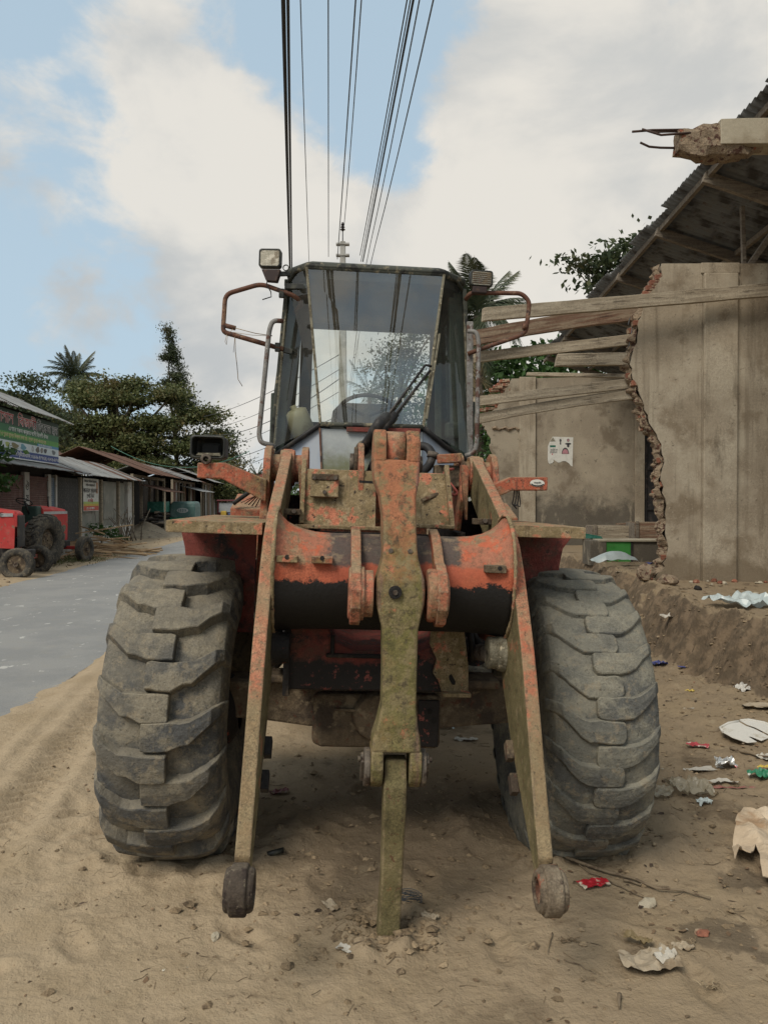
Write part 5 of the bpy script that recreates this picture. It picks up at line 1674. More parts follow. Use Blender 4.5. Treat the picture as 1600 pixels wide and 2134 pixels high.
# ---- poster, with its print
ps = thing('torn_poster', 'torn white notice poster pasted on the far plaster wall', 'poster', (0, YF - .004, 0))
poly_px = [(1151, 910), (1193.5, 911.5), (1192, 972), (1189, 971), (1185, 966), (1178, 961), (1171, 961), (1166, 964), (1162, 964), (1156, 960), (1152, 957), (1153, 962), (1149, 966), (1146, 965), (1145.5, 968), (1142, 964), (1140.5, 956), (1141, 930), (1145, 920)]
MB().prism([pw(*p, YF) for p in poly_px], 1, -.004, 0).build('poster_sheet', plain('off-white paper', (.60, .585, .53), .8), ps)
ink = plain('dark print', (.05, .045, .05)); inkg = plain('green print', (.02, .13, .09)); inkr = plain('red print', (.42, .08, .10)); inkp = plain('pink print', (.42, .20, .22))


def patch(px0, py0, px1, py1, m, name='print'):
    a, b = pw(px0, py0, YF), pw(px1, py1, YF)
    return MB().box(((a[0] + b[0]) / 2, -.0055, (a[1] + b[1]) / 2), (b[0] - a[0], .001, a[1] - b[1])).build(name, m, ps)


def disc(cx, cy, rx, ry, m, lo=0, hi=360, y=-.0062):
    c = pw(cx, cy, YF); k = YF / 1600
    pts = [(c[0] + rx * k * math.cos(rad(g)), c[1] + ry * k * math.sin(rad(g))) for g in np.linspace(lo, hi, 18)[:(-1 if hi - lo >= 360 else None)]]
    return MB().prism(pts, 1, y, y + .0006).build('print', m, ps)


patch(1145, 928, 1157, 932, inkg)
for i, (a, b) in enumerate(((1146, 1167), (1145, 1167), (1145, 1168))):
    c = pw(a, 935.5 + i * 3.3, YF)
    letters('print', 'প্রতিনিধি সমাবেশ'[:14], .042, ink, ps, (c[0], -.0055, c[1] - .03), depth=.0004, sx=.62)
disc(1167, 918, 2.2, 3.2, ink); disc(1167, 924, 1.4, 3, ink); disc(1183, 917.5, 2.6, 3.4, ink); disc(1183, 925, 6.5, 2.2, ink); disc(1183, 929, 2.6, 3.4, ink)
disc(1183, 917.8, 1.7, 2.4, inkp, y=-.0072)
disc(1177, 946, 7.6, 13, ink, 0, 180); disc(1177, 945.5, 6.2, 9.5, inkp, 0, 180, -.0072); patch(1170, 944, 1185, 946, inkr)
patch(1149, 945, 1151, 948, inkr)
mb = MB(); a, b, c = pw(1151.5, 911, YF), pw(1155, 918, YF), pw(1145, 920.5, YF)
mb.add([V((a[0], -.004, a[1])), V((b[0], -.022, b[1])), V((c[0], -.004, c[1]))], [(0, 1, 2)]); mb.build('peeled_corner', M['seal'], ps)

# ---- roof left hanging over the ruin
roof = thing('broken_roof', 'dark corrugated iron roof seen from below on old timbers', 'roof', (0, 0, 0))
RZ, RS = 5.74, .33


def ridge(y):
    return 3.50 + .048 * y


def rp(y, s, dz=0.0):
    """point on the underside, s metres down the slope from the open edge"""
    return V((ridge(y) + s, y, RZ - RS * s + dz))


nY, nS = 44, 3


def sheet_mesh(w, length, amp, pitch, seed, ns=3):
    mb = MB()
    mb.grid(lambda u, v: V((u * w, v * length, amp * math.sin(2 * math.pi * u * w / pitch) + .006 * math.sin(v * 5 + seed))), int(w / pitch * 6), ns)
    return mb.mesh('roof_sheet', False)


sm = sheet_mesh(.86, 4.6, .019, .12, 1)
y = 5.2
i = 0
while y < 22.0:
    # local: x runs along +Y of the place, y runs down the slope
    o = link('roof_sheet', sm, M['tin_under'], roof, loc=rp(y, -.16 + r_.uniform(-.04, .07), .055 + (.010 if i % 2 else 0)))
    ex, ey = V((.048, 1, 0)).normalized(), V((1, 0, -RS)).normalized()
    ez = ex.cross(ey)
    if ez.z < 0: ez = -ez
    mt = Matrix((ex, ey, ez)).transposed().to_4x4()
    o.rotation_euler = mt.to_euler()
    if abs(mt.determinant() + 1) < .01:
        ex2 = -ex
        o.rotation_euler = Matrix((ey.cross(ez), ey, ez)).transposed().to_euler()
    solid(o, .004)
    y += .80
    i += 1
for y in (5.4, 7.4, 9.45, 11.35, 13.6, 16.0, 18.6, 21.2):
    MB().bar(rp(y, -.05, -.06), rp(y, 4.3, -.06), .075, .14).build('rafter', M['rooftimber'], roof, .006)
for s in (.02, 1.12, 2.3):
    MB().bar(rp(5.2, s, -.005), rp(22.0, s, -.005), .06, .075).build('purlin', M['rooftimber'], roof, .005)
MB().bar((4.5, 9.75, 4.55), rp(9.75, 1.05, -.1), .07, .07, (0, 1, 0)).build('strut', M['rooftimber'], roof, .005)
MB().bar((4.55, 9.75, 4.55), rp(9.75, .55, -.1), .05, .05, (0, 1, 0)).build('strut', M['rooftimber'], roof, .005)
MB().bar((4.5, 9.75, 4.55), rp(9.75, 1.6, -.1), .05, .05, (0, 1, 0)).build('strut', M['rooftimber'], roof, .005)
MB().bar((7.2, 9.8, .6), rp(9.8, 3.7, -.1), .1, .1, (0, 1, 0)).build('post', M['rooftimber'], roof, .005)
MB().bar((7.6, 16.2, .6), rp(16.2, 3.6, -.1), .1, .1, (0, 1, 0)).build('post', M['rooftimber'], roof, .005)

# ---- broken concrete beam with its bars
bx = thing('broken_beam', 'broken concrete lintel beam with rusty bars sticking out of its end', 'concrete beam', (0, 7.4, 5.2))
mb = MB()
rings = []
for x, bot, top in ((3.17, -.10, .135), (3.4, -.098, .142), (5.4, -.09, .162)):
    rings.append([V((x, -.12, bot)), V((x, -.12, top)), V((x, .13, top)), V((x, .13, bot))])
o = mb.loft(rings).build('render_skin', M['concrete'], bx, .006)
mb = MB()
rings = []
for i in range(15):
    x = 2.80 + .80 * i / 14
    k0 = min(1.07, .66 + .5 * i / 6)
    ring = []
    for j in range(14):
        g = 2 * math.pi * j / 14
        cy, cz = math.cos(g), math.sin(g)
        sq = 1 / max(abs(cy), abs(cz)) * .92
        k = k0 if x < 3.24 + .22 * max(0, .3 - cz) else .6
        nn = 1 + .24 * mnoise.noise(V((x * 9, cy * 3, cz * 3 + 5))) + .13 * mnoise.noise(V((x * 24, cy * 8, cz * 8)))
        ring.append(V((x + .035 * mnoise.noise(V((cy * 4, cz * 4, i))), .115 * cy * sq * k * nn + .005, (.140 if cz > 0 else .165) * cz * sq * k * nn - .03)))
    rings.append(ring)
mb.loft(rings).build('broken_end', M['rubble'], bx)
MB().box((5.2, .005, -2.24), (.30, .26, 4.75)).build('column', M['concrete'], bx, .01)
for pts in ([(2.9, -.04, .07), (2.55, -.04, .065), (2.36, -.04, .05)], [(2.95, .03, .09), (2.7, .03, .085), (2.58, .03, .08)], [(2.9, -.08, .02), (2.62, -.08, .0), (2.44, -.08, .055)], [(2.92, .06, -.06), (2.66, .05, -.06), (2.55, .04, -.055), (2.46, .03, -.02)]):
    MB().tube(pts, .011, 6).build('reinforcing_bar', M['rebar'], bx)

# ---- timbers left across the gap
def plank(a, b, Ya, Yb, h, w, mat, label, sagp=0.0):
    p, q = at(*a, Ya), at(*b, Yb)
    d = q - p
    L = d.length
    mb = MB()
    rings = []
    r = random.Random(int(a[0] * 7 + a[1]))
    for i in range(13):
        t = i / 12
        c = V((L * t, 0, sagp * 4 * t * (1 - t)))
        k = 1 + r.uniform(-.04, .04)
        rings.append([c + V((0, -w / 2, -h / 2 * k)), c + V((0, -w / 2, h / 2 * k)), c + V((0, w / 2, h / 2 * k)), c + V((0, w / 2, -h / 2 * k))])
    rings[0][1].x += .02; rings[0][3].x -= .025
    o = mb.loft(rings).build('timber', M[mat], None, .005)
    o.location = p
    o.rotation_euler = d.to_track_quat('X', 'Z').to_euler()
    tag(o, label, 'timber', 'loose roof timbers across the gap')
    return o


plank((1006, 656), (1700, 596), 9.2, 9.44, .155, .07, 'greywood', 'long grey timber laid across the front of the near wall, the topmost one')
plank((984, 706), (1332, 652), 9.9, 9.75, .19, .08, 'redwood', 'dark reddish split timber just below the topmost grey one', .03)
plank((982, 746), (1322, 707), 10.1, 9.75, .135, .06, 'greywood', 'grey nail-pocked timber below the dark reddish one')
plank((1158, 751), (1316, 748), 9.9, 9.7, .155, .10, 'greywood', 'short thick timber stub with mortar, ending in mid air')
plank((1104, 780), (1316, 784), 11.5, 9.75, .05, .16, 'greywood', 'thin flat board resting level with the far wall top')
plank((970, 839), (1330, 797), 10.2, 9.75, .125, .06, 'greywood', 'upper of the two parallel grey timbers crossing before the far wall')
plank((972, 878), (1338, 820), 10.3, 9.75, .125, .06, 'greywood', 'lower of the two parallel grey timbers crossing before the far wall', .03)
mb = MB(); mb.tube([at(1318, 672, 9.7), at(1314, 700, 9.7), at(1310, 720, 9.68), at(1305, 728, 9.66)], .006, 5); mb.tube([at(1312, 662, 9.7), at(1308, 676, 9.68), at(1310, 678, 9.68)], .006, 5)
tag(mb.build('hanging_wire', M['wire'], None, fix=False), 'short loose wire hanging from the broken wall edge', 'wire')

# ---- things on the raised floor
bl = thing('block_counter', 'low concrete counter with a bright green board on its front', 'counter', (0, 12.6, PLAT - .02))


def bp(px, Y=12.6):
    return at(px, 1150, Y).x


MB().box(((bp(1228) + bp(1262)) / 2, .22, .20), (bp(1262) - bp(1228), .5, .41)).build('end_block', M['plaster_far'], bl, .01)
MB().box(((bp(1262) + bp(1313)) / 2, .0, .195), (bp(1313) - bp(1262), .03, .40)).build('green_board', M['green'], bl, .004)
MB().box(((bp(1262) + bp(1395)) / 2 + .0, .27, .19), (bp(1395) - bp(1262), .45, .39)).build('counter_body', M['plaster_far'], bl, .008)
MB().box(((bp(1318) + bp(1395)) / 2, .02, .195), (bp(1395) - bp(1318), .05, .40)).build('cement_board', M['plaster_far'], bl, .006)
MB().box((bp(1315.5), -.002, .2), (.035, .04, .42)).build('corner_post', M['iron'], bl, .004)
MB().box(((bp(1262) + bp(1395)) / 2, .22, .405), (bp(1395) - bp(1228) - .02, .52, .03)).build('counter_top', M['concrete'], bl, .006)
tb = MB().loft([[V((x, y, z)) for x, z in ((-.18, -.055), (-.18, .05), (.20, -.02), (.22, -.06))] for y in (0, .3)]).build('teal_board', M['teal'], None, .004, loc=(bp(1240), 12.95, PLAT + .46))
tag(tb, 'faded teal board lying behind the green-fronted counter', 'board')
for (a, b, c, d, Y, lab) in ((1236, 1320, 1095, 1132, 13.6, 'long empty wooden crate behind the green-fronted counter'), (1323, 1383, 1088, 1130, 13.3, 'dark wooden box against the near wall, behind the counter')):
    xa, xb = at(a, 1100, Y).x, at(b, 1100, Y).x
    z0, z1 = PLAT, at(0, c, Y).z
    cr = thing('wooden_crate', lab, 'crate', ((xa + xb) / 2, Y, z0))
    w_, h_ = xb - xa, z1 - z0
    for k in range(3):
        MB().box((0, 0, h_ * (k + .5) / 3), (w_, .022, h_ / 3 - .012)).build('board', M['redwood' if a > 1300 else 'greywood'], cr, .003)
        MB().box((0, .45, h_ * (k + .5) / 3), (w_, .022, h_ / 3 - .012)).build('board', M['redwood' if a > 1300 else 'greywood'], cr, .003)
    for sx in (-1, 1):
        MB().box((sx * (w_ / 2 - .03), -.02, h_ / 2), (.05, .03, h_ + .03)).build('corner_post', M['rooftimber'], cr, .003)
        MB().box((sx * (w_ / 2 + .013), .225, h_ / 2), (.02, .46, h_ - .02)).build('end_board', M['rooftimber'], cr, .003)
lb = MB().bar(at(1282, 1092, 14.2), at(1372, 1089, 14.0), .10, .03).build('board', M['redwood'], None, .004)
tag(lb, 'reddish board leaning along the top of the crates', 'board')


def crumple(name, outline, amp, mat, loc, rotz, label, cat, seed, group=None, lift=.0, n=9, thick=.0, dome=0.0, tilt=(0, 0)):
    """a sheet of litter cut to an outline, creased and lying on the soil"""
    r = random.Random(seed)
    xs = [p[0] for p in outline]; ys = [p[1] for p in outline]
    bm = bmesh.new()
    vs = [bm.verts.new((x, y, 0)) for x, y in outline]
    bm.faces.new(vs)
    bmesh.ops.triangulate(bm, faces=bm.faces)
    for _ in range(4):
        L = max(max(xs) - min(xs), max(ys) - min(ys)) / n
        ed = [e for e in bm.edges if e.calc_length() > L]
        if not ed: break
        bmesh.ops.subdivide_edges(bm, edges=ed, cuts=1, use_grid_fill=False)
        bmesh.ops.triangulate(bm, faces=bm.faces)
    S = max(max(xs) - min(xs), max(ys) - min(ys))
    o_ = V((r.uniform(0, 9), r.uniform(0, 9), r.uniform(0, 9)))
    cxm, cym = sum(xs) / len(xs), sum(ys) / len(ys)
    for v in bm.verts:
        q = v.co / S
        rid = 1 - abs(mnoise.noise(V((q.x * 3.1, q.y * 3.1, 0)) + o_)) * 2
        d = math.hypot((v.co.x - cxm) / (max(xs) - min(xs)), (v.co.y - cym) / (max(ys) - min(ys))) / .52
        v.co.z = amp * (.55 * rid + .5 * mnoise.noise(V((q.x * 7, q.y * 7, 3)) + o_)) * (.35 + .65 * min(1, d + .3)) + dome * max(0, 1 - d * d)
        v.co.x += amp * .4 * mnoise.noise(V((q.x * 5, q.y * 5, 8)) + o_)
    zm = min(v.co.z for v in bm.verts)
    for v in bm.verts: v.co.z -= zm * .75
    me = bpy.data.meshes.new(name); bm.to_mesh(me); bm.free()
    o = link(name, me, mat, None, loc=(loc[0], loc[1], hz(loc[0], loc[1]) + .004 + lift), rot=(tilt[0], tilt[1], rotz))
    if thick: solid(o, thick)
    return tag(o, label, cat, group)


def film_mat(name, c, tr):
    m, t, b = new_mat(name)
    b.inputs['Base Color'].default_value = (*c, 1); b.inputs['Roughness'].default_value = .35
    tp = t.new('ShaderNodeBsdfTransparent'); mx = t.new('ShaderNodeMixShader'); mx.inputs[0].default_value = tr
    t.l.new(b.outputs[0], mx.inputs[1]); t.l.new(tp.outputs[0], mx.inputs[2]); t.l.new(mx.outputs[0], t.n['Material Output'].inputs[0])
    return m


M['film'] = film_mat('milky polythene film', (.46, .52, .51), .12)
M['filmbrown'] = film_mat('muddy polythene film', (.32, .28, .20), .3)
crumple('plastic_sheet', [(-.36, -.12), (-.1, -.17), (.2, -.15), (.40, -.08), (.34, .06), (.1, .16), (-.15, .17), (-.38, .05)], .05, M['film'], (at(1278, 1185, 11.8).x, 11.8, 0), 0, 'heap of milky polythene sheet before the green board', 'plastic sheet', 5, dome=.17, n=16, lift=.03)

# ---- plants behind the ruin
tree('leafy_tree', 'dense green tree behind the far wall, seen under the roof', (7.2, 31, 0), 9.5, [((-2.4, 0, 6.2), (2.8, 2.4, 1.5)), ((1.0, 0, 6.6), (3.0, 2.6, 1.9)), ((-3.6, .5, 4.6), (1.8, 1.8, 1.7)), ((2.5, 0, 5.0), (2.2, 2, 1.6))], 420, 30, .38, .16, 'leaf_green', 31, .2)
tree('leafy_tree', 'dark tree branch reaching out from behind the iron roof', (9.6, 24.5, 0), 12, [((-1.9, 0, 9.6), (1.6, 1.2, .75)), ((-3.0, 0, 9.25), (1.2, .9, .42)), ((.4, .5, 10.2), (2.0, 1.6, 1.0)), ((-2.3, 0, 8.75), (1.3, .8, .35))], 170, 18, .22, .12, 'leaf_dark', 37, .16, shell=.2, limbs=16)
palm('coconut_palm', 'shaggy coconut palm with hanging dead fronds behind the cab', (2.75, 23, 0), 7.25, 1.8, 38, 5, .15, sag=1.45, w=.5, n=60, lw=1.1)
pf = [c for c in bpy.data.objects['coconut_palm'].children if c.name.startswith('frond')]
df = frond_mesh(2.6, 1.9, .5, 40, 77, None); df.name = 'dead_frond'
for k, (a, tl) in enumerate(((-.35, 62), (.35, 70), (-1.0, 58), (1.2, 66), (2.4, 64), (3.4, 60))):
    link('dead_frond', df, M['leaf_dry'], bpy.data.objects['coconut_palm'], loc=(.04, 0, 7.0 - .9 * (k % 2)), rot=(0, rad(tl), a))
tree('leafy_bush', 'green bush between the palm and the far wall', (3.9, 22.6, .4), 4, [((-.5, 0, 3.2), (1.2, 1, 1.5)), ((.6, 0, 2.4), (1.1, 1, 1.3)), ((-.9, 0, 1.6), (1.0, 1, 1.4))], 150, 18, .25, .10, 'leaf_green', 41, .08, cat='bush')
tree('tall_tree', 'tall feathery tree seen through the cab windows', (.9, 42, 0), 13, [((0, 0, 9.6), (1.9, 1.5, 1.4)), ((-.5, 0, 8.0), (1.7, 1.5, 1.4)), ((.5, 0, 6.4), (1.9, 1.6, 1.3)), ((.9, 0, 11), (1.1, 1, .9))], 240, 40, .30, .085, 'leaf_dark', 43, .22, shell=.3)
palm('small_palm', 'young palm seen low through the cab windows', (-.6, 30, 0), 5.9, 1.5, 14, 9, .1, w=.35, n=24)
# tin hut glimpsed at the left end of the far wall
th = thing('tin_hut', 'old tin hut glimpsed past the broken end of the far wall', 'hut', (2.6, 22.5, .5))
MB().box((.5, .6, 1.05), (2.0, 1.2, 2.1)).build('wall', M['tin_grey'], th)
o = MB().loft([[V((x, y, z)), V((x, y, z + .03)), V((x, 1.4, z + .45)), V((x, 1.4, z + .42))] for x, y, z in ((-.8, -.4, 2.15), (1.8, -.4, 2.15))]).build('roof', M['tin_grey'], th)
for k in range(2):
    MB().box((-.22 + .16 * k, -.008, 1.0), (.13, .006, .8)).build('paper_strip', plain('faded paper', (.50, .50, .47)), th)
# ================================================================== LEFT SIDE OF THE ROAD
F0, FA = V((-10.07, 16.5, 0)), rad(95.14)
FX, FY = V((math.cos(FA), math.sin(FA), 0)), V((-math.sin(FA), math.cos(FA), 0))


def fpt(t, d=0.0, z=0.0):
    return F0 + FX * t + FY * d + V((0, 0, z))


def tpx(px, d=0.0):
    """distance along the shop row of the point seen at a photo column"""
    k = (px - 800) / 1600
    bx, by = F0 + FY * d, None
    return (bx.x - k * bx.y) / (k * FX.y - FX.x)


def corr(w, length, mat, name, parent, loc, rot, amp=.018, pitch=.11, thick=.0):
    """corrugated sheet in its own xy plane, ridges along y"""
    mb = MB()
    mb.grid(lambda u, v: V((u * w, v * length, amp * math.sin(2 * math.pi * u * w / pitch))), max(4, int(w / pitch * 4)), 2)
    return mb.build(name, mat, parent, loc=loc, rot=rot, fix=False)


def roof_run(parent, t0, t1, d0, z0, d1, z1, mats, seed, w=.82, over=True):
    """row of corrugated roof sheets from eave (d0,z0) up to ridge (d1,z1)"""
    r = random.Random(seed)
    L = math.hypot(d1 - d0, z1 - z0)
    pit = math.atan2(z1 - z0, d1 - d0)
    t = t0
    while t < t1 - .05:
        ww = min(w + .04, t1 - t + .02)
        corr(ww, L + r.uniform(-.12, .10), M[r.choice(mats)], 'roof_sheet', parent, (t, d0 + r.uniform(-.05, .05), z0 + r.uniform(0, .012)), (pit, 0, r.uniform(-.012, .012)))
        t += w


# ---- pharmacy shop with the signboard
shop = thing('roadside_shop', 'shop with a green Bengali signboard above brown roller shutters', 'shop', F0, (0, 0, FA))
M['shutter'] = weathered('brown roller shutter', (.115, .055, .045), [dict(c=(.17, .10, .08), s=3, lo=.5, hi=.65), dict(c=(.07, .04, .035), s=6, lo=.55, hi=.68, off=3)], .7, ())
M['shutterblue'] = weathered('blue-grey roller shutter', (.10, .14, .19), [dict(c=(.15, .18, .21), s=3, lo=.5, hi=.65)], .7, ())
M['whitewash'] = weathered('dirty whitewash', (.42, .41, .38), [dict(c=(.28, .25, .20), s=3, lo=.52, hi=.66, d=7), dict(c=(.20, .09, .05), s=5, lo=.62, hi=.7, off=4)], .85, ())
T1 = tpx(115)
MB().box((T1 / 2, 2.6, 2.2), (T1, 5.0, 4.4)).build('wall', M['void'], shop)
roof_run(shop, -1.0, T1 + .75, -.45, 4.33, 1.25, 5.12, ['tin_grey'], 5)
roof_run(shop, -1.0, T1 + .75, 1.25, 5.12, 5.6, 5.0, ['tin_grey'], 6)
roof_run(shop, 1.0, T1 + .55, -1.05, 2.66, .02, 2.92, ['tin_grey', 'tin_rust'], 7)


def shutter(t0, t1, mat, z1=2.5):
    mb = MB()
    n = 34
    prof = []
    for i in range(n * 3 + 1):
        z = .25 + (z1 - .25) * i / (n * 3)
        prof.append((z, .018 * (1 - abs((i % 3) - 1.5) / 1.5)))
    vs = [V((t, -.03 - y, z)) for t in (t0, t1) for z, y in prof]
    m_ = len(prof)
    mb.add(vs, [(i, i + 1, m_ + i + 1, m_ + i) for i in range(m_ - 1)])
    mb.build('roller_shutter', M[mat], shop, fix=False)


shutter(2.2, tpx(47), 'shutter'); shutter(tpx(57), tpx(96.5), 'shutter'); shutter(tpx(103), tpx(112), 'shutterblue')
for a, b in ((47, 57), (96.5, 103), (112, 115.5)):
    MB().box(((tpx(a) + tpx(b)) / 2, -.02, 1.35), (tpx(b) - tpx(a), .12, 2.5)).build('pillar', M['whitewash'], shop, .01)
letters('pillar_lettering', 'ঔ\nষ\nধ', .34, M['blackrubber'], shop, (tpx(52), -.085, 2.05), align='CENTER')
MB().box((T1 / 2, -.35, .12), (T1, .8, .26)).build('plinth', M['whitewash'], shop, .02)
# signboard and its print
SG = MB().box(((2.9 + T1) / 2, -.10, (2.93 + 4.28) / 2), (T1 - 2.9, .06, 1.35)).build('signboard', plain('sign green', (.022, .13, .05), .6), shop, .004)
sg = lambda z0, z1, t0, t1, c, nm, y=-.1335: MB().box(((t0 + t1) / 2, y, (z0 + z1) / 2), (t1 - t0, .003, z1 - z0)).build('sign_band', plain(nm, c, .6), SG)
sg(3.86, 4.275, 2.92, T1 - .02, (.012, .040, .022), 'sign dark green')
sg(3.19, 3.42, 2.92, T1 - .02, (.50, .56, .58), 'sign picture strip')
sg(2.94, 3.19, 2.92, T1 - .02, (.016, .045, .19), 'sign blue')
sg(2.935, 2.97, 2.92, T1 - .02, (.6, .62, .62), 'sign white rule', -.1365)
sg(3.42, 3.50, tpx(70), T1 - .02, (.05, .20, .36), 'sign light blue')
sg(3.50, 3.66, 2.92, T1 - .02, (.07, .25, .045), 'sign leaf green')
red, wht, crm = plain('sign red', (.42, .03, .03), .6), plain('sign white', (.70, .70, .68), .6), plain('sign cream', (.62, .50, .30), .6)
def sign_text(s, t, z, size, m, sx, back=None, dep=.002, y=-.137):
    if back:
        letters('sign_lettering', s, size * 1.0, back, SG, (t - .012, y + .0012, z - .012), sx=sx, depth=.001).data.transform(Matrix.Scale(1.0, 4))
        for dx, dz in ((.014, .012), (-.014, .014)):
            letters('sign_lettering', s, size, back, SG, (t + dx, y + .0012, z + dz), sx=sx, depth=.001)
    return letters('sign_lettering', s, size, m, SG, (t, y, z), sx=sx, depth=dep)
sign_text('প্লাসাস', tpx(1) - 1.0, 3.90, .42, red, 1.15, wht)
sign_text('িবজলী', tpx(29), 3.90, .40, red, 1.30, wht)
sign_text('েমিডেকল হল', tpx(60), 3.89, .38, plain('sign black', (.015, .015, .015)), 1.10, wht)
sign_text('এখােন সকল পৰ্কার দেশী িবেদশী ঔষধ', tpx(9), 3.70, .17, wht, 1.16)
sign_text('পাইকারী ও খুচরা মূেল্য িবক্ৰয় করা হয় । সুলভ মূেল্য পাওয়া যায়', tpx(0) - .8, 3.53, .14, crm, 1.1)
sign_text('পৰ্াথমিক চিকিৎসা সেবা দেওয়া হয়', tpx(72), 3.435, .07, wht, 1.2)
sign_text('শাহীন িমন চৌধুরী', tpx(2), 3.03, .16, wht, 1.0); sign_text('েমাবাইল: ০১৯২৮-৪৫৭০১৪, ০১৬২৮-৪৫৭০১', tpx(37), 3.02, .17, wht, 1.12)
for i, (a, b, c) in enumerate(((2, 11, (.30, .36, .10)), (14, 30, (.16, .14, .06)), (33, 46, (.10, .26, .32)), (57, 63, (.42, .45, .46)), (66, 75, (.10, .09, .08)), (76, 82, (.22, .2, .18)), (83, 90, (.05, .05, .06)), (100, 108, (.12, .14, .15)))):
    t0, t1 = tpx(a), tpx(b)
    m_ = plain('sign picture print', c, .6)
    cx_ = (t0 + t1) / 2
    pts = [(cx_ + (t1 - t0) * .45 * math.cos(g) * (1 + .25 * math.sin(3 * g + i)), 3.305 + .085 * math.sin(g) * (1 + .2 * math.cos(2 * g + i))) for g in np.linspace(0, 6.28, 15)[:-1]]
    MB().prism(pts, 1, -.1375, -.1362).build('sign_picture', m_, SG)
    if i in (3, 5):
        MB().lathe([(-.0005, .06), (-.0005, .075), (.0005, .075), (.0005, .06)], (cx_, -.139, 3.305), 1, 20, False, True).build('sign_picture', M['blackrubber'], SG)

# ---- tin shed with the banner
sh2 = thing('tin_shed', 'tin-roofed shed with a white printed banner on its front', 'shed', F0, (0, 0, FA))
ta, tb_ = T1 + .12, tpx(268)
MB().box(((ta + tb_) / 2, 1.9, 1.25), (tb_ - ta, 3.6, 2.5)).build('wall', M['void'], sh2)
gab = MB().prism([(-.0, 0), (3.6, 0), (3.6, 2.6), (1.35, 3.42), (-.0, 2.62)], 0, ta - .05, ta).build('gable_sheet', M['tin_dark'], sh2)
t = ta
k = 0
while t < tpx(163):
    corr(.66, 2.45, M['tin_dark'], 'wall_sheet', sh2, (t, -.03 - .006 * (k % 2), .1), (rad(90), 0, 0), .012, .08)
    t += .62; k += 1
M['greyboard'] = weathered('grey-green painted sheet', (.17, .17, .145), [dict(c=(.22, .21, .18), s=2, lo=.45, hi=.62), dict(c=(.09, .085, .07), s=3, st=(1, 1, .3), lo=.56, hi=.68, off=4)], .85, (), obj_rand=.1)
for a, b in ((163, 205), (209, 241), (245, 259)):
    MB().box(((tpx(a) + tpx(b)) / 2, -.02, 1.55), (tpx(b) - tpx(a) - .05, .04, 2.0)).build('wall_board', M['greyboard'], sh2, .005)
MB().box(((tpx(163) + tb_) / 2, -.03, .36), (tb_ - tpx(163), .12, .74)).build('low_wall', M['whitewash'], sh2, .02)
for a in (163, 207, 243):
    MB().box((tpx(a), -.07, 1.3), (.16, .12, 2.6)).build('post', M['greywood'], sh2, .01)
MB().box((tpx(264), -.06, 1.3), (.75, .2, 2.65)).build('pillar', M['whitewash'], sh2, .02)
for a, b in ((211, 240),):
    MB().box(((tpx(a) + tpx(b)) / 2, -.06, 1.75), (tpx(b) - tpx(a) - .2, .03, 1.5)).build('window_shutter', M['greyboard'], sh2, .006)
roof_run(sh2, ta - .35, tb_ + .4, -.62, 2.66, 1.35, 3.48, ['tin_grey', 'tin_grey', 'tin_rust'], 15, .84)
roof_run(sh2, ta - .35, tb_ + .4, 1.35, 3.48, 3.7, 2.7, ['tin_rust'], 16, .84)
bn = thing('banner', 'white banner with red and yellow foot, hung on the tin shed', 'banner', F0, (0, 0, FA))
b0, b1 = tpx(165), tpx(197.5)
bs = MB().box(((b0 + b1) / 2, -.15, 1.98), (b1 - b0, .015, 1.22)).build('banner_sheet', plain('banner white', (.50, .50, .46), .7), bn)
bb = lambda z0, z1, c, nm: MB().box(((b0 + b1) / 2, -.160, (z0 + z1) / 2), (b1 - b0 - .04, .002, z1 - z0)).build('banner_band', plain(nm, c), bn)
bb(1.39, 1.56, (.42, .06, .03), 'banner red'); bb(1.56, 1.64, (.45, .32, .04), 'banner yellow'); bb(1.64, 1.72, (.30, .40, .10), 'banner pale green')
for s, z, sz, c in (('উপেজলা পিরষদ িনর্বাচন', 2.44, .13, M['blackrubber']), ('েদাঁয়া ও সমর্থন চাই', 2.30, .12, M['blackrubber']), ('আনারস মার্কায়', 2.06, .24, M['blackrubber']), ('েভাট িদন', 1.86, .22, M['blackrubber']), ('ও েদাঁয়া', 1.70, .18, red), ('েমাঃ এ েক আজাদ', 1.43, .12, wht)):
    letters('banner_lettering', s, sz, c, bn, ((b0 + b1) / 2 - .1, -.164, z), align='CENTER', sx=1.15)
MB().box((b1 - .22, -.162, 2.25), (.22, .002, .42)).build('banner_picture', plain('banner portrait', (.35, .16, .08)), bn)

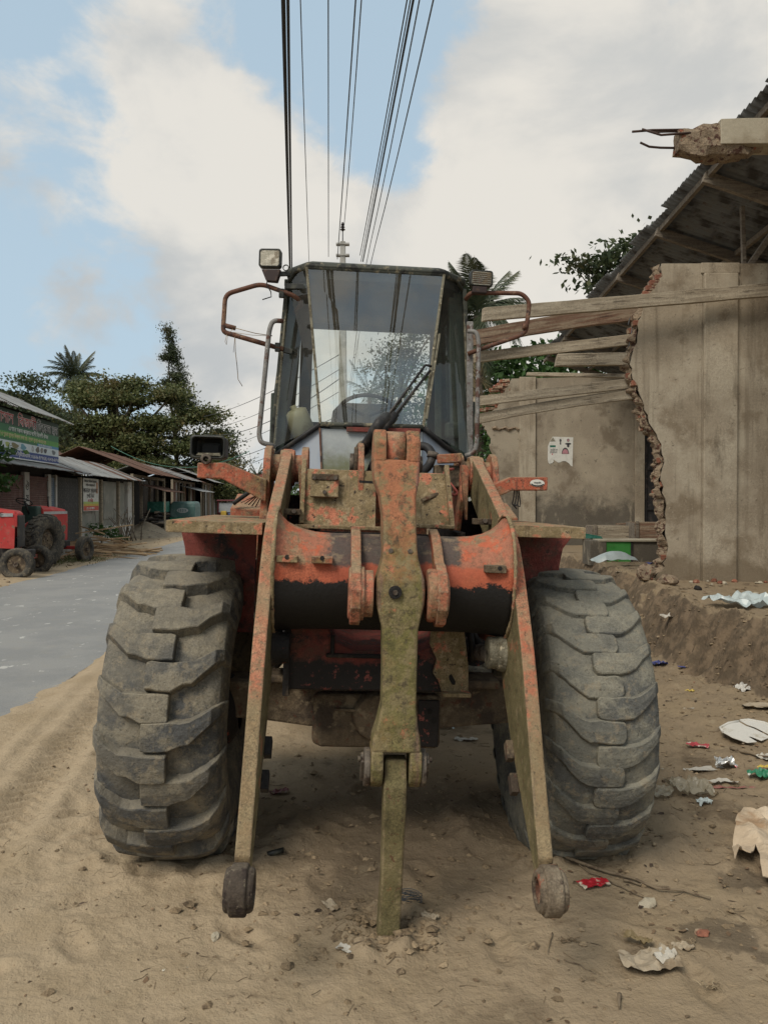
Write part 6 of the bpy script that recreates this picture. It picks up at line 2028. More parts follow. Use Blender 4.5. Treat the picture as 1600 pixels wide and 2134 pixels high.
# ---- rusty-roofed open house and the sheds beyond
def shed(name, label, t0, t1, zev, drg, zrg, mats, seed, over=.7, front='open', d=0.0, wallm='tin_dark', awn=None, group=None, z0=0.0):
    s = thing(name, label, 'shed', F0 + FY * d + V((0, 0, z0)), (0, 0, FA), group)
    r = random.Random(seed)
    MB().box(((t0 + t1) / 2, 2.6, zev / 2 - .05), (t1 - t0, 3.2, zev - .1)).build('back_room', M['void'], s)  # solid block, its colour painted dark as the shade of an open room
    roof_run(s, t0 - .3, t1 + .3, -over, zev, drg, zrg, mats, seed, .84)
    roof_run(s, t0 - .3, t1 + .3, drg, zrg, drg + 2.4, zev + .1, mats, seed + 1, .84)
    t = t0
    while t < t1 + .1:
        MB().bar((t, -.1, 0), (t + r.uniform(-.05, .05), -.1, zev), .13, .13).build('post', M['greywood' if r.random() < .6 else 'rooftimber'], s, .01)
        t += (t1 - t0) / max(2, round((t1 - t0) / 2.1))
    MB().bar((t0, -.1, zev - .08), (t1, -.1, zev - .08), .09, .14).build('front_beam', M['rooftimber'], s, .01)
    if front == 'tin':
        t = t0
        while t < t1:
            if r.random() < .8:
                corr(.8, zev - .15, M[r.choice(['tin_dark', 'tin_grey', 'tin_rust'])], 'wall_sheet', s, (t, -.02, .03), (rad(90), 0, 0), .014, .1)
            t += .78
    if awn:
        a0, a1, zz, mm = awn
        roof_run(s, a0, a1, -1.5, zz - .25, -.1, zz + .12, [mm], seed + 3, .84)
        for q in (a0 + .1, a1 - .1):
            MB().bar((q, -1.4, 0), (q, -1.4, zz - .25), .06, .06).build('awning_pole', M['greywood'], s)
    return s


shed('open_shed', 'open dark shed with a rusted brown tin roof and awning', tb_ + .35, tpx(338), 3.02, 2.2, 4.25, ['tin_rust'], 41, 1.0, 'open', 0, awn=(tb_ + 1.2, tpx(325), 2.45, 'tin_rust'))
shed('open_shed', 'second brown-roofed shed with a raised ridge, set back behind the first', tb_ + 1.5, tpx(330), 3.6, 2.0, 5.2, ['tin_rust'], 47, .6, 'tin', 4.6)
shed('tin_hut', 'grey tin hut just beyond the rusted brown shed', tpx(356), tpx(402), 3.05, 1.8, 4.0, ['tin_grey', 'tin_rust'], 51, .9, 'tin', 0, awn=(tpx(372), tpx(402), 2.6, 'tin_grey'))
shed('tin_hut', 'grey tin hut with a pale patched roof, behind the green three-wheeler', tpx(403), tpx(440), 3.1, 1.8, 4.1, ['tin_grey'], 57, .9, 'tin', -.6)
shed('tin_hut', 'farther grey tin hut above the red truck cab', tpx(441), tpx(470), 3.2, 1.8, 4.2, ['tin_grey'], 61, 1.0, 'tin', -1.2)
shed('tin_hut', 'farthest grey tin hut at the end of the row', tpx(471), tpx(497), 3.2, 1.8, 4.3, ['tin_grey', 'tin_grey', 'tin_rust'], 67, 1.0, 'tin', -2.2)

# stacked dark goods and a teal trunk under the awning
tk = MB().box((0, 0, .3), (1.7, .8, .55)).build('metal_trunk', M['teal'], None, .02, loc=fpt(tb_ + 4.4, -.5, 1.15), rot=(0, 0, FA))
tag(tk, 'teal metal trunk on the stack under the rusty awning', 'trunk')
r_ = random.Random(17)
for i in range(26):
    L_ = r_.uniform(1.6, 3.2)
    p = fpt(tb_ + 2.2 + r_.uniform(0, 4.0), r_.uniform(-1.1, -.2), .10 + .045 * i)
    o = MB().cyl((-L_ / 2, 0, 0), (L_ / 2, 0, 0), r_.uniform(.04, .075), n=7).build('log', M['grease'] if i % 3 else M['rooftimber'], None, loc=p, rot=(0, r_.uniform(-.05, .05), FA + r_.uniform(-.3, .3)))
    tag(o, 'dark log in the stack under the rusty awning', 'log', 'logs stacked under the awning')

# ---- sand heap and firewood heap
def heap(name, label, c, a, b, h, mat, seed, cat):
    mb = MB()
    def fn(u, v):
        g = 2 * math.pi * u
        q = v
        x, y = a * q * math.cos(g), b * q * math.sin(g)
        z = h * (1 - q) ** 1.15 * (1 + .25 * mnoise.noise(V((x, y, seed)))) + .06 * mnoise.noise(V((x * 3, y * 3, seed))) - .05 * q
        return V((x, y, z))
    mb.grid(fn, 40, 12)
    return tag(mb.build(name, mat, None, loc=c), label, cat)


M['heapsand'] = weathered('pale grey sand', (.27, .22, .155), [dict(c=(.34, .285, .205), s=1.5, lo=.45, hi=.6), dict(c=(.18, .14, .10), s=5, lo=.54, hi=.66, off=3)], .95, ((14, .6, .03),))
heap('sand_heap', 'low heap of pale sand dumped before the open shed', at(290, 1105, 37.5) * V((1, 1, 0)) if False else V((-11.6, 37, 0)), 2.4, 2.6, .75, M['heapsand'], 3, 'sand heap')
heap('sand_heap', 'smaller sand heap spilling towards the road', V((-10.2, 38.5, 0)), 1.7, 1.8, .55, M['heapsand'], 8, 'sand heap')
r_ = random.Random(23)
for i in range(58):
    L_ = r_.uniform(.7, 1.9)
    lvl = r_.random()
    gx_, gy_ = r_.gauss(0, .6), r_.gauss(0, .9)
    p = V((-9.05 + gx_, 24.6 + gy_, .05 + .95 * lvl * math.exp(-gx_ * gx_ / .5 - gy_ * gy_ / 1.4)))
    o = MB().bar((-L_ / 2, 0, 0), (L_ / 2, 0, 0), r_.uniform(.04, .10), r_.uniform(.02, .045)).build('wood_slat', M['stickwood'], None, loc=p, rot=(r_.uniform(-.4, .4), r_.uniform(-.18, .18), r_.uniform(-.9, .9) + (0 if i % 3 else 1.2)))
    tag(o, 'split wooden slat in the firewood heap beyond the red tractors', 'wooden slat', 'slats of the firewood heap')
for i in range(14):
    p = fpt(tpx(232) + r_.uniform(-2.2, 2.2), -.5 - r_.random() * .5, 0)
    o = MB().tube([p, p + V((r_.uniform(-.2, .2), r_.uniform(-.2, .2), .6)), p + V((r_.uniform(-.5, .5), r_.uniform(-.4, .4), 1.0 + r_.random() * .5))], [.03, .025, .015], 5).build('dry_branch', M['rooftimber'], None)
    tag(o, 'dry brown branch leaning on the whitewashed low wall of the shed', 'branch', 'branches against the shed wall')

# ---- red tractors
M['tred'] = weathered('faded tractor red', (.44, .042, .038), [dict(c=(.47, .09, .075), s=2, lo=.45, hi=.62), dict(c=(.22, .13, .09), s=7, lo=.56, hi=.68, off=3, d=7), dict(c=(.10, .05, .04), s=20, lo=.64, hi=.7, off=6)], .6, (), 0, .3)
M['tblack'] = weathered('oily black engine', (.016, .015, .015), [dict(c=(.06, .05, .04), s=8, lo=.5, hi=.65)], .6, ())
M['trim'] = plain('dull silver trim', (.42, .42, .42), .4, .3)
rear_tm = tyre_mesh(19, .040, .085, False, 9, 0.0, .70, .19)


def front_tyre_mesh(flat):
    mb = MB()
    pr = [(-.07, .20), (-.095, .25), (-.10, .31), (-.085, .35)]
    for k in range(5):
        x = -.07 + k * .035
        pr += [(x - .010, .352), (x - .008, .366), (x + .008, .366), (x + .010, .352)]
    pr += [(.085, .35), (.10, .31), (.095, .25), (.07, .20)]
    mb.lathe(pr, (0, 0, 0), 0, 40, True, True)
    me = mb.mesh('tyre')
    if flat:
        for v in me.vertices:
            if v.co.z < -.27: v.co.z = -.27 - (-.27 - v.co.z) * .12; v.co.x *= 1.18
    return me


def tractor(label, loc, rz, flat=False, words=None):
    T = thing('tractor', label, 'tractor', loc, (0, 0, rz), 'red tractors parked on the verge')
    # local: y forward
    for s in (-1, 1):
        w = MB().lathe([(.13 * s, .40), (.13 * s, .43), (.08 * s, .40), (.02 * s, .38), (.02 * s, .24), (.09 * s, .23), (.09 * s, .02)], (0, 0, 0), 0, 32, False).build('rear_wheel', M['mudsteel'], T, loc=(s * .72, 0, .70))
        for k in range(8):
            g = k * math.pi / 4
            MB().cyl((.08 * s, .17 * math.cos(g), .17 * math.sin(g)), (.11 * s, .17 * math.cos(g), .17 * math.sin(g)), .02, n=6).build('wheel_bolt', M['pin'], w)
        link('tyre', rear_tm, M['tyre_small'], w)
        f = MB().lathe([(.05 * s, .02), (.06 * s, .21), (.02 * s, .20), (-.06 * s, .21)], (0, 0, 0), 0, 28, False).build('front_wheel', M['mudsteel'], T, loc=(s * .66, 1.95, .36 - (.06 if flat else 0)))
        link('tyre', front_tyre_mesh(flat and s > 0), M['tyre_small'], f)
        MB().lathe([(.05 * s, .05), (.12 * s, .05), (.12 * s, .01)], (0, 0, 0), 0, 12, False).build('hub', M['pin'], f)
        fd = MB()
        fd.grid(lambda u, v, s=s: V((s * (.48 + .30 * v), -.10 - .80 * math.cos(math.pi * (.12 + .62 * u)) * -1 * -1, .70 + .80 * math.sin(math.pi * (.12 + .62 * u)))), 12, 2) if False else None
    MB().box((0, .15, .62), (.34, 1.0, .42)).build('gearbox', M['tblack'], T, .04)
    MB().cyl((-.62, 0, .70), (.62, 0, .70), .11, n=14).build('rear_axle', M['tblack'], T)
    MB().box((0, 1.15, .66), (.30, 1.2, .46)).build('engine', M['tblack'], T, .03)
    MB().bar((-.60, 1.95, .40), (.60, 1.95, .40), .09, .09).build('front_axle', M['tred'], T, .01)
    MB().box((0, 1.95, .50), (.26, .3, .2)).build('axle_support', M['tblack'], T, .02)
    hd = MB().loft([[V((x * w, y, z)) for x, z in ((-1, 1.12), (-1, zt - .10), (-.72, zt), (.72, zt), (1, zt - .10), (1, 1.12))] for y, w, zt in ((.62, .27, 1.60), (1.2, .265, 1.57), (1.74, .255, 1.49), (1.81, .235, 1.43))]).build('hood', M['tred'], T, .015, 3)
    for s in (-1, 1):
        MB().box((s * .272, 1.19, 1.40), (.006, 1.08, .075)).build('side_stripe', M['trim'], hd)
        sp = MB().prism([(1.25, 1.13), (1.77, 1.13), (1.75, .62), (1.42, .64)], 0, s * .235, s * .26).build('side_panel', M['tred'], T, .008)
        if not words:
            eb_ = [(1.56 + .11 * math.cos(g) * (1 + .25 * math.sin(2 * g)), .96 + .10 * math.sin(g)) for g in np.linspace(0, 6.28, 15)[:-1]]
            MB().prism(eb_, 0, s * .262, s * .265).build('emblem', M['seal'], sp)
            MB().prism([(1.49, .76), (1.65, .76), (1.63, .82), (1.51, .82)], 0, s * .262, s * .264).build('emblem', M['seal'], sp)
        else:
            ro = (rad(90), 0, rad(90)) if s > 0 else (rad(90), 0, rad(-90))
            letters('hood_lettering', words, .17, M['blackrubber'], hd, (s * .277, 1.02 if s > 0 else 1.72, 1.345), ro, depth=.001)
    MB().box((0, 1.82, 1.02), (.44, .03, .74)).build('grille', M['tblack'], T, .01)
    MB().box((0, .52, 1.36), (.46, .22, .46)).build('dashboard', plain('dark green dash cover', (.04, .07, .055)), T, .04)
    sw = MB().lathe([(.014 * math.cos(g), .20 + .014 * math.sin(g)) for g in np.linspace(0, 6.28, 8)[:-1]], (0, 0, 0), 2, 28, True, True).build('steering_wheel', M['blackrubber'], T, loc=(0, .22, 1.70), rot=(rad(-28), 0, 0))
    for g in (90, 210, 330):
        MB().bar((0, 0, 0), (.2 * math.cos(rad(g)), .2 * math.sin(rad(g)), 0), .02, .012).build('spoke', M['blackrubber'], sw)
    MB().cyl((0, .24, 1.69), (0, .50, 1.25), .025, n=8).build('steering_column', M['tblack'], T)
    MB().loft([[V((x, y, z)) for x, y, z in ((-.22, -.45, z_), (.22, -.45, z_), (.22, -.05, z_), (-.22, -.05, z_))] for z_ in (.98, 1.06)]).build('seat', M['blackrubber'], T, .03)
    MB().bar((0, -.25, .72), (0, -.25, .98), .10, .10).build('seat_post', M['tblack'], T)
    for s in (-1, 1):
        fn = MB()
        n_ = 11
        A_ = [(-.62 * math.cos(math.pi * q / (n_ - 1) * .62 + .35), .70 + .78 * math.sin(math.pi * q / (n_ - 1) * .62 + .35)) for q in range(n_)]
        if words: fn.prism([(y, z) for y, z in A_] + [(.45, .95), (-.4, .95)], 0, s * .40, s * .43)
        else: fn.prism([(y, z - .25) for y, z in A_[:6]] + [(.30, .9), (-.4, .85)], 0, s * .38, s * .40)
        fe = fn.build('mudguard', M['tred'], T, .006)
        if words and s > 0:
            MB().box((.434, .10, 1.33), (.006, .16, .16)).build('yellow_sticker', plain('yellow sticker', (.55, .36, .04)), fe)
    MB().tube([(.20, .95, 1.5), (.20, .95, 1.85)], .02, 6).build('exhaust_stack', M['tblack'], T)
    MB().bar((-.1, -.45, .45), (-.1, -.95, .42), .05, .05).build('drawbar', M['tblack'], T); MB().bar((.25, -.3, .5), (.35, -.95, .45), .05, .05).build('lift_link', M['tblack'], T); MB().bar((-.25, -.3, .5), (-.35, -.95, .45), .05, .05).build('lift_link', M['tblack'], T)
    return T


tractor('red tractor facing away with a cream emblem on its nose panel', (-9.45, 19.9, .02), rad(-10.0))
tractor('red tractor parked side-on with a flat front tyre and black hood lettering', (-10.22, 17.6, .02), rad(-83), True, 'NYAFE')

# ---- green three-wheeler seen from behind
ar = thing('auto_rickshaw', 'green three-wheeled auto rickshaw seen from behind', 'auto rickshaw', (-10.75, 41.5, .03), (0, 0, rad(3)))
M['argreen'] = weathered('dark green canvas', (.07, .135, .12), [dict(c=(.12, .18, .165), s=3, lo=.45, hi=.65)], .6, ())
M['arbright'] = plain('bottle green paint', (.02, .22, .12), .35)
MB().loft([[V((x, y, z)) for x, y in ((-w, -.62 + q), (w, -.62 + q), (w, 1.0), (-w, 1.0))] for w, q, z in ((.66, 0, .82), (.66, .04, 1.40), (.62, .09, 1.62), (.52, .2, 1.70))]).build('canopy', M['argreen'], ar, .05, 3)
bdy = MB().loft([[V((x, y, z)) for x, y in ((-w, -.70 + q), (w, -.70 + q), (w * .9, 1.5), (-w * .9, 1.5))] for w, q, z in ((.62, .1, .30), (.66, 0, .50), (.66, .02, .84))]).build('body', M['arbright'], ar, .04, 3)
win = MB().prism([(.30 * math.cos(g) * (1 if abs(math.cos(g)) < .7 else 1), 1.22 + .13 * math.sin(g)) for g in np.linspace(0, 6.28, 21)[:-1]], 1, -.608, -.59).build('rear_window', plain('pale window film', (.45, .46, .45)), ar)
for k in range(5):
    a = abs(k - 2)
    MB().box((-.18 + .09 * k, -.612, 1.22), (.045, .006, .19 - .035 * a)).build('window_bar', M['argreen'], win)
MB().box((0, -.715, .62), (.24, .01, .10)).build('number_plate', plain('pale teal plate', (.12, .42, .32)), ar)
for x in (-.55, .55):
    MB().lathe([(-.05, .12), (-.06, .2), (-.04, .23), (.04, .23), (.06, .2), (.05, .12)], (x, .0, .20), 0, 20).build('wheel', M['tyre_small'], ar)
MB().lathe([(-.05, .12), (-.06, .2), (-.04, .23), (.04, .23), (.06, .2), (.05, .12)], (0, 1.6, .20), 0, 20).build('wheel', M['tyre_small'], ar)
for x in (-.5, .5):
    MB().box((x, -.712, .50), (.12, .02, .07)).build('tail_light', plain('red lamp', (.3, .02, .02), .3), ar, .004)

# ---- small red truck further on
tr = thing('small_truck', 'small dark red truck with an open cab, beyond the three-wheeler', 'truck', (-10.35, 51, .03), (0, 0, rad(4)))
M['dred'] = plain('dark truck red', (.12, .022, .025), .5)
for x in (-.66, .66):
    for y in (0, 1.1):
        MB().bar((x, y, .9), (x * .93, y, 1.72), .06, .06, (0, 1, 0)).build('cab_post', M['dred'], tr)
MB().box((0, .55, 1.76), (1.45, 1.35, .10)).build('cab_roof', M['dred'], tr, .03)
MB().box((0, 1.0, .72), (1.4, .9, .5)).build('cab_body', M['dred'], tr, .04)
MB().box((0, -1.2, .62), (1.5, 2.2, .07)).build('load_bed', M['dred'], tr, .01)
for x in (-.73, 0, .73):
    MB().bar((x, -2.28, .40), (x, -2.28, .66), .07, .05, (0, 1, 0)).build('bed_leg', M['dred'], tr)
MB().box((-.25, -.2, .86), (.36, .3, .42)).build('yellow_can', plain('yellow jerrycan', (.50, .34, .05)), tr, .04)
MB().box((.22, -.1, .80), (.4, .3, .28)).build('blue_box', plain('blue box', (.05, .08, .16)), tr, .03)
MB().box((0, .02, 1.30), (1.2, .02, .62)).build('rear_window', plain('pale dusty glass', (.30, .32, .33), .3), tr)
for x in (-.62, .62):
    for y in (-1.6, 1.1):
        MB().lathe([(-.07, .15), (-.09, .26), (-.06, .30), (.06, .30), (.09, .26), (.07, .15)], (x, y, .28), 0, 20).build('wheel', M['tyre_small'], tr)
sk = MB().lathe([(0, .02), (0, .45), (.12, .62), (.4, .64), (.62, .45), (.74, .12), (.78, .02)], (0, 0, 0), 2, 14).build('white_sack', plain('white woven sack', (.45, .45, .44)), None, loc=(-8.9, 52.5, 0))
tag(sk, 'bulging white sack beside the small red truck', 'sack')

# ---- trees on the left
_r = random.Random(5)
PADS = [((x + _r.uniform(-.5, .5), y + _r.uniform(-.8, .6), z + _r.uniform(-.42, .42)), (rx * _r.uniform(.65, 1.1), 1.4, _r.uniform(.35, .85))) for x, y, z, rx in (
    (-2.2, .5, 8.5, 1.3), (.6, 0, 8.9, 1.5), (3.2, .3, 8.5, 1.5), (-3.9, 0, 7.5, 1.6), (-1.0, -.8, 7.7, 1.6), (1.9, -.6, 7.7, 1.7), (4.8, 0, 7.4, 1.4),
    (-4.3, -.8, 6.2, 1.6), (-2.0, -1.2, 6.5, 1.6), (.7, -1.5, 6.4, 1.8), (3.5, -1.0, 6.3, 1.7), (5.9, 0, 6.0, 1.2), (-3.6, -1.4, 5.0, 1.7), (-.8, -1.8, 5.2, 1.7), (2.0, -1.8, 5.0, 1.8), (4.9, -1.0, 4.9, 1.6), (6.4, -.5, 4.4, .9),
    (-3.2, -1.6, 3.8, 1.6), (0, -1.8, 4.0, 1.8), (3.2, -1.6, 3.7, 1.9), (5.8, -1.0, 3.4, 1.5), (6.9, -.6, 2.6, .9))] + [((x, y, z), (rx, 1.5, .5)) for x, y, z, rx in ((-5.6, .3, 7.9, 1.4), (-6.4, 0, 6.7, 1.6), (-7.6, .4, 7.3, 1.4), (-6.0, -.6, 5.4, 1.6), (-8.6, 0, 6.0, 1.5), (-5.4, -.8, 4.2, 1.6))] + [((-1.2, 1.8, 6.0), (6.2, 1.2, 2.3))]
tree('rain_tree', 'huge spreading rain tree with olive crown behind the sheds', (-21.76, 62, -.46), 10.5, PADS, 1300, 85, .40, .115, 'leaf_olive', 61, .5, shell=.1, limbs=34).scale = (1.265,) * 3
tree('dark_tree', 'dark spreading tree at the far left above the shop roof', (-24.5, 46, 0), 9.5, [((0, 0, 7.8), (4.2, 3, .7)), ((1.8, 0, 6.7), (3.6, 3, .9)), ((3.4, 0, 8.7), (1.4, 1.2, .6)), ((-3.2, 0, 7.4), (3, 2.5, .7)), ((3.5, 0, 5.6), (2.6, 2.2, 1.0))], 560, 46, .42, .12, 'leaf_dark', 67, .4, shell=.3, limbs=18)
palm('coconut_palm', 'coconut palm rising above the rain tree', (-28.9, 72, 0), 13.3, 3.1, 46, 15, .2, w=.62, n=40, sag=1.45, lw=2.0)
tree('creeper_tree', 'narrow leaning creeper-covered tree standing high above the others', (-17.5, 66, -.35), 14.2, [((0, 0, 9.6), (1.1, 1, 1.2)), ((-.25, 0, 11.0), (.85, .8, 1.1)), ((-.6, 0, 12.3), (.62, .6, .9)), ((-1.0, 0, 13.4), (.42, .4, .7)), ((-1.25, 0, 14.1), (.24, .25, .4)), ((-1.2, 0, 10.2), (.7, .5, .25)), ((-1.3, 0, 12.0), (.6, .4, .16)), ((.5, 0, 8.6), (1.2, 1, .9))], 420, 40, .24, .09, 'leaf_dark', 71, .22, shell=.3, limbs=6, lean=(-.9, 0)).scale = (.82, 1.2, 1.2)
tree('dark_tree', 'smaller dark tree at the road end of the rain tree', (-14.5, 66.2, -.43), 6.5, [((0, 0, 4.4), (2.0, 1.8, 1.8)), ((-1.6, 0, 3.2), (1.8, 1.6, 1.5)), ((.3, 0, 6.0), (1.0, .9, .9)), ((1.6, 0, 2.6), (1.3, 1.2, .8))], 420, 40, .34, .11, 'leaf_dark', 73, .22, shell=.3).scale = (1.25,) * 3
tree('leafy_bush', 'pale bush beyond the empty lamp shell of the loader', (-12.6, 72, 0), 4.2, [((0, 0, 2.7), (2.2, 2, 1.2)), ((2.6, 0, 2.2), (2.0, 2, .9)), ((-2.2, 0, 2.4), (1.8, 2, 1.2))], 200, 18, .4, .16, 'leaf_green', 79, .12, shell=.25, cat='bush')
palm('small_palm', 'small far palm over the red-roofed house', (-14.2, 86, 0), 4.6, 1.5, 16, 25, .12, w=.4, n=16, lw=3)
fh = thing('far_house', 'far house with a red tiled roof beside a small palm', 'house', (-14.6, 95, 0))
MB().box((0, 1.5, 2.0), (5.2, 3, 4.0)).build('wall', plain('mauve wall', (.26, .23, .27)), fh)
MB().prism([(-2.9, 4.0), (2.9, 4.0), (2.4, 5.2), (-2.4, 5.2)], 1, -.3, 3.3).build('roof', plain('red tile roof', (.22, .07, .05)), fh)
MB().box((-1, -.01, 2.6), (.9, .05, 1.0)).build('window', M['void'], fh); MB().box((1.2, -.01, 2.6), (.9, .05, 1.0)).build('window', M['void'], fh)
# far wood that closes the view at the end of the road
_r = random.Random(91)
far_blobs = []
for k in range(70):
    x_ = -150 + k * 4.4 + _r.uniform(-2, 2)
    y_ = 165 + _r.uniform(-22, 30) - (40 if x_ > 20 else 0)
    h_ = _r.uniform(3.0, 6.5)
    far_blobs.append(((x_, y_, h_ * .62), (_r.uniform(3, 5.5), 3.5, h_ * .5)))
P, _c = crown_pts(far_blobs, 1500, 22, .95, 92, .35)
tag(link('far_wood', leaf_mesh('far_wood', P, np.random.default_rng(5).uniform(.25, .55, len(P)), 93), M['leaf_dark']), kind='stuff')
# broad-leaved sapling in front of the shop
sp = tree('young_tree', 'broad-leaved young tree in front of the brown shutters', (-9.75, 19.0, 0), 3.4, [((-.35, -.3, 2.75), (.85, .7, .30)), ((.15, -.2, 2.95), (.65, .6, .25)), ((-.5, 0, 2.15), (.8, .6, .25)), ((.12, .1, 2.25), (.5, .5, .2)), ((-.8, -.2, 3.1), (.7, .6, .22))], 74, 14, .16, .105, 'leaf_green', 101, .05, shell=.2, limbs=14)
pb = fpt(tpx(180), -.55)
tree('garden_plant', 'dark leafy plant under the white banner', (pb.x, pb.y, 0), .9, [((0, 0, .62), (.65, .6, .32)), ((.5, 0, .4), (.5, .4, .25))], 34, 11, .12, .085, 'leaf_green', 107, .02, shell=.2, cat='plant', limbs=4)


def grass(name, n, region, hmin, hmax, mat, seed):
    r = np.random.default_rng(seed)
    mb = MB()
    for i in range(n):
        x, y = region(r); z = hz(x, y); h = r.uniform(hmin, hmax)
        a = r.uniform(0, 6.28); w = h * .09
        d = V((math.cos(a), math.sin(a), 0)); s = V((-d.y, d.x, 0)) * w
        b = V((x, y, z - .01))
        mb.add([b - s, b + s, b + d * h * .35 + V((0, 0, h * .75)) + s * .5, b + d * h * .8 + V((0, 0, h))], [(0, 1, 2), (0, 2, 3)])
    return tag(mb.build(name, mat, None, fix=False), kind='stuff')


grass('grass', 1500, lambda r: (-9.0 + r.normal() * .45, 22.2 + r.normal() * 1.0), .03, .10, M['leaf_olive'], 3)
# ================================================================== LITTER AND SMALL THINGS ON THE SOIL
def cr(name, px, py, w, h, amp, mat, rot, label, cat, seed, group=None, z=.05, pts=None, **k):
    g = gnd(px, py, z)
    w, h, amp = w * 1.42, h * 1.42, amp * 1.25
    out = pts or [(-.5, -.42), (-.1, -.5), (.42, -.46), (.5, .1), (.44, .48), (.05, .42), (-.46, .5), (-.52, .05)]
    return crumple(name, [(x * w, y * h) for x, y in out], amp, mat, g, rot, label, cat, seed, group, **k)


M['paperwhite'] = weathered('dirty white paper', (.45, .42, .36), [dict(c=(.30, .25, .18), s=9, lo=.55, hi=.68, d=6)], .8, ())
M['plate'] = weathered('dirty white foam', (.55, .53, .48), [dict(c=(.36, .32, .24), s=7, lo=.56, hi=.7, d=7)], .8, ((90, .3, .003),), grain=.1)
M['sackcloth'] = weathered('pale dusty sackcloth', (.44, .345, .24), [
    dict(c=(.24, .165, .10), s=2.6, lo=.55, hi=.70, off=9, d=8, k=.8),dict(c=(.33, .22, .13), s=5, lo=.52, hi=.66, d=6), dict(c=(.58, .47, .34), s=3, lo=.5, hi=.65, off=4)], .95, ((70, .3, .004),), grain=.12)
M['redwrap'] = weathered('red foil wrapper', (.36, .05, .06), [dict(c=(.55, .42, .36), s=16, lo=.54, hi=.60)], .4, ())
M['greenwrap'] = weathered('green foil wrapper', (.03, .17, .09), [dict(c=(.5, .5, .45), s=14, lo=.58, hi=.63)], .4, ())
M['yellowwrap'] = plain('yellow wrapper', (.52, .38, .07), .4)
M['foil'] = weathered('silver foil', (.50, .50, .48), [dict(c=(.30, .03, .04), s=12, lo=.60, hi=.64)], .3, (), .6)
M['bluewrap'] = plain('blue wrapper', (.07, .08, .22), .4)
M['drybag'] = weathered('mud-caked paper bag', (.34, .28, .20), [dict(c=(.22, .165, .105), s=8, lo=.5, hi=.64, d=6)], .9, ())

# cracked foam plate
g = gnd(1562, 1546, .12)
pl_ = thing('foam_plate', 'cracked white foam plate on the soil by the bank', 'plate', (g.x, g.y, hz(g.x, g.y) + .02), (rad(9), rad(-5), rad(8)))
def plate_piece(pts, m=.0):
    o = MB().prism(pts, 2, 0, .007).build('plate_piece', M['plate'], pl_, .003); return o
plate_piece([(-.165, .05), (-.15, .11), (-.06, .155), (.02, .16), (.03, .09), (.055, .045), (.07, -.02), (.085, -.09), (.0, -.12), (-.03, -.05), (-.045, -.045), (-.035, -.125), (-.10, -.12), (-.15, -.03)])
plate_piece([(.03, .16), (.09, .155), (.16, .09), (.19, .02), (.165, -.045), (.095, -.085), (.08, -.02), (.065, .05), (.042, .095)]).location.z = .006
mb = MB(); mb.tube([V((x, y, .008)) for x, y in ((-.165, .05), (-.15, .11), (-.06, .155), (.02, .16))], .009, 6); mb.tube([V((x, y, .013)) for x, y in ((.03, .16), (.09, .155), (.16, .09), (.19, .02), (.165, -.045))], .009, 6)
mb.build('plate_rim', M['plate'], pl_)

# big sackcloth at the right edge
g = gnd(1575, 1775, .05)
ol = [(1538, 1722), (1553, 1704), (1590, 1699), (1640, 1706), (1672, 1740), (1680, 1800), (1668, 1848), (1620, 1852), (1589, 1840), (1580, 1806), (1571, 1786), (1560, 1806), (1541, 1800), (1531, 1812), (1519, 1794), (1530, 1770), (1533, 1745)]
ol = [(q.x - g.x, q.y - g.y) for q in (gnd(px, py, .05) for px, py in ol)]
o = crumple('old_sack', ol, .050, M['sackcloth'], g, 0, '', '', 77, n=24, thick=.006, dome=.055)
for v in o.data.vertices:
    f_ = abs(((v.co.x * 5.5 + v.co.y * 1.1 + .35 * mnoise.noise(V((v.co.x * 6, v.co.y * 5, 2)))) % 1) - .5) * 2
    v.co.z += .035 * f_ ** 3 + .012 * mnoise.noise(v.co * 22) + .02 * mnoise.noise(v.co * 9)
tag(o, 'crumpled dusty sackcloth at the right of the bare soil', 'sack')

cr('paper_strip', 1468, 1608, .20, .052, .012, M['paperwhite'], .16, 'long white paper strip on the soil left of the silver foil', 'paper', 3, pts=[(-.5, .1), (-.42, .5), (.5, .45), (.48, -.1), (.1, -.5), (-.05, -.5), (-.45, -.3)])
cr('foil_packet', 1512, 1607, .085, .075, .045, M['foil'], .2, 'crumpled silver foil packet with a red spot', 'packet', 4)
cr('paper_scrap', 1508, 1638, .14, .05, .022, M['paperwhite'], -.1, 'torn white paper scrap below the silver foil', 'paper', 5, pts=[(-.5, .2), (-.2, .4), (.2, .3), (.5, -.1), (.3, -.5), (0, -.2), (-.3, -.4)])
cr('pink_wrapper', 1530, 1644, .17, .03, .012, weathered('faded pink wrapper', (.30, .12, .10), [dict(c=(.25, .16, .11), s=12, lo=.5, hi=.6)], .6, ()), -.1, 'faded pink wrapper beside the torn white scrap', 'wrapper', 6)
cr('green_packet', 1585, 1632, .09, .07, .03, M['greenwrap'], .5, 'green foil packet with a yellow edge at the soil edge', 'packet', 7)
cr('yellow_wrapper', 1594, 1621, .06, .03, .012, M['yellowwrap'], .1, 'yellow wrapper strip on the green packet', 'wrapper', 8, lift=.02)
cr('plastic_bag', 1440, 1648, .17, .17, .06, M['filmbrown'], .3, 'muddy brown plastic bag below the long white strip', 'plastic bag', 9, n=12)
cr('plastic_bag', 1380, 1655, .12, .08, .03, M['filmbrown'], 1.0, 'small muddy plastic bag against the worn tyre', 'plastic bag', 10)
cr('plastic_lump', 1467, 1674, .06, .045, .03, M['film'], .3, 'knotted milky plastic lump below the muddy bag', 'plastic bag', 11)
cr('red_packet', 1453, 1567, .10, .055, .014, M['redwrap'], -.4, 'red sweet packet on the soil left of the foam plate', 'packet', 12)
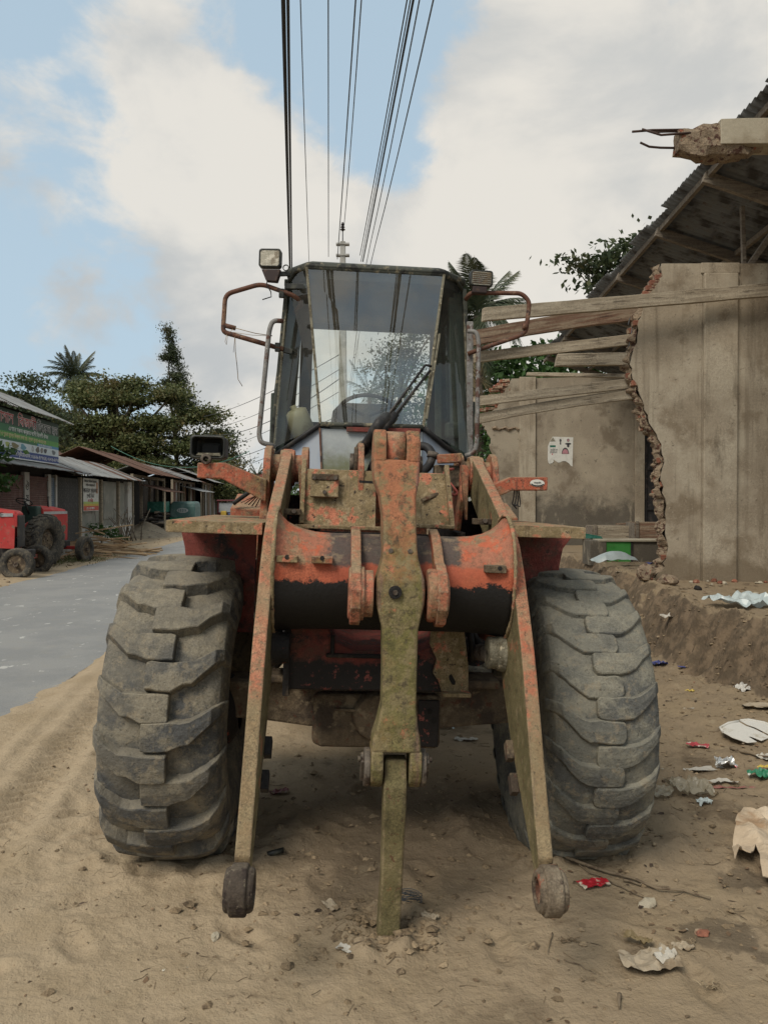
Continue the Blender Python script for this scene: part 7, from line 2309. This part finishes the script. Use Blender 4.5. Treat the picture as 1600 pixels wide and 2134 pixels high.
cr('red_packet', 1235, 1860, .095, .052, .014, weathered('red and white sachet', (.55, .49, .38), [dict(c=(.40, .02, .03), s=11, lo=.50, hi=.52, d=1, off=2)], .35, ()), .35, 'red and white sachet beside the tip of the right lift arm', 'packet', 13, z=.01, pts=[(-.5, -.5), (.5, -.42), (.52, .46), (-.48, .5)])
cr('paper_scrap', 1397, 1379, .17, .15, .03, M['paperwhite'], .8, 'folded newspaper scrap near the top of the worn tyre', 'paper', 14, z=.12, pts=[(-.5, .3), (0, -.5), (.5, .35), (.1, .25), (-.1, .5)])
cr('blue_wrapper', 1373, 1408, .12, .08, .04, M['bluewrap'], .5, 'crumpled blue and white wrapper touching the worn tyre', 'wrapper', 15, z=.08)
cr('blue_wrapper', 1424, 1419, .08, .03, .01, M['bluewrap'], -.2, 'flat blue wrapper scrap half buried in soil', 'wrapper', 16, z=.08)
cr('white_cup', 1550, 1464, .085, .09, .05, M['plate'], .4, 'squashed white cup under the bank', 'cup', 17, z=.12)
cr('paper_scrap', 1582, 1504, .17, .10, .02, M['drybag'], -.1, 'buff paper piece above the foam plate', 'paper', 18, z=.10)
cr('yellow_wrapper', 1437, 1463, .05, .035, .012, M['yellowwrap'], -.6, 'small yellow wrapper between tyre and bank', 'wrapper', 19, z=.08)
cr('paper_scrap', 1437, 1492, .07, .012, .004, M['paperwhite'], 0, 'thin white paper sliver between tyre and bank', 'paper', 20, z=.08)
cr('paper_scrap', 1597, 1605, .07, .08, .02, M['paperwhite'], .5, 'white printed paper at the far right of the soil', 'paper', 21)
cr('white_film', 930, 1533, .10, .06, .03, M['film'], .2, 'white plastic scrap behind the axle plate', 'plastic scrap', 22, z=0)
cr('white_film', 972, 1559, .12, .045, .02, M['paperwhite'], -.1, 'whitish paper scrap on the soil under the axle', 'paper', 23, z=0)
cr('red_packet', 583, 1668, .08, .05, .015, weathered('dull red wrapper', (.16, .05, .05), [dict(c=(.20, .15, .10), s=12, lo=.5, hi=.6)], .6, ()), .5, 'dull red wrapper in the shadow between the tyre and the lever', 'wrapper', 24, z=0)
cr('torn_paper', 1355, 2042, .15, .10, .035, M['drybag'], .2, 'torn mud-caked paper bag lying nearest the camera', 'paper bag', 25, z=0, n=12)
cr('torn_paper', 1385, 2032, .06, .05, .02, M['paperwhite'], .9, 'stiff whitish scrap on the torn paper bag', 'paper', 26, z=0, lift=.012)
cr('dry_leaf', 1330, 1990, .075, .035, .02, M['leaf_dry'], -.5, 'curled dry leaf left of the brick piece', 'leaf', 27, z=0)
cr('dry_leaf', 1423, 2003, .055, .04, .015, M['drybag'], .2, 'cupped brown leaf under the brick piece', 'leaf', 28, z=0)
cr('dry_leaf', 690, 1912, .03, .07, .012, M['drybag'], .6, 'dry leaf left of the foot of the link', 'leaf', 29, z=0)
cr('dry_leaf', 895, 1938, .05, .03, .012, M['drybag'], -.5, 'dry leaf right of the foot of the link', 'leaf', 30, z=0)
cr('paper_scrap', 720, 2012, .05, .03, .008, M['paperwhite'], -.5, 'pale paper scrap in front of the foot of the link', 'paper', 31, z=0)
cr('plastic_sheet', 1545, 1305, .42, .34, .10, M['film'], .5, 'torn polythene sheet hanging over the bank edge', 'plastic sheet', 32, z=.55, n=12)
cr('paper_scrap', 1293, 1182, .10, .05, .03, M['redwrap'], 0, 'red scrap right of the milky polythene heap', 'wrapper', 33, z=.7) if False else None
for i, (px, py) in enumerate(((1355, 1178), (1348, 1193), (1342, 1206), (1224, 1205), (1300, 1195))):
    g = gnd(px, py, .72)
    crumple('floor_scrap', [(-.1, -.04), (.12, -.05), (.1, .05), (-.08, .06)], .03, M[['bluewrap', 'paperwhite', 'redwrap', 'drybag', 'drybag'][i]], g, i * .7,
            ['dark cloth scrap at the foot of the cement board', 'white scrap on the raised floor before the cement board', 'red scrap on the raised floor near the wall edge', 'brown scrap on the raised floor above the worn tyre', 'brown scrap on the raised floor by the polythene heap'][i], 'scrap', 60 + i)


def stone(px, py, s, mat, label, cat, seed, name='stone', z=0.0, flat=.6, group=None):
    r = random.Random(seed)
    g = gnd(px, py, z)
    bm = bmesh.new(); bmesh.ops.create_icosphere(bm, subdivisions=2, radius=1)
    o_ = V((r.uniform(0, 9),) * 3)
    for v in bm.verts:
        n = 1 + .45 * mnoise.noise(v.co * 1.3 + o_) + .12 * mnoise.noise(v.co * 4 + o_)
        v.co = V((v.co.x * s * n, v.co.y * s * .75 * n, v.co.z * s * flat * n))
    me = bpy.data.meshes.new(name); bm.to_mesh(me); bm.free()
    return tag(link(name, me, mat, None, loc=(g.x, g.y, hz(g.x, g.y) + s * flat * .45), rot=(r.uniform(-.2, .2), r.uniform(-.2, .2), r.uniform(0, 6))), label, cat, group)


stone(449, 1977, .024, M['concrete'], 'pale angular stone in front of the left lift arm', 'stone', 1)
stone(1348, 1903, .040, M['concrete'], 'flat grey-brown stone right of the red and white sachet', 'stone', 2, flat=.35)
stone(1462, 1973, .032, M['brick'], 'red brick piece on the bare soil', 'brick piece', 3, name='brick_piece', flat=.4)
stone(1345, 1243, .14, M['rubble'], 'lump of broken masonry at the bank top behind the worn tyre', 'masonry lump', 4, z=.55, name='masonry_lump', flat=.9)
stone(1390, 1246, .11, M['rubble'], 'reddish rubble lump at the bank top below the near wall', 'masonry lump', 5, z=.6, name='masonry_lump')
stone(1453, 1241, .055, M['grease'], 'dark round stone on the raised floor edge', 'stone', 6, z=.68)
stone(1572, 1248, .05, M['concrete'], 'pale stone on the raised floor at the right', 'stone', 7, z=.70)
for i, (px, py) in enumerate(((730, 1985), (745, 1960), (722, 1948), (895, 1985), (905, 1995), (887, 2002), (760, 1965), (875, 1960))):
    stone(px, py, .010 + .004 * (i % 3), M['clod'], 'small soil lump broken up round the foot of the link', 'soil lump', 20 + i, name='soil_lump', group='soil lumps round the link')
# half-rotted tube, sticks, wire tangle
g = gnd(574, 1803)
o = MB().lathe([(-.04, .010), (-.04, .0135), (.04, .013), (.04, .009), (-.038, .009)], (0, 0, 0), 0, 12, True).build('pipe_stub', M['lampblack'], None, loc=(g.x, g.y, hz(g.x, g.y) + .012), rot=(0, rad(-6), rad(22)))
tag(o, 'short dark hose stub lying between the tyre and the link', 'hose stub')


def stick(p0, p1, r, label, seed, bend=.02, mat='straw', name='twig', z=0.0):
    a, b = gnd(*p0, z), gnd(*p1, z)
    rr_ = random.Random(seed)
    pts = []
    for i in range(7):
        t = i / 6
        p = a.lerp(b, t)
        p.x += rr_.uniform(-bend, bend) * .4; p.y += rr_.uniform(-bend, bend)
        p.z = hz(p.x, p.y) + r * 1.1 + .004
        pts.append(p)
    return tag(MB().tube(pts, [r * (1 - .5 * i / 6) for i in range(7)], 6).build(name, M[mat], None), label, 'twig')


M['twigbrown'] = weathered('grey-brown dry stalk', (.19, .145, .095), [dict(c=(.10, .07, .045), s=20, lo=.5, hi=.62)], .9, ())
stick((1178, 1822), (1470, 1893), .0085, 'long dry stalk running right from the tip of the right arm', 1, .03, 'twigbrown')
stick((1205, 1832), (1350, 1893), .0045, 'thin straight stalk passing under the red sachet', 2, .008, 'twigbrown')
stick((1300, 1858), (1390, 1868), .006, 'short stalk lying against the long dry stalk', 3, .02, 'twigbrown')
stick((1175, 2024), (1240, 2052), .003, 'bent pale straw near the torn paper bag', 4, .004, 'twigbrown')
stick((1290, 2104), (1288, 2134), .008, 'pale wood splinter at the bottom edge', 5, .003, 'twigbrown')
stick((1150, 1970), (1140, 2015), .003, 'dark thin twig in front of the right arm', 6, .004)
stick((735, 2010), (840, 2006), .0022, 'pale straw lying before the foot of the link', 7, .006, 'twigbrown')
stick((1380, 1645), (1420, 1640), .010, 'stub of cane beside the worn tyre', 8, .004, 'twigbrown')
stick((1520, 1600), (1600, 1625), .012, 'broken cane piece above the green packet', 9, .01, 'twigbrown')
mb = MB()
r_ = random.Random(3)
g = gnd(848, 1905)
for k in range(9):
    ph = r_.uniform(0, 6)
    R_ = r_.uniform(.030, .055)
    tx, ty = r_.uniform(-.5, .5), r_.uniform(-.5, .5)
    mb.tube([V((g.x + R_ * 1.25 * math.cos(q + ph) + .012 * tx, g.y + R_ * .8 * math.sin(q + ph) + .01 * ty, hz(g.x, g.y) + .02 + .035 * abs(math.sin(q * .5 + ph)) + .02 * tx * math.cos(q))) for q in np.linspace(0, 5.6 + r_.random(), 18)], .0016, 4, False)
o = mb.build('wire_tangle', M['wire'], None, fix=False)
tag(o, 'small tangle of thin grey wire at the foot of the link', 'wire tangle')
# dark leaf litter clumps
for i, (px, py) in enumerate(((1180, 1985), (1480, 2085), (1440, 1995))):
    g = gnd(px, py)
    mb = MB()
    for k in range(16):
        a = r_.uniform(0, 6.28); L_ = r_.uniform(.012, .035)
        p = V((g.x + r_.gauss(0, .016), g.y + r_.gauss(0, .012), hz(g.x, g.y) + .004))
        mb.tube([p, p + V((math.cos(a) * L_ * .5, math.sin(a) * L_ * .5, r_.uniform(.003, .014))), p + V((math.cos(a) * L_, math.sin(a) * L_, r_.uniform(0, .01)))], .0016, 4, False)
    tag(mb.build('dry_tuft', M['straw'], None, fix=False), ['dry brown tuft below the tip of the right arm', 'dry brown tuft at the lower right of the bare soil', 'dry brown tuft beside the red brick piece'][i], 'dry tuft')


def flakes(name, n, region, smin, smax, mat, seed):
    r = np.random.default_rng(seed)
    mb = MB()
    for i in range(n):
        x, y = region(r)
        s = r.uniform(smin, smax); a = r.uniform(0, 6.28); z = hz(x, y) + .002
        c_, s_ = math.cos(a), math.sin(a)
        q = [(-1, -.1), (-.2, -.5), (.9, -.2), (1, .25), (.1, .55), (-.7, .4)]
        vs = [(x + s * (u * c_ - v * s_) * r.uniform(.8, 1.2), y + s * (u * s_ + v * c_), z + s * r.uniform(0, .45)) for u, v in q]
        mb.add(vs, [(0, 1, 5), (1, 4, 5), (1, 2, 3, 4)])
    return tag(mb.build(name, mat, None, fix=False), kind='stuff')


M['flake_brown'] = weathered('brown leaf crumbs', (.15, .095, .055), [dict(c=(.26, .19, .115), s=2, lo=.45, hi=.6), dict(c=(.06, .04, .028), s=3, lo=.52, hi=.6, off=4)], .9, (), island_rand=.45)
M['flake_pale'] = weathered('pale paper crumbs', (.42, .38, .30), [dict(c=(.28, .12, .07), s=3, lo=.58, hi=.62), dict(c=(.25, .2, .14), s=2, lo=.45, hi=.55, off=4)], .85, (), island_rand=.3)
flakes('leaf_litter', 620, reg_right, .006, .022, M['flake_brown'], 51)
flakes('leaf_litter', 170, reg_front, .004, .014, M['flake_brown'], 52)
flakes('paper_litter', 130, reg_right, .004, .016, M['flake_pale'], 53)
flakes('paper_litter', 45, reg_front, .003, .009, M['flake_pale'], 54)
flakes('leaf_litter', 260, lambda r: (r.uniform(3.2, 5.5), r.uniform(7.6, 13)), .012, .045, M['flake_brown'], 55)
flakes('leaf_litter', 90, reg_under, .006, .02, M['flake_brown'], 56)
